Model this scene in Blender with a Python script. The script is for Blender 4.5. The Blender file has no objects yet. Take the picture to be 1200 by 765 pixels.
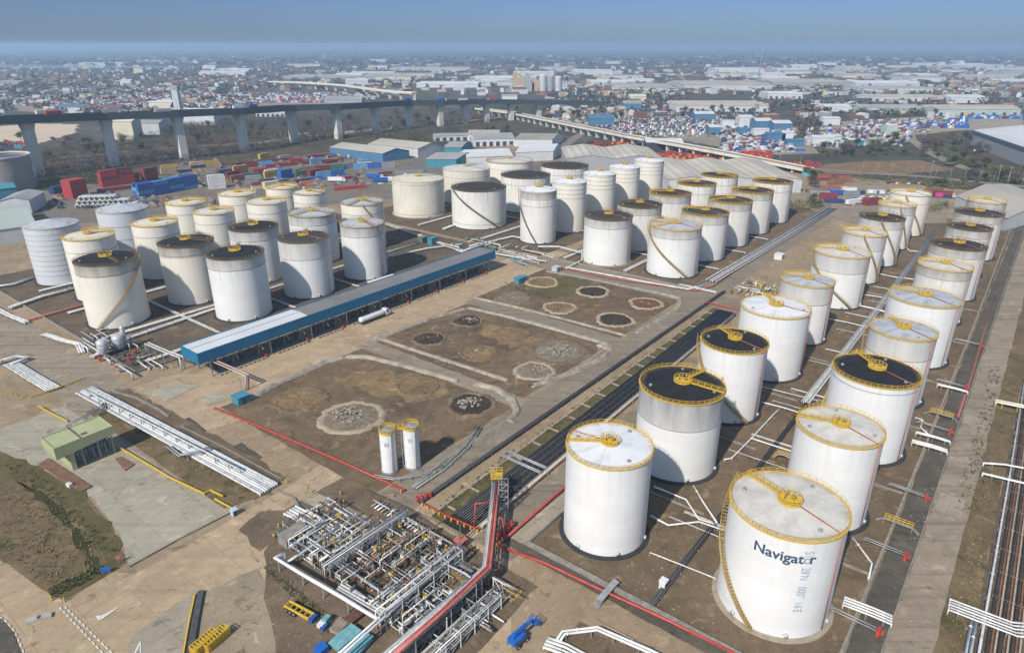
import bpy, math, random
from math import sin, cos, pi, radians, atan2, hypot, sqrt
random.seed(7)
scene = bpy.context.scene
COL = scene.collection

# ------------------------------------------------------------------ camera, sky, sun, exposure
CAM_H, FPX, HOR = 105.0, 790.0, 53.0           # eye height (m), focal length and horizon row in photograph pixels
PITCH = math.atan((382.5 - HOR) / FPX)
cam_data = bpy.data.cameras.new('camera')
cam = bpy.data.objects.new('camera', cam_data)
COL.objects.link(cam)
cam.location = (0, 0, CAM_H)
cam.rotation_euler = (pi / 2 - PITCH, 0, 0)
cam_data.sensor_width = 36.0
cam_data.lens = 36.0 * FPX / 1200.0
cam_data.clip_start, cam_data.clip_end = 1.0, 80000.0
scene.camera = cam

HAZE = 0.00017
SUN_EL, SUN_DIR = radians(41), radians(33)      # elevation; compass-like heading the light travels towards (0 = away from the camera, clockwise)
world = bpy.data.worlds.new('World'); scene.world = world
world.use_nodes = True
wn = world.node_tree.nodes; wl = world.node_tree.links
bg = wn['Background']
sky = wn.new('ShaderNodeTexSky'); sky.sky_type = 'NISHITA'; sky.sun_disc = False
sky.sun_elevation = SUN_EL
sky.sun_rotation = SUN_DIR + pi
sky.altitude = 0; sky.air_density = 1.0; sky.dust_density = 0.4; sky.ozone_density = 3.0
tint = wn.new('ShaderNodeMix'); tint.data_type = 'RGBA'; tint.blend_type = 'MULTIPLY'; tint.inputs[0].default_value = 1.0
tco = wn.new('ShaderNodeTexCoord'); sxyz = wn.new('ShaderNodeSeparateXYZ'); wl.new(tco.outputs['Generated'], sxyz.inputs[0])
ramp = wn.new('ShaderNodeValToRGB'); wl.new(sxyz.outputs[2], ramp.inputs[0])     # blue spring murk low down, clear air above
ramp.color_ramp.elements[0].position = 0.0; ramp.color_ramp.elements[0].color = (0.188, 0.268, 0.475, 1)
el_ = ramp.color_ramp.elements.new(0.07); el_.color = (0.202, 0.264, 0.45, 1)
ramp.color_ramp.elements[-1].position = 0.30; ramp.color_ramp.elements[-1].color = (1.0, 0.95, 0.86, 1)
wl.new(ramp.outputs[0], tint.inputs[7])
wl.new(sky.outputs[0], tint.inputs[6]); wl.new(tint.outputs[2], bg.inputs[0])
bg.inputs[1].default_value = 0.145
sl = bpy.data.lights.new('sun', 'SUN'); sl.energy = 4.3; sl.angle = radians(0.5); sl.color = (1.0, 0.94, 0.85)
so = bpy.data.objects.new('sun', sl); COL.objects.link(so)
so.rotation_euler = (pi / 2 - SUN_EL, 0, -SUN_DIR)
so.location = (-200, -200, 300)
scene.view_settings.view_transform = 'Standard'
scene.view_settings.look = 'None'
scene.view_settings.exposure = 0.30
scene.view_settings.gamma = 1.0
scene.view_settings.use_curve_mapping = False
cy = scene.cycles
cy.max_bounces = 5; cy.diffuse_bounces = 3; cy.glossy_bounces = 2; cy.volume_bounces = 1; cy.transparent_max_bounces = 6
cy.use_adaptive_sampling = True; cy.adaptive_threshold = 0.02
cy.use_denoising = True
cy.caustics_reflective = False; cy.caustics_refractive = False
cy.sample_clamp_indirect = 4.0

# ------------------------------------------------------------------ frames
AZ = radians(38.3)                               # heading of the site grid
SA, CA = sin(AZ), cos(AZ)
def S(u, v, z=0.0):
    return (u * SA + v * CA, u * CA - v * SA, z)
def G(px, py, z=0.0):
    """ground point of the place seen at photograph pixel (px, py), at height z"""
    a = (px - 600.0) / FPX; b = (382.5 - py) / FPX
    dy = cos(PITCH) + b * sin(PITCH); dz = -sin(PITCH) + b * cos(PITCH)
    t = (z - CAM_H) / dz
    return (a * t, dy * t, z)
def UV(px, py, z=0.0):
    x, y, _ = G(px, py, z)
    return (x * SA + y * CA, x * CA - y * SA, z)
def ident(x, y, z=0.0): return (x, y, z)

# ------------------------------------------------------------------ mesh builder
def vsub(a, b): return (a[0]-b[0], a[1]-b[1], a[2]-b[2])
def vadd(a, b): return (a[0]+b[0], a[1]+b[1], a[2]+b[2])
def vmul(a, s): return (a[0]*s, a[1]*s, a[2]*s)
def vlen(a): return sqrt(a[0]*a[0]+a[1]*a[1]+a[2]*a[2])
def vnorm(a):
    l = vlen(a) or 1.0
    return (a[0]/l, a[1]/l, a[2]/l)
def cross(a, b): return (a[1]*b[2]-a[2]*b[1], a[2]*b[0]-a[0]*b[2], a[0]*b[1]-a[1]*b[0])

class MB:
    def __init__(self, frame=ident):
        self.v = []; self.f = []; self.m = []; self.fr = frame; self.smooth = []
        self.uv = None
    def raw(self, vs, fs, mi=0, sm=False):
        o = len(self.v); self.v += vs
        for q in fs:
            self.f.append(tuple(i + o for i in q)); self.m.append(mi); self.smooth.append(sm)
    def add(self, vs, fs, mi=0, sm=False):
        self.raw([self.fr(*p) for p in vs], fs, mi, sm)
    def box(self, x0, y0, z0, x1, y1, z1, mi=0):
        vs = [(x0,y0,z0),(x1,y0,z0),(x1,y1,z0),(x0,y1,z0),(x0,y0,z1),(x1,y0,z1),(x1,y1,z1),(x0,y1,z1)]
        self.add(vs, [(0,3,2,1),(4,5,6,7),(0,1,5,4),(1,2,6,5),(2,3,7,6),(3,0,4,7)], mi)
    def cbox(self, c, s, rz=0.0, mi=0):
        """box of size s standing on c (centre of its base), turned rz"""
        ca, sa = cos(rz), sin(rz); out = []
        for z in (0, s[2]):
            for (a, b) in ((-1,-1),(1,-1),(1,1),(-1,1)):
                x, y = a*s[0]/2, b*s[1]/2
                out.append((c[0]+x*ca-y*sa, c[1]+x*sa+y*ca, c[2]+z))
        self.add(out, [(0,3,2,1),(4,5,6,7),(0,1,5,4),(1,2,6,5),(2,3,7,6),(3,0,4,7)], mi)
    def beam(self, a, b, w, h=None, mi=0):
        h = h or w
        a = self.fr(*a); b = self.fr(*b)
        d = vnorm(vsub(b, a)); up = (0,0,1) if abs(d[2]) < .95 else (1,0,0)
        s = vmul(vnorm(cross(d, up)), w/2); t = vmul(vnorm(cross(s, d)), h/2)
        vs = []
        for p in (a, b):
            for (i, j) in ((-1,-1),(1,-1),(1,1),(-1,1)):
                vs.append(vadd(p, vadd(vmul(s, i), vmul(t, j))))
        self.raw(vs, [(0,3,2,1),(4,5,6,7),(0,1,5,4),(1,2,6,5),(2,3,7,6),(3,0,4,7)], mi)
    def prism(self, poly, z0, z1, mi=0):
        n = len(poly)
        vs = [(p[0], p[1], z0) for p in poly] + [(p[0], p[1], z1) for p in poly]
        fs = [tuple(range(n-1, -1, -1)), tuple(range(n, 2*n))]
        fs += [(i, (i+1) % n, n+(i+1) % n, n+i) for i in range(n)]
        self.add(vs, fs, mi)
    def tube(self, pts, r, n=8, mi=0, cap=True, r1=None):
        P = [self.fr(*p) for p in pts]
        if len(P) < 2: return
        rings = []; prev_s = None
        for i, p in enumerate(P):
            d0 = vnorm(vsub(P[i], P[i-1])) if i else None
            d1 = vnorm(vsub(P[i+1], P[i])) if i < len(P)-1 else None
            if d0 is None: d = d1; k = 1.0
            elif d1 is None: d = d0; k = 1.0
            else:
                d = vadd(d0, d1)
                d = d1 if vlen(d) < 1e-4 else vnorm(d)
                k = 1.0 / max(.45, abs(d[0]*d1[0]+d[1]*d1[1]+d[2]*d1[2]))
            if prev_s is None:
                up = (0,0,1) if abs(d[2]) < .9 else (1,0,0)
                s = vnorm(cross(d, up))
            else:
                s = vsub(prev_s, vmul(d, prev_s[0]*d[0]+prev_s[1]*d[1]+prev_s[2]*d[2]))
                if vlen(s) < 1e-3: s = cross(d, (0,0,1))
                s = vnorm(s)
            t = vnorm(cross(d, s)); prev_s = s
            rr = r if r1 is None else r + (r1-r)*i/(len(P)-1)
            rings.append([vadd(p, vadd(vmul(s, cos(2*pi*j/n)*rr*(k if k < 1.5 else 1.5)), vmul(t, sin(2*pi*j/n)*rr))) for j in range(n)])
        vs = [q for ring in rings for q in ring]; fs = []
        for i in range(len(P)-1):
            for j in range(n):
                fs.append((i*n+j, i*n+(j+1) % n, (i+1)*n+(j+1) % n, (i+1)*n+j))
        if cap:
            fs.append(tuple(range(n-1, -1, -1))); fs.append(tuple(range((len(P)-1)*n, len(P)*n)))
        self.raw(vs, fs, mi, n > 5)
    def lathe(self, prof, n=32, c=(0,0,0), mi=0, a0=0.0, sm=False):
        """prof: list of (r, z)"""
        vs = []; fs = []; k = len(prof)
        for j in range(n):
            a = a0 + 2*pi*j/n
            for (r, z) in prof: vs.append((c[0]+r*cos(a), c[1]+r*sin(a), c[2]+z))
        for j in range(n):
            q = (j+1) % n
            for i in range(k-1):
                if prof[i][0] < 1e-6: fs.append((j*k+i, q*k+i+1, j*k+i+1))
                elif prof[i+1][0] < 1e-6: fs.append((j*k+i, q*k+i, j*k+i+1))
                else: fs.append((j*k+i, q*k+i, q*k+i+1, j*k+i+1))
        self.add(vs, fs, mi, sm)
    def ring(self, r, z, t, n=40, c=(0,0,0), mi=0, sides=4):
        pts = []
        vs = []; fs = []
        for j in range(n):
            a = 2*pi*j/n
            for s in range(sides):
                b = 2*pi*(s+.5)/sides
                vs.append((c[0]+(r+t*cos(b))*cos(a), c[1]+(r+t*cos(b))*sin(a), c[2]+z+t*sin(b)))
        for j in range(n):
            for s in range(sides):
                fs.append((j*sides+s, ((j+1) % n)*sides+s, ((j+1) % n)*sides+(s+1) % sides, j*sides+(s+1) % sides))
        self.add(vs, fs, mi)
    def quad(self, a, b, c, d, mi=0): self.add([a, b, c, d], [(0,1,2,3)], mi)
    def sphere(self, c, r, n=10, mi=0, sz=1.0):
        prof = [(r*sin(pi*i/6), -r*sz*cos(pi*i/6)) for i in range(7)]
        prof[0] = (0, -r*sz); prof[-1] = (0, r*sz)
        self.lathe(prof, n, c, mi, sm=True)
    def mesh(self, name, mats, off=(0,0,0)):
        me = bpy.data.meshes.new(name)
        vs = self.v if off == (0,0,0) else [vsub(p, off) for p in self.v]
        me.from_pydata(vs, [], self.f)
        if not isinstance(mats, (list, tuple)): mats = [mats]
        for m in mats: me.materials.append(m)
        if len(mats) > 1: me.polygons.foreach_set('material_index', self.m)
        if any(self.smooth): me.polygons.foreach_set('use_smooth', self.smooth)
        me.update()
        return me
    def build(self, name, mats, parent=None, loc=None):
        """ONE mesh object; vertices are given in world space unless the builder is in a thing's own space (loc=None)"""
        if not self.f: return None
        off = (0,0,0)
        if parent is not None and 'base' in parent: off = tuple(parent['base'])
        elif loc is not None: off = tuple(loc)
        o = bpy.data.objects.new(name, self.mesh(name, mats, off)); COL.objects.link(o)
        if parent is not None: o.parent = parent; o['base'] = off
        elif loc is not None: o.location = loc; o['base'] = off
        return o

def tag(o, label=None, cat=None, group=None, kind=None):
    if label: o['label'] = label
    if cat: o['category'] = cat
    if group: o['group'] = group
    if kind: o['kind'] = kind
    return o
def thing(name, loc, label, cat, group=None, world_space=True, rz=0.0):
    o = bpy.data.objects.new(name, None); COL.objects.link(o)
    o.empty_display_size = 1.0
    o.location = loc; o.rotation_euler = (0, 0, rz)
    if world_space: o['base'] = tuple(loc)
    return tag(o, label, cat, group)
def kids(o):
    return [c for c in COL.objects if c.parent == o]
KID = {}
def dup(root, loc, rz=0.0, label=None, group=None, scale=None):
    """a copy of a thing with copies of its parts and their sub-parts (meshes shared)"""
    if root.name not in KID:
        d = {}
        for c in COL.objects:
            if c.parent: d.setdefault(c.parent.name, []).append(c)
        def grab(o): return [(c, grab(c)) for c in d.get(o.name, [])]
        KID[root.name] = grab(root)
    r = root.copy(); COL.objects.link(r); r.location = loc; r.rotation_euler = (0, 0, rz)
    if scale: r.scale = scale
    if label: r['label'] = label
    if group: r['group'] = group
    def put(lst, p):
        for c, sub in lst:
            q = c.copy(); COL.objects.link(q); q.parent = p; put(sub, q)
    put(KID[root.name], r)
    return r

# ------------------------------------------------------------------ materials
def rgb(c, k=1.0):
    """sRGB 0-255 -> linear"""
    def f(x):
        x = x/255.0
        return (x/12.92 if x <= .04045 else ((x+.055)/1.055)**2.4)*k
    return (f(c[0]), f(c[1]), f(c[2]), 1)
MATS = {}
class N:
    def __init__(self, name, rough=.7, metal=0.0, spec=.5):
        self.m = bpy.data.materials.new(name); self.m.use_nodes = True
        self.nt = self.m.node_tree; self.b = self.nt.nodes['Principled BSDF']
        self.b.inputs['Roughness'].default_value = rough
        self.b.inputs['Metallic'].default_value = metal
        if 'Specular IOR Level' in self.b.inputs: self.b.inputs['Specular IOR Level'].default_value = spec
    def n(self, t, **kw):
        q = self.nt.nodes.new(t)
        for k, val in kw.items():
            if k.startswith('i_'): q.inputs[int(k[2:])].default_value = val
            else: setattr(q, k, val)
        return q
    def l(self, a, b): self.nt.links.new(a, b)
    def coord(self, kind='Object', scale=(1,1,1)):
        if kind == 'World':
            g = self.n('ShaderNodeNewGeometry'); out = g.outputs['Position']
        else:
            g = self.n('ShaderNodeTexCoord'); out = g.outputs[kind]
        if scale != (1,1,1):
            mp = self.n('ShaderNodeMapping'); mp.inputs['Scale'].default_value = scale
            self.l(out, mp.inputs[0]); out = mp.outputs[0]
        return out
    def noise(self, co, scale, detail=5, rough=.6, dist=0.0):
        q = self.n('ShaderNodeTexNoise'); q.inputs['Scale'].default_value = scale
        q.inputs['Detail'].default_value = detail; q.inputs['Roughness'].default_value = rough
        q.inputs['Distortion'].default_value = dist
        self.l(co, q.inputs['Vector']); return q.outputs[0]
    def ramp(self, fac, stops):
        q = self.n('ShaderNodeValToRGB'); e = q.color_ramp.elements
        while len(e) < len(stops): e.new(.5)
        for el, (p, c) in zip(e, stops):
            el.position = p
            el.color = c if len(c) == 4 else (c[0], c[1], c[2], 1)
        self.l(fac, q.inputs[0]); return q.outputs[0]
    def mix(self, fac, a, b, mode='MIX'):
        q = self.n('ShaderNodeMix'); q.data_type = 'RGBA'; q.blend_type = mode
        for sock, val in ((q.inputs[0], fac), (q.inputs[6], a), (q.inputs[7], b)):
            if hasattr(val, 'is_linked'): self.l(val, sock)
            elif isinstance(val, (int, float)): sock.default_value = val
            else: sock.default_value = val if len(val) == 4 else (*val, 1)
        return q.outputs[2]
    def math(self, op, a, b=None, clamp=False):
        q = self.n('ShaderNodeMath'); q.operation = op; q.use_clamp = clamp
        for i, val in enumerate((a, b)):
            if val is None: continue
            if hasattr(val, 'is_linked'): self.l(val, q.inputs[i])
            else: q.inputs[i].default_value = val
        return q.outputs[0]
    def bump(self, h, strength=.3, dist=.1):
        q = self.n('ShaderNodeBump'); q.inputs['Strength'].default_value = strength; q.inputs['Distance'].default_value = dist
        self.l(h, q.inputs['Height']); self.l(q.outputs[0], self.b.inputs['Normal'])
    def base(self, c):
        s = self.b.inputs['Base Color']
        if hasattr(c, 'is_linked'): self.l(c, s)
        else: s.default_value = c if len(c) == 4 else (*c, 1)
def paint(name, c, var=.25, scale=.8, rough=.55, metal=0.0, coords='Object', streak=False, rust=0.0, rustc=(.16,.07,.03)):
    """painted or bare surface with weathering noise"""
    if name in MATS: return MATS[name]
    q = N(name, rough, metal)
    co = q.coord(coords, (1,1,.12) if streak else (1,1,1))
    f = q.noise(co, scale, 6, .65)
    c = tuple(c[:3])
    dk = tuple(x*(1-var) for x in c); lt = tuple(min(1, x*(1+var*.5)) for x in c)
    out = q.ramp(f, [(.3, dk), (.7, lt)])
    if rust:
        f2 = q.noise(q.coord(coords), scale*2.3, 8, .7)
        out = q.mix(q.ramp(f2, [(.62-.2*rust, (0,0,0)), (.72-.1*rust, (1,1,1))]), out, rustc)
    q.base(out)
    MATS[name] = q.m; return q.m
WARM = (1.12, 1.03, .88)
def ground_mat(name, stops, scale=.05, scale2=.6, rough=.95, stain=None, stain_amt=.5, bump=.25, stretch=None, cracks=None, tracks=None):
    """ground surface: two octaves of mottling over world position, optional stains and slab joints"""
    if name in MATS: return MATS[name]
    q = N(name, rough, 0, .2)
    co = q.coord('World')
    if stretch:
        mp = q.n('ShaderNodeMapping'); mp.inputs['Rotation'].default_value = (0, 0, -(pi/2-AZ)); mp.inputs['Scale'].default_value = stretch
        q.l(co, mp.inputs[0]); cs = mp.outputs[0]
    else: cs = co
    a = q.noise(cs, scale, 8, .62, .6); b = q.noise(co, scale2, 6, .7)
    fine = q.noise(co, 2.6, 4, .75); mid = q.noise(co, scale2*.42, 5, .62, 1.5)
    f = q.math('ADD', q.math('ADD', q.math('MULTIPLY', a, .52), q.math('MULTIPLY', b, .24)), q.math('ADD', q.math('MULTIPLY', q.math('SUBTRACT', fine, .5), .6), q.math('MULTIPLY', mid, .28)))
    stops = [(p, (c[0]*WARM[0], c[1]*WARM[1], c[2]*WARM[2])) for p, c in stops]
    if stain: stain = (stain[0]*WARM[0], stain[1]*WARM[1], stain[2]*WARM[2])
    out = q.ramp(f, stops)
    if stain:
        s = q.noise(co, scale*1.9, 7, .6, 1.2)
        out = q.mix(q.math('MULTIPLY', q.ramp(s, [(.52, (0,0,0)), (.68, (1,1,1))]), stain_amt), out, stain)
    blot = q.noise(co, .16, 6, .7, 2.0)                        # small oily or damp blotches
    out = q.mix(q.math('MULTIPLY', q.ramp(blot, [(.57, (0,0,0)), (.66, (1,1,1))]), .6), out, tuple(x*.38 for x in stops[1][1]))
    dust = q.noise(co, .21, 5, .6, .8)                         # pale dust
    out = q.mix(q.math('MULTIPLY', q.ramp(dust, [(.58, (0,0,0)), (.72, (1,1,1))]), .55), out, tuple(min(.6, x*1.45) for x in stops[-1][1]))
    if tracks:                                                 # wheel tracks along the site grid
        mp = q.n('ShaderNodeMapping'); mp.inputs['Rotation'].default_value = (0, 0, -(pi/2-AZ)+tracks[1]); mp.inputs['Scale'].default_value = (.012, .55, 1)
        q.l(co, mp.inputs[0])
        tr_ = q.noise(mp.outputs[0], 1.0, 4, .6, .3)
        out = q.mix(q.math('MULTIPLY', q.ramp(tr_, [(.5, (0,0,0)), (.66, (1,1,1))]), tracks[0]), out, tuple(x*.5 for x in stops[1][1]))
    if cracks:
        mp = q.n('ShaderNodeMapping'); mp.inputs['Rotation'].default_value = (0, 0, -(pi/2-AZ))
        q.l(co, mp.inputs[0])
        br = q.n('ShaderNodeTexBrick'); br.offset = 0.0
        br.inputs['Scale'].default_value = 1.0; br.inputs['Mortar Size'].default_value = .06
        br.inputs['Brick Width'].default_value = cracks[0]; br.inputs['Row Height'].default_value = cracks[1]
        br.inputs['Color1'].default_value = (1,1,1,1); br.inputs['Color2'].default_value = (.88,.88,.87,1); br.inputs['Mortar'].default_value = (.62,.6,.58,1)
        q.l(mp.outputs[0], br.inputs['Vector'])
        out = q.mix(.8, out, br.outputs[0], 'MULTIPLY')
    q.base(out)
    if bump: q.bump(q.noise(co, scale2*4, 5, .7), bump, .15)
    MATS[name] = q.m; return q.m
# ------------------------------------------------------------------ shared paints
M_yellow = paint('yellow_paint', (.62,.40,.03), .3, 2.0, .5, rust=.25)
M_yellowd = paint('weathered_yellow_paint', (.36,.245,.06), .4, 2.0, .6, rust=.6)
M_white = paint('white_paint', (.66,.66,.64), .25, .5, .5)
M_pipew = paint('white_pipe_paint', (.56,.555,.53), .4, .6, .5, coords='World', rust=.2)
M_pipeg = paint('grey_pipe_cladding', (.46,.47,.48), .3, .7, .45, coords='World')
M_piped = paint('dark_pipe', (.035,.034,.036), .4, .8, .5, coords='World')
M_pipet = paint('tan_pipe', (.36,.29,.22), .35, .8, .6, coords='World', rust=.3)
M_red = paint('red_paint', (.42,.055,.04), .35, 1.0, .5, coords='World')
M_redf = paint('faded_red_paint', (.45,.14,.10), .35, 1.0, .6, coords='World')
M_steel = paint('galvanised_steel', (.34,.35,.36), .3, 1.0, .5, .3)
M_dsteel = paint('dark_steel', (.07,.07,.075), .4, 1.0, .6)
M_green = paint('dull_green_paint', (.10,.16,.10), .3, 1.0, .6)
M_conc = paint('concrete', (.36,.34,.30), .3, .6, .9, coords='World')
M_concd = paint('weathered_concrete', (.24,.22,.19), .4, .8, .95, coords='World')
M_rust = paint('rusty_steel', (.17,.085,.05), .5, 1.0, .85)
M_blue = paint('blue_paint', (.02,.09,.30), .3, 1.0, .45)
M_teal = paint('teal_paint', (.05,.22,.28), .25, .8, .5)
M_rubber = paint('black_rubber', (.02,.02,.02), .3, 2.0, .8)
M_glass = paint('dark_glass', (.03,.04,.05), .1, 1.0, .15)
M_rubble = paint('broken_concrete_rubble', (.27,.235,.185), .5, .5, .95, coords='World')

# ------------------------------------------------------------------ ground
LAYER = [0.0]
def patch(name, pts, mat, frame='px', jit=.22):
    """a flat piece of ground; every piece lies 3 mm above the one before"""
    LAYER[0] += .003
    zz = LAYER[0]
    b = MB()
    P = [G(*p)[:2] for p in pts] if frame == 'px' else [S(*p)[:2] for p in pts]
    if jit:
        Q = []
        for i, p in enumerate(P):
            q = P[(i+1) % len(P)]; L = hypot(q[0]-p[0], q[1]-p[1]); k = max(1, int(L/3.0)); k = min(k, 90)
            for j in range(k):
                w = jit*(random.random()-.5)*2
                Q.append((p[0]+(q[0]-p[0])*j/k - (q[1]-p[1])/L*w, p[1]+(q[1]-p[1])*j/k + (q[0]-p[0])/L*w))
        P = Q
    b.add([(p[0], p[1], zz) for p in P], [tuple(range(len(P)))])
    o = b.build(name, mat); o['kind'] = 'structure'
    return o

q = N('open_country', .95, 0, .1)                # fields, estates and woods out to the horizon
co = q.coord('World')
vor = q.n('ShaderNodeTexVoronoi'); vor.feature = 'F1'; vor.inputs['Scale'].default_value = .0035; vor.inputs['Randomness'].default_value = .9
q.l(co, vor.inputs['Vector'])
sep = q.n('ShaderNodeSeparateColor'); q.l(vor.outputs['Color'], sep.inputs[0])
field = q.ramp(sep.outputs[0], [(.0, (.05,.055,.035)), (.25, (.10,.09,.06)), (.45, (.06,.07,.035)), (.62, (.15,.13,.10)), (.8, (.08,.075,.06)), (1, (.20,.18,.15))])
spk = q.noise(co, .03, 8, .7)
c1 = q.mix(q.ramp(spk, [(.42, (0,0,0)), (.6, (1,1,1))]), field, (.05,.048,.038))
spk2 = q.noise(co, .12, 4, .8)
c1 = q.mix(q.math('MULTIPLY', q.ramp(spk2, [(.6, (0,0,0)), (.72, (1,1,1))]), .35), c1, (.34,.31,.28))
q.base(c1); M_country = q.m
g = MB()
R0 = 24000.0
g.add([(R0*cos(2*pi*i/48), R0*sin(2*pi*i/48), 0) for i in range(48)], [tuple(range(48))])
tag(g.build('ground', M_country), kind='structure')

G_yard = ground_mat('yard_dirt', [(.3, (.15,.115,.08)), (.5, (.235,.19,.14)), (.7, (.31,.26,.20))], .03, .5, stain=(.12,.095,.07), stain_amt=.45)
G_tan = ground_mat('tan_concrete', [(.3, (.25,.20,.145)), (.5, (.34,.275,.205)), (.72, (.42,.35,.27))], .03, .8, stain=(.21,.17,.125), stain_amt=.4, cracks=(9, 4.5), tracks=(.22, 0))
G_pale = ground_mat('pale_concrete', [(.3, (.22,.215,.185)), (.5, (.29,.285,.25)), (.72, (.35,.345,.31))], .05, .7, stain=(.2,.19,.16), stain_amt=.35, cracks=(12, 6), tracks=(.25, .3))
G_asph = ground_mat('asphalt', [(.3, (.045,.043,.042)), (.5, (.075,.072,.068)), (.72, (.12,.112,.10))], .06, 1.2, stain=(.14,.12,.095), stain_amt=.4, tracks=(.4,0))
G_road = ground_mat('worn_road', [(.3, (.16,.14,.12)), (.5, (.225,.20,.17)), (.72, (.29,.26,.225))], .04, .8, stain=(.13,.115,.10), stain_amt=.45, stretch=(.35,1,1), tracks=(.5,0))
G_lane = ground_mat('dusty_lane', [(.3, (.13,.118,.105)), (.5, (.19,.17,.148)), (.72, (.25,.22,.19))], .05, .8, stretch=(.3,1,1), tracks=(.5,0))
G_brown = ground_mat('brown_bund_soil', [(.3, (.055,.043,.031)), (.46, (.108,.084,.06)), (.62, (.15,.118,.085)), (.8, (.235,.195,.145))], .045, .35, stain=(.075,.06,.045), stain_amt=.7)
G_dirt = ground_mat('bare_bund_floor', [(.28, (.05,.039,.03)), (.45, (.10,.077,.056)), (.6, (.155,.118,.08)), (.76, (.25,.185,.12))], .035, .3, stain=(.05,.042,.036), stain_amt=.6)
G_dark = ground_mat('dark_gravel', [(.3, (.045,.039,.034)), (.5, (.085,.071,.058)), (.72, (.155,.122,.09))], .07, .8, stain=(.16,.125,.09), stain_amt=.45)
G_ochre = ground_mat('ochre_earth', [(.3, (.10,.072,.045)), (.5, (.175,.125,.075)), (.72, (.28,.205,.125))], .1, .6, stain=(.08,.06,.042), stain_amt=.6)
G_gravel = ground_mat('sandy_gravel', [(.3, (.15,.13,.105)), (.5, (.235,.20,.155)), (.72, (.32,.275,.215))], .06, .8, stain=(.21,.215,.19), stain_amt=.6)
G_crease = ground_mat('dark_olive_crease', [(.3, (.018,.02,.008)), (.5, (.035,.038,.014)), (.72, (.07,.065,.03))], .2, 1.2)
G_greyc = ground_mat('grey_concrete', [(.3, (.20,.19,.165)), (.5, (.265,.25,.22)), (.72, (.33,.31,.275))], .05, .8, stain=(.2,.17,.13), stain_amt=.4, cracks=(9, 4.5))
G_mani = ground_mat('trodden_gravel', [(.3, (.075,.06,.046)), (.5, (.12,.095,.072)), (.72, (.19,.155,.115))], .06, .8, stain=(.055,.05,.045), stain_amt=.5)
G_grass = ground_mat('rough_grass', [(.3, (.042,.042,.018)), (.5, (.08,.076,.034)), (.72, (.14,.115,.068))], .12, 1.1, stain=(.13,.095,.058), stain_amt=.5, bump=.6)
G_bank = ground_mat('brown_bank', [(.3, (.065,.055,.03)), (.5, (.12,.095,.058)), (.72, (.19,.15,.10))], .06, .7, stain=(.045,.055,.018), stain_amt=.85, bump=.6)
G_black = ground_mat('black_oily_bed', [(.3, (.014,.014,.015)), (.6, (.03,.028,.026)), (.8, (.06,.05,.045))], .2, 1.5)
G_sand = ground_mat('pale_sand', [(.3, (.40,.33,.27)), (.7, (.52,.45,.38))], .02, .2)
G_cargo = ground_mat('cargo_yard', [(.3, (.15,.135,.12)), (.5, (.22,.20,.18)), (.72, (.29,.265,.235))], .03, .3, stain=(.11,.10,.09), stain_amt=.5)
G_cargo2 = ground_mat('grey_cargo_yard', [(.3, (.085,.08,.075)), (.5, (.135,.128,.12)), (.72, (.20,.19,.178))], .03, .3, stain=(.17,.145,.12), stain_amt=.5)
G_scrub = ground_mat('scrubby_ground', [(.3, (.03,.03,.016)), (.5, (.06,.054,.034)), (.72, (.11,.09,.06))], .04, .4, stain=(.16,.12,.085), stain_amt=.4)
M_markw = paint('road_marking_paint', (.62,.60,.55), .35, 2.5, .8, coords='World')

def rect(u0, u1, v0, v1): return [(u0, v0), (u1, v0), (u1, v1), (u0, v1)]
patch('site_ground', rect(-60, 640, -520, 62), G_yard, 'uv')
patch('cargo_yard', [(40,232), (60,214), (170,198), (300,186), (420,176), (560,172), (640,185), (640,215), (440,235), (330,245), (120,262), (60,262)], G_cargo2)
patch('service_road', [(-60,640), (10,660), (160,672), (330,575), (410,520), (600,640), (600,800), (-60,900)], G_tan)
patch('forecourt', rect(40, 300, -216, -186), G_tan, 'uv')
patch('forecourt_apron', [(140,458), (215,436), (300,455), (330,478), (240,505), (160,476)], G_tan)
patch('left_lane', rect(60, 78, -420, -180), G_road, 'uv')
patch('bund_road', rect(78, 300, -114.5, -102.6), G_lane, 'uv')
patch('cross_road', rect(206.5, 214, -190, -114), G_lane, 'uv')
patch('cross_road', rect(146.5, 152.5, -190, -114), G_road, 'uv')
patch('far_cross_road', rect(267, 284, -205, -66), G_lane, 'uv')
patch('front_bund_floor', rect(89, 146, -187, -115), G_dirt, 'uv')
patch('middle_bund_floor', rect(153, 206, -188, -116), G_dirt, 'uv')
patch('far_bund_floor', rect(214.5, 267, -190, -116), G_dirt, 'uv')
patch('left_tank_bund_floor', rect(84, 280, -395, -232), G_dark, 'uv')
patch('back_tank_bund_floor', rect(284, 470, -360, -205), G_dark, 'uv')
patch('middle_tank_bund_floor', rect(287, 520, -196, -118), G_brown, 'uv')
patch('tank_field_lane', rect(284, 620, -118, -104), G_lane, 'uv')
patch('channel_grass', [(92,-98.5),(268,-101.5),(268,-97.5),(92,-94)], G_grass, 'uv', .1)
patch('channel_strip', [(92,-102.4),(275,-103.6),(275,-100.5),(92,-97.5)], G_yard, 'uv')
patch('channel_bed', [(92,-94),(268,-97.5),(268,-91),(92,-86)], G_black, 'uv', .05)
patch('side_lane', rect(92, 560, -84.5, -73), G_lane, 'uv')
patch('right_bund_floor', rect(99, 520, -73, -9), G_brown, 'uv')
patch('asphalt_strip', rect(60, 540, -8.7, -3.2), G_asph, 'uv')
patch('right_road', rect(60, 560, -3.2, 4.2), G_road, 'uv')
patch('verge', rect(60, 560, 4.2, 9.5), G_bank, 'uv')
patch('pipe_track_bed', rect(60, 520, 9.5, 21), G_dark, 'uv')
patch('right_grass', rect(60, 520, 21, 62), G_grass, 'uv')
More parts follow.
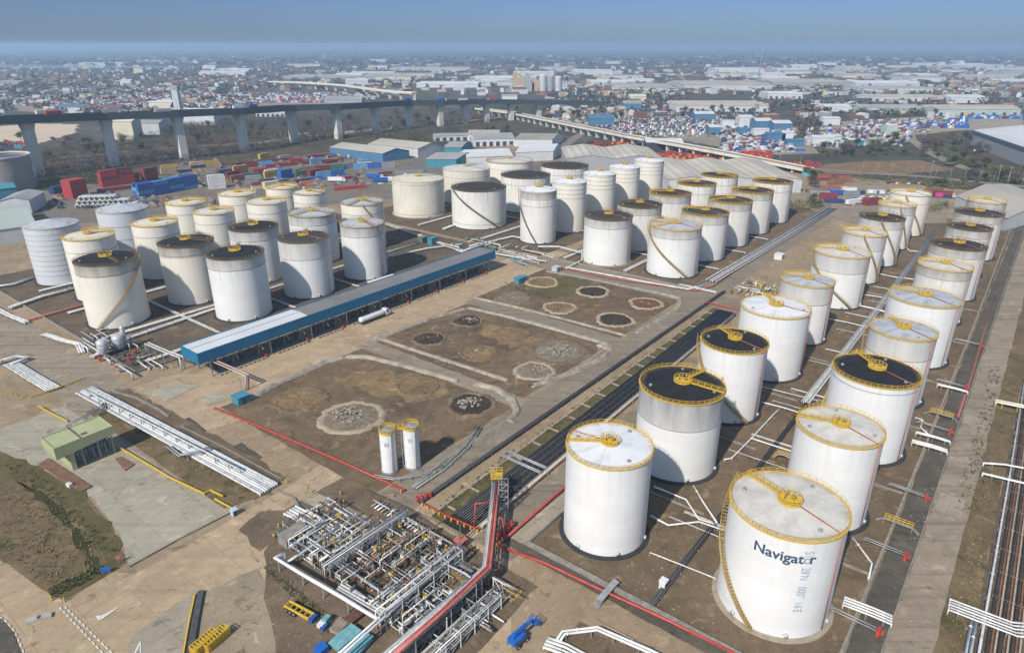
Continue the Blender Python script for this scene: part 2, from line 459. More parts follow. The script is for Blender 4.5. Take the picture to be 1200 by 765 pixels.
patch('concrete_apron', [(-20,510), (75,476), (272,600), (152,664), (140,625), (110,585), (70,560), (0,528), (-20,520)], G_pale)
patch('grass_bank', [(-30,525), (0,528), (45,548), (95,575), (132,618), (148,660), (128,672), (76,703), (60,697), (0,655), (-30,640)], G_bank)
patch('front_asphalt', [(138,790), (160,742), (205,708), (235,690), (226,765), (222,800)], G_greyc)
patch('corner_asphalt', [(-40,700), (0,722), (18,742), (30,790), (-40,800)], G_asph)
patch('gravel_yard', [(238,692), (300,668), (340,705), (400,762), (420,800), (225,800)], G_gravel, 'px', .8)
patch('manifold_bed', [(60,-118), (70,-127), (89,-127), (91,-104), (89.5,-64), (55,-62), (40,-80), (52,-106)], G_mani, 'uv', .4)
patch('lower_right_verge', [(640,765), (680,728), (800,790), (640,800)], G_brown)
patch('ochre_soil_patch', [(395,445),(425,433),(470,436),(520,446),(528,462),(490,470),(440,462)], G_ochre, 'px', 2.5)
patch('ochre_soil_patch', [(325,472),(350,455),(378,458),(380,474),(345,484)], G_ochre, 'px', 2)
patch('ochre_soil_patch', [(560,378),(580,380),(600,390),(640,398),(600,408),(565,395)], G_ochre, 'px', 2)
patch('mossy_patch', [(640,332),(668,324),(690,332),(672,344),(640,350),(622,346)], G_grass, 'px', 2)
patch('grassy_edge', [(-10,528), (45,548), (95,575), (135,620), (148,658), (132,668), (114,640), (84,602), (40,568), (-10,552)], G_grass, 'px', 1.2)
patch('grassy_edge', [(62,694), (76,701), (128,673), (122,658), (74,684)], G_grass, 'px', .8)
patch('bank_crease', [(18,562),(40,572),(72,598),(98,630),(112,655),(118,668),(108,670),(98,650),(82,622),(58,594),(30,574)], G_crease, 'px', .8)  # narrow flat strip of dark olive colour along the crease of the bank
patch('asphalt_repair', [(203,497), (222,489), (242,505), (222,513)], G_asph)
patch('asphalt_repair', [(258,530), (283,519), (308,536), (286,547)], G_asph)
patch('pale_slab', [(168,462), (205,450), (232,452), (196,470)], G_pale, 'px', .4)
patch('pale_slab', [(232,467), (260,461), (270,468), (242,475)], G_pale, 'px', .4)
patch('pale_slab', [(352,586), (372,578), (434,606), (414,618)], G_greyc)
patch('mud_patch', [(282,622), (308,598), (345,606), (332,634), (300,648)], G_mani, 'px', 1.5)
patch('mud_patch', [(128,458), (150,456), (205,486), (250,510), (335,560), (318,572), (240,528), (150,480)], G_brown, 'px', .8)
patch('lane_panels', rect(94, 300, -77.6, -73.8), G_greyc, 'uv')
patch('front_strip', rect(95.4, 98.0, -78, -20), G_asph, 'uv')
patch('road_patch', rect(170, 179, -2.6, 3.0), G_greyc, 'uv')
patch('road_patch', rect(222, 229, -2.8, 3.6), G_greyc, 'uv')
patch('green_bed', [(100,482), (150,470), (318,578), (262,596)], G_bank)

# ------------------------------------------------------------------ storage tanks
def shell_mat(name, c, top=None, top_at=.8, dirt=.15, streak=.5, seam=.10):
    """painted plate shell: welded courses, soot and rust streaks running down from the rim"""
    q = N(name, .5, 0, .4)
    uv = q.coord('UV')
    br = q.n('ShaderNodeTexBrick'); br.offset = .5
    br.inputs['Scale'].default_value = 1.0; br.inputs['Mortar Size'].default_value = .035
    br.inputs['Brick Width'].default_value = 7.5; br.inputs['Row Height'].default_value = 2.3
    k = 1-seam
    br.inputs['Color1'].default_value = (1,1,1,1); br.inputs['Color2'].default_value = (1-seam*.35,)*3+(1,); br.inputs['Mortar'].default_value = (k,k,k,1)
    q.l(uv, br.inputs['Vector'])
    sx = q.n('ShaderNodeSeparateXYZ'); q.l(uv, sx.inputs[0])
    mp = q.n('ShaderNodeMapping'); mp.inputs['Scale'].default_value = (1.0,.07,1); q.l(uv, mp.inputs[0])
    st = q.noise(mp.outputs[0], .9, 7, .68)
    big = q.noise(uv, .09, 5, .6)
    gen = q.coord('Generated'); sg = q.n('ShaderNodeSeparateXYZ'); q.l(gen, sg.inputs[0])
    base = q.mix(q.math('MULTIPLY', q.ramp(big, [(.4, (0,0,0)), (.7, (1,1,1))]), dirt), c, tuple(x*.62 for x in c))
    run = q.math('MULTIPLY', q.ramp(st, [(.45, (0,0,0)), (.75, (1,1,1))]), q.ramp(sg.outputs[2], [(.35, (0,0,0)), (1., (1,1,1))]))
    base = q.mix(q.math('MULTIPLY', run, streak), base, (.23,.19,.15))
    if top:
        edge = q.ramp(sg.outputs[2], [(top_at-.004, (0,0,0)), (top_at+.004, (1,1,1))])
        mp2 = q.n('ShaderNodeMapping'); mp2.inputs['Scale'].default_value = (.3,.06,1); q.l(uv, mp2.inputs[0])
        soot = q.math('MULTIPLY', q.ramp(q.noise(mp2.outputs[0], 1.0, 7, .62), [(.22, (.4,.4,.4)), (.62, (1,1,1))]), q.ramp(sg.outputs[2], [(top_at, (.6,.6,.6)), (1., (1,1,1))]))
        base = q.mix(q.math('MULTIPLY', edge, soot), base, top)
    base = q.mix(1.0, base, br.outputs[0], 'MULTIPLY')
    q.base(base)
    return q.m
def roof_mat(name, c, c2, rust=.3, secs=.1):
    q = N(name, .75, 0, .2)
    co = q.coord('Object')
    g = q.n('ShaderNodeTexGradient'); g.gradient_type = 'RADIAL'; q.l(co, g.inputs[0])
    sec = q.n('ShaderNodeTexWhiteNoise'); sec.noise_dimensions = '1D'
    q.l(q.math('FLOOR', q.math('MULTIPLY', g.outputs[1], 26)), sec.inputs['W'])
    a = q.noise(co, .22, 7, .65, .5)
    f = q.math('ADD', q.math('MULTIPLY', a, .9), q.math('MULTIPLY', sec.outputs[0], secs))
    out = q.ramp(f, [(.35, c2), (.6, c)])
    out = q.mix(q.math('MULTIPLY', q.ramp(q.noise(co, .9, 8, .7), [(.58, (0,0,0)), (.7, (1,1,1))]), rust), out, (.28,.17,.08))
    gn = q.n('ShaderNodeVectorMath'); gn.operation = 'SUBTRACT'; q.l(q.coord('Generated'), gn.inputs[0]); gn.inputs[1].default_value = (.5, .5, 0)
    xy = q.n('ShaderNodeVectorMath'); xy.operation = 'MULTIPLY'; q.l(gn.outputs[0], xy.inputs[0]); xy.inputs[1].default_value = (1, 1, 0)
    ln = q.n('ShaderNodeVectorMath'); ln.operation = 'LENGTH'; q.l(xy.outputs[0], ln.inputs[0])
    edge = q.math('MULTIPLY', q.ramp(ln.outputs['Value'], [(.42, (0,0,0)), (.495, (1,1,1))]), q.ramp(q.noise(co, .5, 6, .7), [(.35, (0,0,0)), (.65, (1,1,1))]))
    out = q.mix(q.math('MULTIPLY', edge, .75), out, (.30,.20,.09))   # rust creeping in from the rim
    q.base(out); return q.m
SH = dict(
    white=shell_mat('clean_white_shell', (.70,.70,.69), None, .8, .16, .22, .15),
    sooty=shell_mat('white_shell_with_sooty_band', (.69,.69,.675), (.25,.243,.232), .66, .12, .25, .14),
    grimy=shell_mat('white_shell_with_grimy_band', (.685,.685,.665), (.33,.315,.29), .82, .12, .5, .13),
    grime2=shell_mat('white_shell_with_faint_grey_band', (.685,.685,.67), (.42,.41,.385), .70, .12, .5, .13),
    stained=shell_mat('white_shell_with_dark_runs', (.665,.65,.615), (.30,.28,.25), .84, .22, .75, .14),
    streaky=shell_mat('off_white_shell_with_long_runs', (.70,.685,.64), None, .8, .3, .8, .1),
    cream=shell_mat('cream_shell', (.69,.65,.565), (.22,.205,.18), .82, .14, .35, .1),
    creamp=shell_mat('plain_cream_shell', (.69,.655,.58), None, .8, .12, .2, .06),
    grey=shell_mat('pale_grey_shell', (.52,.545,.565), None, .8, .12, .1, .12),
    beige=shell_mat('beige_shell', (.66,.62,.52), None, .8, .3, .5, .14),
    rusty=shell_mat('dull_brown_shell', (.33,.29,.25), None, .8, .5, .6, .1))
RF = dict(
    white=roof_mat('white_roof', (.64,.645,.64), (.50,.515,.53), .3, .22),
    pale=roof_mat('pale_dusty_roof', (.56,.535,.475), (.43,.41,.37), .5),
    grey=roof_mat('blue_grey_roof', (.40,.42,.44), (.27,.28,.30), .2, .22),
    black=roof_mat('black_bitumen_roof', (.022,.022,.023), (.014,.014,.015), .12),
    sooty=roof_mat('sooty_roof', (.06,.053,.045), (.03,.027,.024), .3),
    brownblack=roof_mat('rusty_black_roof', (.048,.04,.033), (.022,.02,.018), .4),
    cream=roof_mat('cream_roof', (.60,.55,.42), (.50,.46,.38), .3))
M_found = paint('tar_foundation', (.03,.03,.032), .4, .6, .9)
M_foundc = paint('concrete_foundation', (.30,.255,.19), .3, .6, .95)
M_rimo = paint('sooty_yellow_rim', (.17,.12,.045), .5, 1.5, .8, rust=.4)
M_rim_d = paint('rusty_rim', (.13,.085,.045), .5, 1.5, .8, rust=.4)
M_letd = paint('dark_blue_lettering', (.035,.075,.13), .1, 1, .5)
M_letl = paint('pale_blue_lettering', (.22,.31,.43), .1, 1, .5)

def rel(x, y, a):
    """world angle of the side of a thing at x, y that lies a degrees to the right of the side facing the camera"""
    return atan2(-y, -x) + radians(a)
def uv_cyl(me, R):
    l = me.uv_layers.new(name='UVMap')
    for p in me.polygons:
        A = [atan2(me.vertices[i].co.y, me.vertices[i].co.x) for i in p.vertices]
        if max(A)-min(A) > pi: A = [a+2*pi if a < 0 else a for a in A]
        for k, li in enumerate(p.loop_indices):
            l.data[li].uv = (A[k]*R, me.vertices[p.vertices[k]].co.z)
TANK_N = [0]
def tank(u, v, R, H, shell, roof, label, stair=None, stair_c='y', walk=-90, walk2=None, pipe=60, rail='y', found='d',
         cone=.09, rings=None, centre=True, group='storage tanks of the terminal', name='storage_tank'):
    x, y, _ = S(u, v)
    d = hypot(x, y); far = d > 330
    t = thing(name, (x, y, .25), label, 'tank', group, world_space=False)
    n = 64 if d < 250 else 48
    a0 = rel(x, y, 0)
    if rings is None: rings = {'white':(), 'sooty':(.66,), 'grime2':(.7,), 'grimy':(.82,), 'stained':(.84,)}.get(shell, (.8,))
    # foundation
    b = MB(); b.lathe([(R+1.1, -.2), (R+1.0, .12), (R+.02, .14)], n)
    o = b.build('foundation', M_found if found == 'd' else M_foundc, t)
    b = MB(); b.lathe([(R, 0), (R, H*.5), (R, H)], n, sm=True)
    o = b.build('shell', SH[shell], t); uv_cyl(o.data, R)
    # roof: shallow cone with a lip
    rz = H + R*cone
    b = MB(); b.lathe([(R+.12, H-.05), (R+.12, H+.12), (R-.1, H+.14), (R*.55, H+R*cone*.5), (0, rz)], n)
    b.build('roof', RF[roof], t)
    if rings:
        b = MB()
        for k in rings: b.ring(R+.04, H*k, .1 if len(rings) < 6 else .06, n)
        b.build('wind_girder', M_concd if shell not in ('white','sooty') else M_steel, t)
    rm = {'y': M_yellow, 'o': M_yellowd if 'black' not in roof and 'sooty' not in roof else M_rimo, 'r': M_rim_d}.get(rail)
    if rm:
        b = MB(); np_ = 44 if not far else 30
        tk = .05 if not far else .075
        for j in range(np_):
            a = 2*pi*j/np_
            b.beam(((R+.05)*cos(a), (R+.05)*sin(a), H), ((R+.05)*cos(a), (R+.05)*sin(a), H+1.15), tk*1.6)
        b.ring(R+.05, H+1.12, tk, n); b.ring(R+.05, H+.62, tk*.8, n)
        b.ring(R+.14, H+.10, .17 if rm in (M_yellow, M_yellowd) else .11, n)
        b.build('rim_railing', rm, t)
    if centre:
        pr = min(2.3, R*.21)
        b = MB(); b.lathe([(0, rz+.32), (pr, rz+.32), (pr, rz+.12), (0, rz+.12)], 20)
        for j in range(14):
            a = 2*pi*j/14; b.beam((pr*cos(a), pr*sin(a), rz+.2), (pr*cos(a), pr*sin(a), rz+1.4), .1)
        b.ring(pr, rz+1.38, .06, 20); b.ring(pr, rz+.85, .05, 20)
        o = b.build('centre_platform', M_yellow if rail != 'r' else M_rim_d, t)
        b = MB(); b.lathe([(.35,.2),(.35,.9),(.5,.95),(.5,1.1),(0,1.2)], 10, (pr*.3, 0, rz)); b.tube([(-pr*.4,.2,rz+.2),(-pr*.4,.2,rz+1.6),(-pr*.1,.5,rz+1.8)], .14, 6)
        b.build('roof_vent', M_rust if rail in 'ro' else M_yellowd, o)
        b = MB()
        for wa in (walk, walk2):
            if wa is None: continue
            a = a0 + radians(wa); ca, sa = cos(a), sin(a)
            def W(s, off, z): return (s*ca - off*sa, s*sa + off*ca, z)
            def zr(s): return H + (R-s)*cone + .35
            b.beam(W(R+.2, 0, zr(R)), W(pr*.9, 0, zr(pr)), .8, .12)
            for off in (-.42, .42):
                b.beam(W(R, off, zr(R)+1.1), W(pr, off, zr(pr)+1.1), .07)
                b.beam(W(R, off, zr(R)+.6), W(pr, off, zr(pr)+.6), .05)
                for s in range(6):
                    q_ = pr + (R-pr)*s/5
                    b.beam(W(q_, off, zr(q_)), W(q_, off, zr(q_)+1.1), .1)
        b.build('roof_walkway', rm or M_steel, t)
        if pipe is not None:
            a = a0+radians(pipe); b = MB()
            b.tube([(pr*cos(a), pr*sin(a), rz+.1), ((R-.4)*cos(a), (R-.4)*sin(a), H+.4), ((R+.3)*cos(a), (R+.3)*sin(a), H+.4), ((R+.3)*cos(a), (R+.3)*sin(a), .6)], .12, 6)
            b.build('foam_pipe', M_redf, t)
    for j in range(3):                               # manhole hatches on the roof
        a = a0 + radians(35 + 110*j + (TANK_N[0]*37) % 60); q_ = R*.78
        b = MB(); b.lathe([(.42, 0), (.42, .5), (0, .55)], 10, (q_*cos(a), q_*sin(a), H+(R-q_)*cone))
        b.build('roof_hatch', M_steel, t)
    if stair:
        s0, s1 = stair
        mt = {'y': M_yellow, 'o': M_yellowd, 'r': M_rim_d, 's': M_steel}[stair_c]
        b = MB(); k = 46
        ro, ri = R+1.05, R+.12
        pin = []; pout = []
        for j in range(k+1):
            a = a0 + radians(s0 + (s1-s0)*j/k); z = H + .05 - (H-.1)*j/k
            pin.append((ri*cos(a), ri*sin(a), z)); pout.append((ro*cos(a), ro*sin(a), z))
        for j in range(k):
            b.quad(pin[j], pin[j+1], (pin[j+1][0], pin[j+1][1], pin[j+1][2]+.16), (pin[j][0], pin[j][1], pin[j][2]+.16))
            z = pin[j][2]; q0, q1 = pout[j], pout[j+1]
            # tread, then the outer stringer and rails
            b.add([pin[j], (pin[j+1][0], pin[j+1][1], z), (q1[0], q1[1], z), q0,
                   (pin[j][0], pin[j][1], z-.07), (pin[j+1][0], pin[j+1][1], z-.07), (q1[0], q1[1], z-.07), (q0[0], q0[1], z-.07)],
                  [(0,1,2,3), (7,6,5,4), (0,4,5,1), (2,6,7,3), (3,7,4,0), (1,5,6,2)])
            if j % 3 == 0: b.beam(q0, (q0[0], q0[1], q0[2]+1.1), .09)
        b.tube(pout, .13, 5)
        b.tube([(p[0], p[1], p[2]+1.1) for p in pout], .075, 5); b.tube([(p[0], p[1], p[2]+.6) for p in pout], .05, 4)
        b.build('spiral_stair', mt, t)
    for q_ in ((20, -35, 75) if d < 350 else (20,)):  # shell manways and outlet nozzles at the foot
        a = a0+radians(q_); b = MB()
        b.tube([((R-.1)*cos(a), (R-.1)*sin(a), .9), ((R+.45)*cos(a), (R+.45)*sin(a), .9)], .45, 10)
        b.build('shell_manway', M_pipeg, t)
    TANK_N[0] += 1
    return t

AV, BV = -62.3, -24.3
# right-hand field, left column, from the front to the back
tank(113.8,AV,9.5,22.8,'white','white','white pale-roofed tank at the front left corner of the right-hand field, yellow rim',walk=-92,pipe=-118,found='d')
tank(150.7,AV,10.9,22.8,'sooty','black','black-roofed tank with a grey sooty upper third',walk=150,walk2=78,pipe=None,stair=(120,200))
tank(186.6,AV,9.7,22.8,'white','black','black-roofed white tank with a brown stair crossing its face by the grass channel',stair=(-92,40),stair_c='o',walk=-150)
tank(223.4,AV,11.2,22.6,'white','white','wide white tank with blue-grey streaked roof between a black-roofed tank and the valve yard',walk=-160,pipe=80)
tank(259.7,AV,9.5,22.6,'grime2','grey','tank with a plain grey roof and a bushy yellow platform beside the small valve yard',walk=-110,stair=(-95,-70),stair_c='o')
tank(309.4,AV,11.2,22.4,'grime2','pale','grey-banded white tank with a brown stair slanting down rightwards, mid right-hand field',stair=(-85,40),stair_c='o',walk=-100)
tank(349.9,AV,9.6,22.6,'grime2','pale','narrow pale-roofed tank half hidden behind the grey-banded one with a slanting stair',stair=(0,70),stair_c='o')
tank(386,AV,10.7,23.2,'grimy','brownblack','only rusty-roofed tank in the left column of the right-hand field',rail='o',stair=(0,70),stair_c='o')
tank(424,AV,9.5,23.2,'grimy','pale','narrow yellow-crowned tank, last but one of the left column of the right-hand field',stair=(10,60),stair_c='o')
tank(462,AV,11.0,23.4,'creamp','white','wide plain white tank ending the left column of the right-hand field',stair=(-10,60),stair_c='o')
# right column
B1 = tank(117,BV,10.8,22.9,'white','pale','large white tank lettered with a name and map coordinates, nearest the camera',walk=-128,pipe=62,stair=(-118,-12),stair_c='o',found='c')
tank(154.2,BV,9.4,22.6,'white','pale','plain white tank with a yellow centre platform directly behind the lettered tank',walk=-92,pipe=62)
tank(190.8,BV,10.8,22.9,'white','black','black-roofed white tank with a grey ring under its rim, third in the right column',walk=-150,pipe=62,stair=(-150,-75),rings=(.93,))
tank(228.2,BV,9.4,22.7,'grime2','grey','grey-roofed white tank with brown roof stains behind the right column black-roofed one',walk=-150,stair=(-95,-40),stair_c='o')
tank(266.5,BV,11.3,22.4,'white','grey','wide clean tank with a broad blue-grey roof, middle of the right column',walk=-110)
tank(313.8,BV,9.7,22.6,'stained','pale','narrow pale-roofed tank with dark runs in front of three rusty-roofed tanks',walk=-100)
tank(351.6,BV,10.9,22.8,'stained','brownblack','largest rusty black-roofed tank of the three in the far right column',rail='o')
tank(390.6,BV,9.5,23,'stained','brownblack','small rusty black-roofed tank between two wider ones in the far right column',rail='o')
tank(429.5,BV,11.2,23,'stained','brownblack','rearmost rusty black-roofed tank of the far right column',rail='o')
tank(467.5,BV,9.5,23,'stained','pale','far corner tank with a bright yellow crown beside the beige shed',walk=-100)
# middle field
MI, MO = -174, -138
tank(301,MI,12.4,23.3,'grimy','sooty','sooty-roofed white tank at the near left corner of the middle field',rail='o',walk=150,found='c')
tank(304.5,MO,12.6,23.3,'grimy','grey','grey-roofed white tank with a crossing brown stair, front right of the middle field',stair=(-85,35),stair_c='o',walk=-60,walk2=-110)
tank(334.4,MI,12.2,23.6,'stained','brownblack','dark-roofed tank in second place of the inner row of the middle field',rail='o')
tank(339.5,MO,12.2,23.5,'grimy','sooty','dark-roofed tank just behind the grey-roofed one with the crossing stair',rail='y',walk=-120)
tank(372,MI,12.3,23.8,'stained','brownblack','third dark-roofed tank of the inner row of the middle field',rail='y')
tank(374.2,MO,12.1,24,'stained','sooty','third tank of the outer row of the middle field, dark roof with yellow catwalks',rail='y',walk=-60)
tank(409.1,MI,12.1,24,'streaky','brownblack','fourth tank of the inner row of the middle field, before the large grey shed',rail='y')
tank(409,MO,12.1,24,'stained','brownblack','fourth tank of the outer row of the middle field, with a brown roof',rail='y')
tank(443.9,MO,12.4,24.5,'streaky','brownblack','brown-roofed tank at the far right end of the middle field',rail='y')
tank(445.8,MI,12.1,24,'streaky','brownblack','rearmost tank of the inner row of the middle field, rusty roof and yellow crown',rail='y',walk=60)
# tall white row
TR = (.97,.88,.79,.7)
for i, (u, lab, st) in enumerate([(310.6,'tall slim white tank with a dark stair curling down its left',(-95,-5)),
        (342.1,'tall slim white tank with a pinkish cap, second of the tall row',None),
        (376.8,'tall slim white tank with a white cone roof, middle of the tall row',None),
        (408.8,'tall slim white tank, fourth of the tall row before the large grey roofs',None),
        (444,'tall slim white tank farthest back in the tall row, beside the dark shed wall',None)]):
    tank(u,-226,10.4,29.2,'stained' if i == 0 else 'creamp','white',lab,stair=st,stair_c='r',rail='n',cone=.16,rings=TR if i else (.97,.72),centre=True,walk=170,pipe=None)
# large squat tanks
tank(316.7,-330.3,17.3,22.8,'beige','cream','squat beige tank with a plain cream roof and a thick white foot ring',rail='n',found='c',rings=(.93,.07),walk=120,pipe=None)
tank(318.9,-278.4,17.2,22.9,'streaky','brownblack','squat dark-roofed tank with a dark stair slanting down its face',rail='r',stair=(-62,42),stair_c='r',rings=(.12,),centre=False)
tank(365.9,-330.9,17,23,'beige','pale','squat pale tank with a yellow platform standing behind the beige one',rail='n',walk=150)
tank(412.4,-328.2,17.6,23,'creamp','pale','squat pale tank with a yellow crown farthest back beside the white workshops',rail='o')
tank(372.7,-282.4,17,22.6,'streaky','brownblack','squat black-roofed tank just behind the one with the dark slanting stair',rail='r',centre=False)
tank(419.1,-281.5,17.5,23,'streaky','brownblack','rearmost squat black-roofed tank behind the tall white row',rail='r',centre=False)
# left field
tank(102.9,-288.5,11.4,26,'cream','black','black-roofed cream tank with a tan stair down to its left foot',stair=(75,-42),stair_c='o',rail='o',walk=20,pipe=None,rings=(.84,))
tank(136.3,-289.4,11.4,25.6,'cream','black','black-roofed cream tank second from the left in the front row of the left field',rail='o',walk=60,pipe=None,rings=(.86,))
tank(139.4,-255.2,11.3,26,'grimy','black','black-roofed white tank standing behind the white near end of the loading canopy',rail='o',walk=170,pipe=None,rings=(.83,))
tank(173.1,-255.9,11.2,25.3,'grime2','sooty','grey-domed white tank with a soot-brown top behind the middle of the loading canopy',rail='o',walk=170,pipe=50)
tank(205.8,-254.9,10.4,25.5,'grimy','grey','white tank with a dull brown roof, left field end nearest the canopy',rail='o',walk=30,pipe=50,stair=(30,100),stair_c='s')
tank(170.6,-291.7,11.4,25,'grimy','black','black-roofed tank tucked between the two front rows of the left field',rail='o',pipe=None)
tank(207,-296,12,24.5,'grimy','grey','grey-roofed tank with a yellow gabled frame on top, in the left field',rail='o',walk=-60,walk2=60,pipe=None)
tank(238.9,-294.1,11.6,25,'creamp','grey','far right tank of the left field with yellow bracing above its grey roof',rail='o',walk=-40,walk2=40,stair=(0,80),stair_c='o')
tank(110.2,-364.6,11.5,26.9,'grey','grey','tall pale grey tank with a steel rim at the left edge',rail='n',cone=.22,centre=False,rings=(.98,.89,.8,.71,.62,.53,.44,.35,.26,.17))
tank(111.7,-326.2,10.2,27.4,'creamp','cream','ochre-roofed cream tank between the tall grey tank and the nearest black-roofed one',walk=100,pipe=None)
tank(147.7,-376.8,12.2,26,'grey','grey','second pale grey tank with a steel rim, by the stacked silver cylinders',rail='n',cone=.2,centre=False,rings=(.98,.72,.46))
tank(144.1,-333.9,10.3,25.8,'creamp','cream','cream tank with a yellow crown right beside the second grey tank',walk=100,pipe=None)
tank(177.9,-369.7,10.1,25,'creamp','cream','small cream tank with an ochre roof near the blue containers',walk=100,pipe=None)
tank(176.1,-337.2,10.0,25,'creamp','pale','small cream tank with a dull roof behind the black-roofed pair',walk=100,pipe=None)
tank(208.8,-369.3,10.4,25,'creamp','cream','small cream tank farthest back on the left before the white container stack',walk=100,pipe=None)
tank(207.1,-336.9,10.7,25,'creamp','pale','small cream tank with a dusty roof in the middle of the left field',walk=100,pipe=None)
tank(236.3,-366,9.3,25,'creamp','cream','small cream tank with a pile of yellow walkways, back right of the left field',walk=60,walk2=-60,pipe=None)
tank(236.5,-338.6,9.2,25,'creamp','cream','small cream tank with a sagging yellow rim next to the orange container',rail='o',walk=60,pipe=None)

# lettering wrapped round the nearest tank
def wrap_text(parent, text, mat, R, H, ang, z, size, vertical=False, bold=0.0, sx=1.0):
    cu = bpy.data.curves.new('lettering', 'FONT'); cu.body = text; cu.size = size; cu.offset = bold; cu.extrude = 0.0
    cu.resolution_u = 3
    tmp = bpy.data.objects.new('lettering_tmp', cu); COL.objects.link(tmp)
    dg = bpy.context.evaluated_depsgraph_get(); dg.update()
    me = bpy.data.meshes.new_from_object(tmp.evaluated_get(dg))
    bpy.data.objects.remove(tmp); bpy.data.curves.remove(cu)
    import bmesh
    bm = bmesh.new(); bm.from_mesh(me)
    bmesh.ops.triangulate(bm, faces=bm.faces)
    for it in range(2):
        bmesh.ops.subdivide_edges(bm, edges=[e for e in bm.edges if e.calc_length() > .6], cuts=1)
        bmesh.ops.triangulate(bm, faces=bm.faces)
    x, y = parent.location.x, parent.location.y
    a0 = rel(x, y, 0)
    for p in bm.verts:
        tx, ty = p.co.x*sx, p.co.y
        if vertical: s, zz = ang*pi/180*R + ty, z - tx
        else: s, zz = ang*pi/180*R + tx, z + ty
        a = a0 + s/R; rr = R + .03
        p.co = (rr*cos(a), rr*sin(a), zz)
    bm.to_mesh(me); bm.free()
    me.materials.clear(); me.materials.append(mat)
    o = bpy.data.objects.new('lettering', me); COL.objects.link(o); o.parent = parent
    return o
Rb, Hb = 10.8, 22.9
wrap_text(B1, 'Navigat', M_letd, Rb, Hb, -25, 18.2, 3.0, bold=.07, sx=.98)
wrap_text(B1, 'r', M_letd, Rb, Hb, 28, 18.2, 3.0, bold=.07)
wrap_text(B1, 'o', M_letl, Rb, Hb, 22.3, 18.2, 2.7, bold=.03)
for txt, zt in (('51', 21.0), ("28'N", 17.3), ('000\u00b0', 12.9), ("16'E", 9.2)):
    wrap_text(B1, txt, M_letl, Rb, Hb, 22.5, zt, 2.3, True, sx=.66)
# ------------------------------------------------------------------ pipes, racks, walls
def wp(pts, z=None):
    """photograph pixels (px, py[, z]) -> world points"""
    return [G(p[0], p[1], p[2] if len(p) > 2 else (z or 0)) for p in pts]
def sp(pts): return [S(*p) for p in pts]
def offs(pts, d):
    """world polyline moved sideways by d (mitred)"""
    out = []
    for i, p in enumerate(pts):
        a = pts[max(i-1, 0)]; c = pts[min(i+1, len(pts)-1)]
        def nrm(a, c):
            x, y = c[0]-a[0], c[1]-a[1]; l = hypot(x, y) or 1
            return (-y/l, x/l)
        n0 = nrm(a, p) if i else nrm(p, c); n1 = nrm(p, c) if i < len(pts)-1 else nrm(a, p)
        m = (n0[0]+n1[0], n0[1]+n1[1]); l = hypot(*m)
        if l < .2: m = n1; k = 1
        else: m = (m[0]/l, m[1]/l); k = 1/max(.5, m[0]*n1[0]+m[1]*n1[1])
        out.append((p[0]+m[0]*d*k, p[1]+m[1]*d*k, p[2]))
    return out
def along(pts, step, start=0.0):
    """points and headings every step metres along a polyline"""
    out = []; acc = start
    for a, c in zip(pts, pts[1:]):
        L = sqrt(sum((c[i]-a[i])**2 for i in range(3)))
        while acc <= L:
            t = acc/L if L else 0
            out.append((tuple(a[i]+(c[i]-a[i])*t for i in range(3)), atan2(c[1]-a[1], c[0]-a[0]))); acc += step
        acc -= L
    return out
def part_tube(parent, pts, r, mat, name='pipe', n=7, label=None):
    b = MB(); b.tube(pts, r, n); o = b.build(name, mat, parent)
    if label and o: o['label'] = label
    return o
def rack(label, pts, n, gap, r, mats, step=6.0, name='pipe_rack', cat='pipe rack', group=None, supp=None, legs=None, flange=True, rs=None, drop=True):
    """n parallel pipes along pts (world, at pipe height) on cross supports"""
    t = thing(name, (pts[0][0], pts[0][1], 0), label, cat, group)
    if not isinstance(mats, (list, tuple)): mats = [mats]
    for i in range(n):
        d = (i-(n-1)/2)*gap
        rr = rs[i % len(rs)] if rs else r
        q = offs(pts, d)
        if drop:
            if q[0][2] > .45: q = [(q[0][0], q[0][1], .05)]+q
            if q[-1][2] > .45: q = q+[(q[-1][0], q[-1][1], .05)]
        b = MB(); b.tube([(p[0], p[1], p[2]+rr-r) for p in q], rr, 7)
        if flange:
            for (p, h) in along(q, 11.0, 3.0 + (i*2.7) % 8)[:12]:
                b.tube([(p[0]-.12*cos(h), p[1]-.12*sin(h), p[2]+rr-r), (p[0]+.12*cos(h), p[1]+.12*sin(h), p[2]+rr-r)], rr*1.45, 8)
        b.build('pipe', mats[i % len(mats)], t)
    if step:
        w = (n-1)*gap + 2*r + .5
        for (p, h) in along(pts, step, step*.4)[:60]:
            b = MB(); ca, sa = cos(h+pi/2), sin(h+pi/2); z = p[2]-r
            if z < .12 or z > 20: continue
            b.beam((p[0]-ca*w/2, p[1]-sa*w/2, z-.1), (p[0]+ca*w/2, p[1]+sa*w/2, z-.1), .22, .2)
            for s in (-1, 1):
                b.beam((p[0]+s*ca*w*.42, p[1]+s*sa*w*.42, 0), (p[0]+s*ca*w*.42, p[1]+s*sa*w*.42, z-.1), .2)
            b.build('support', supp or M_concd, t)
    return t
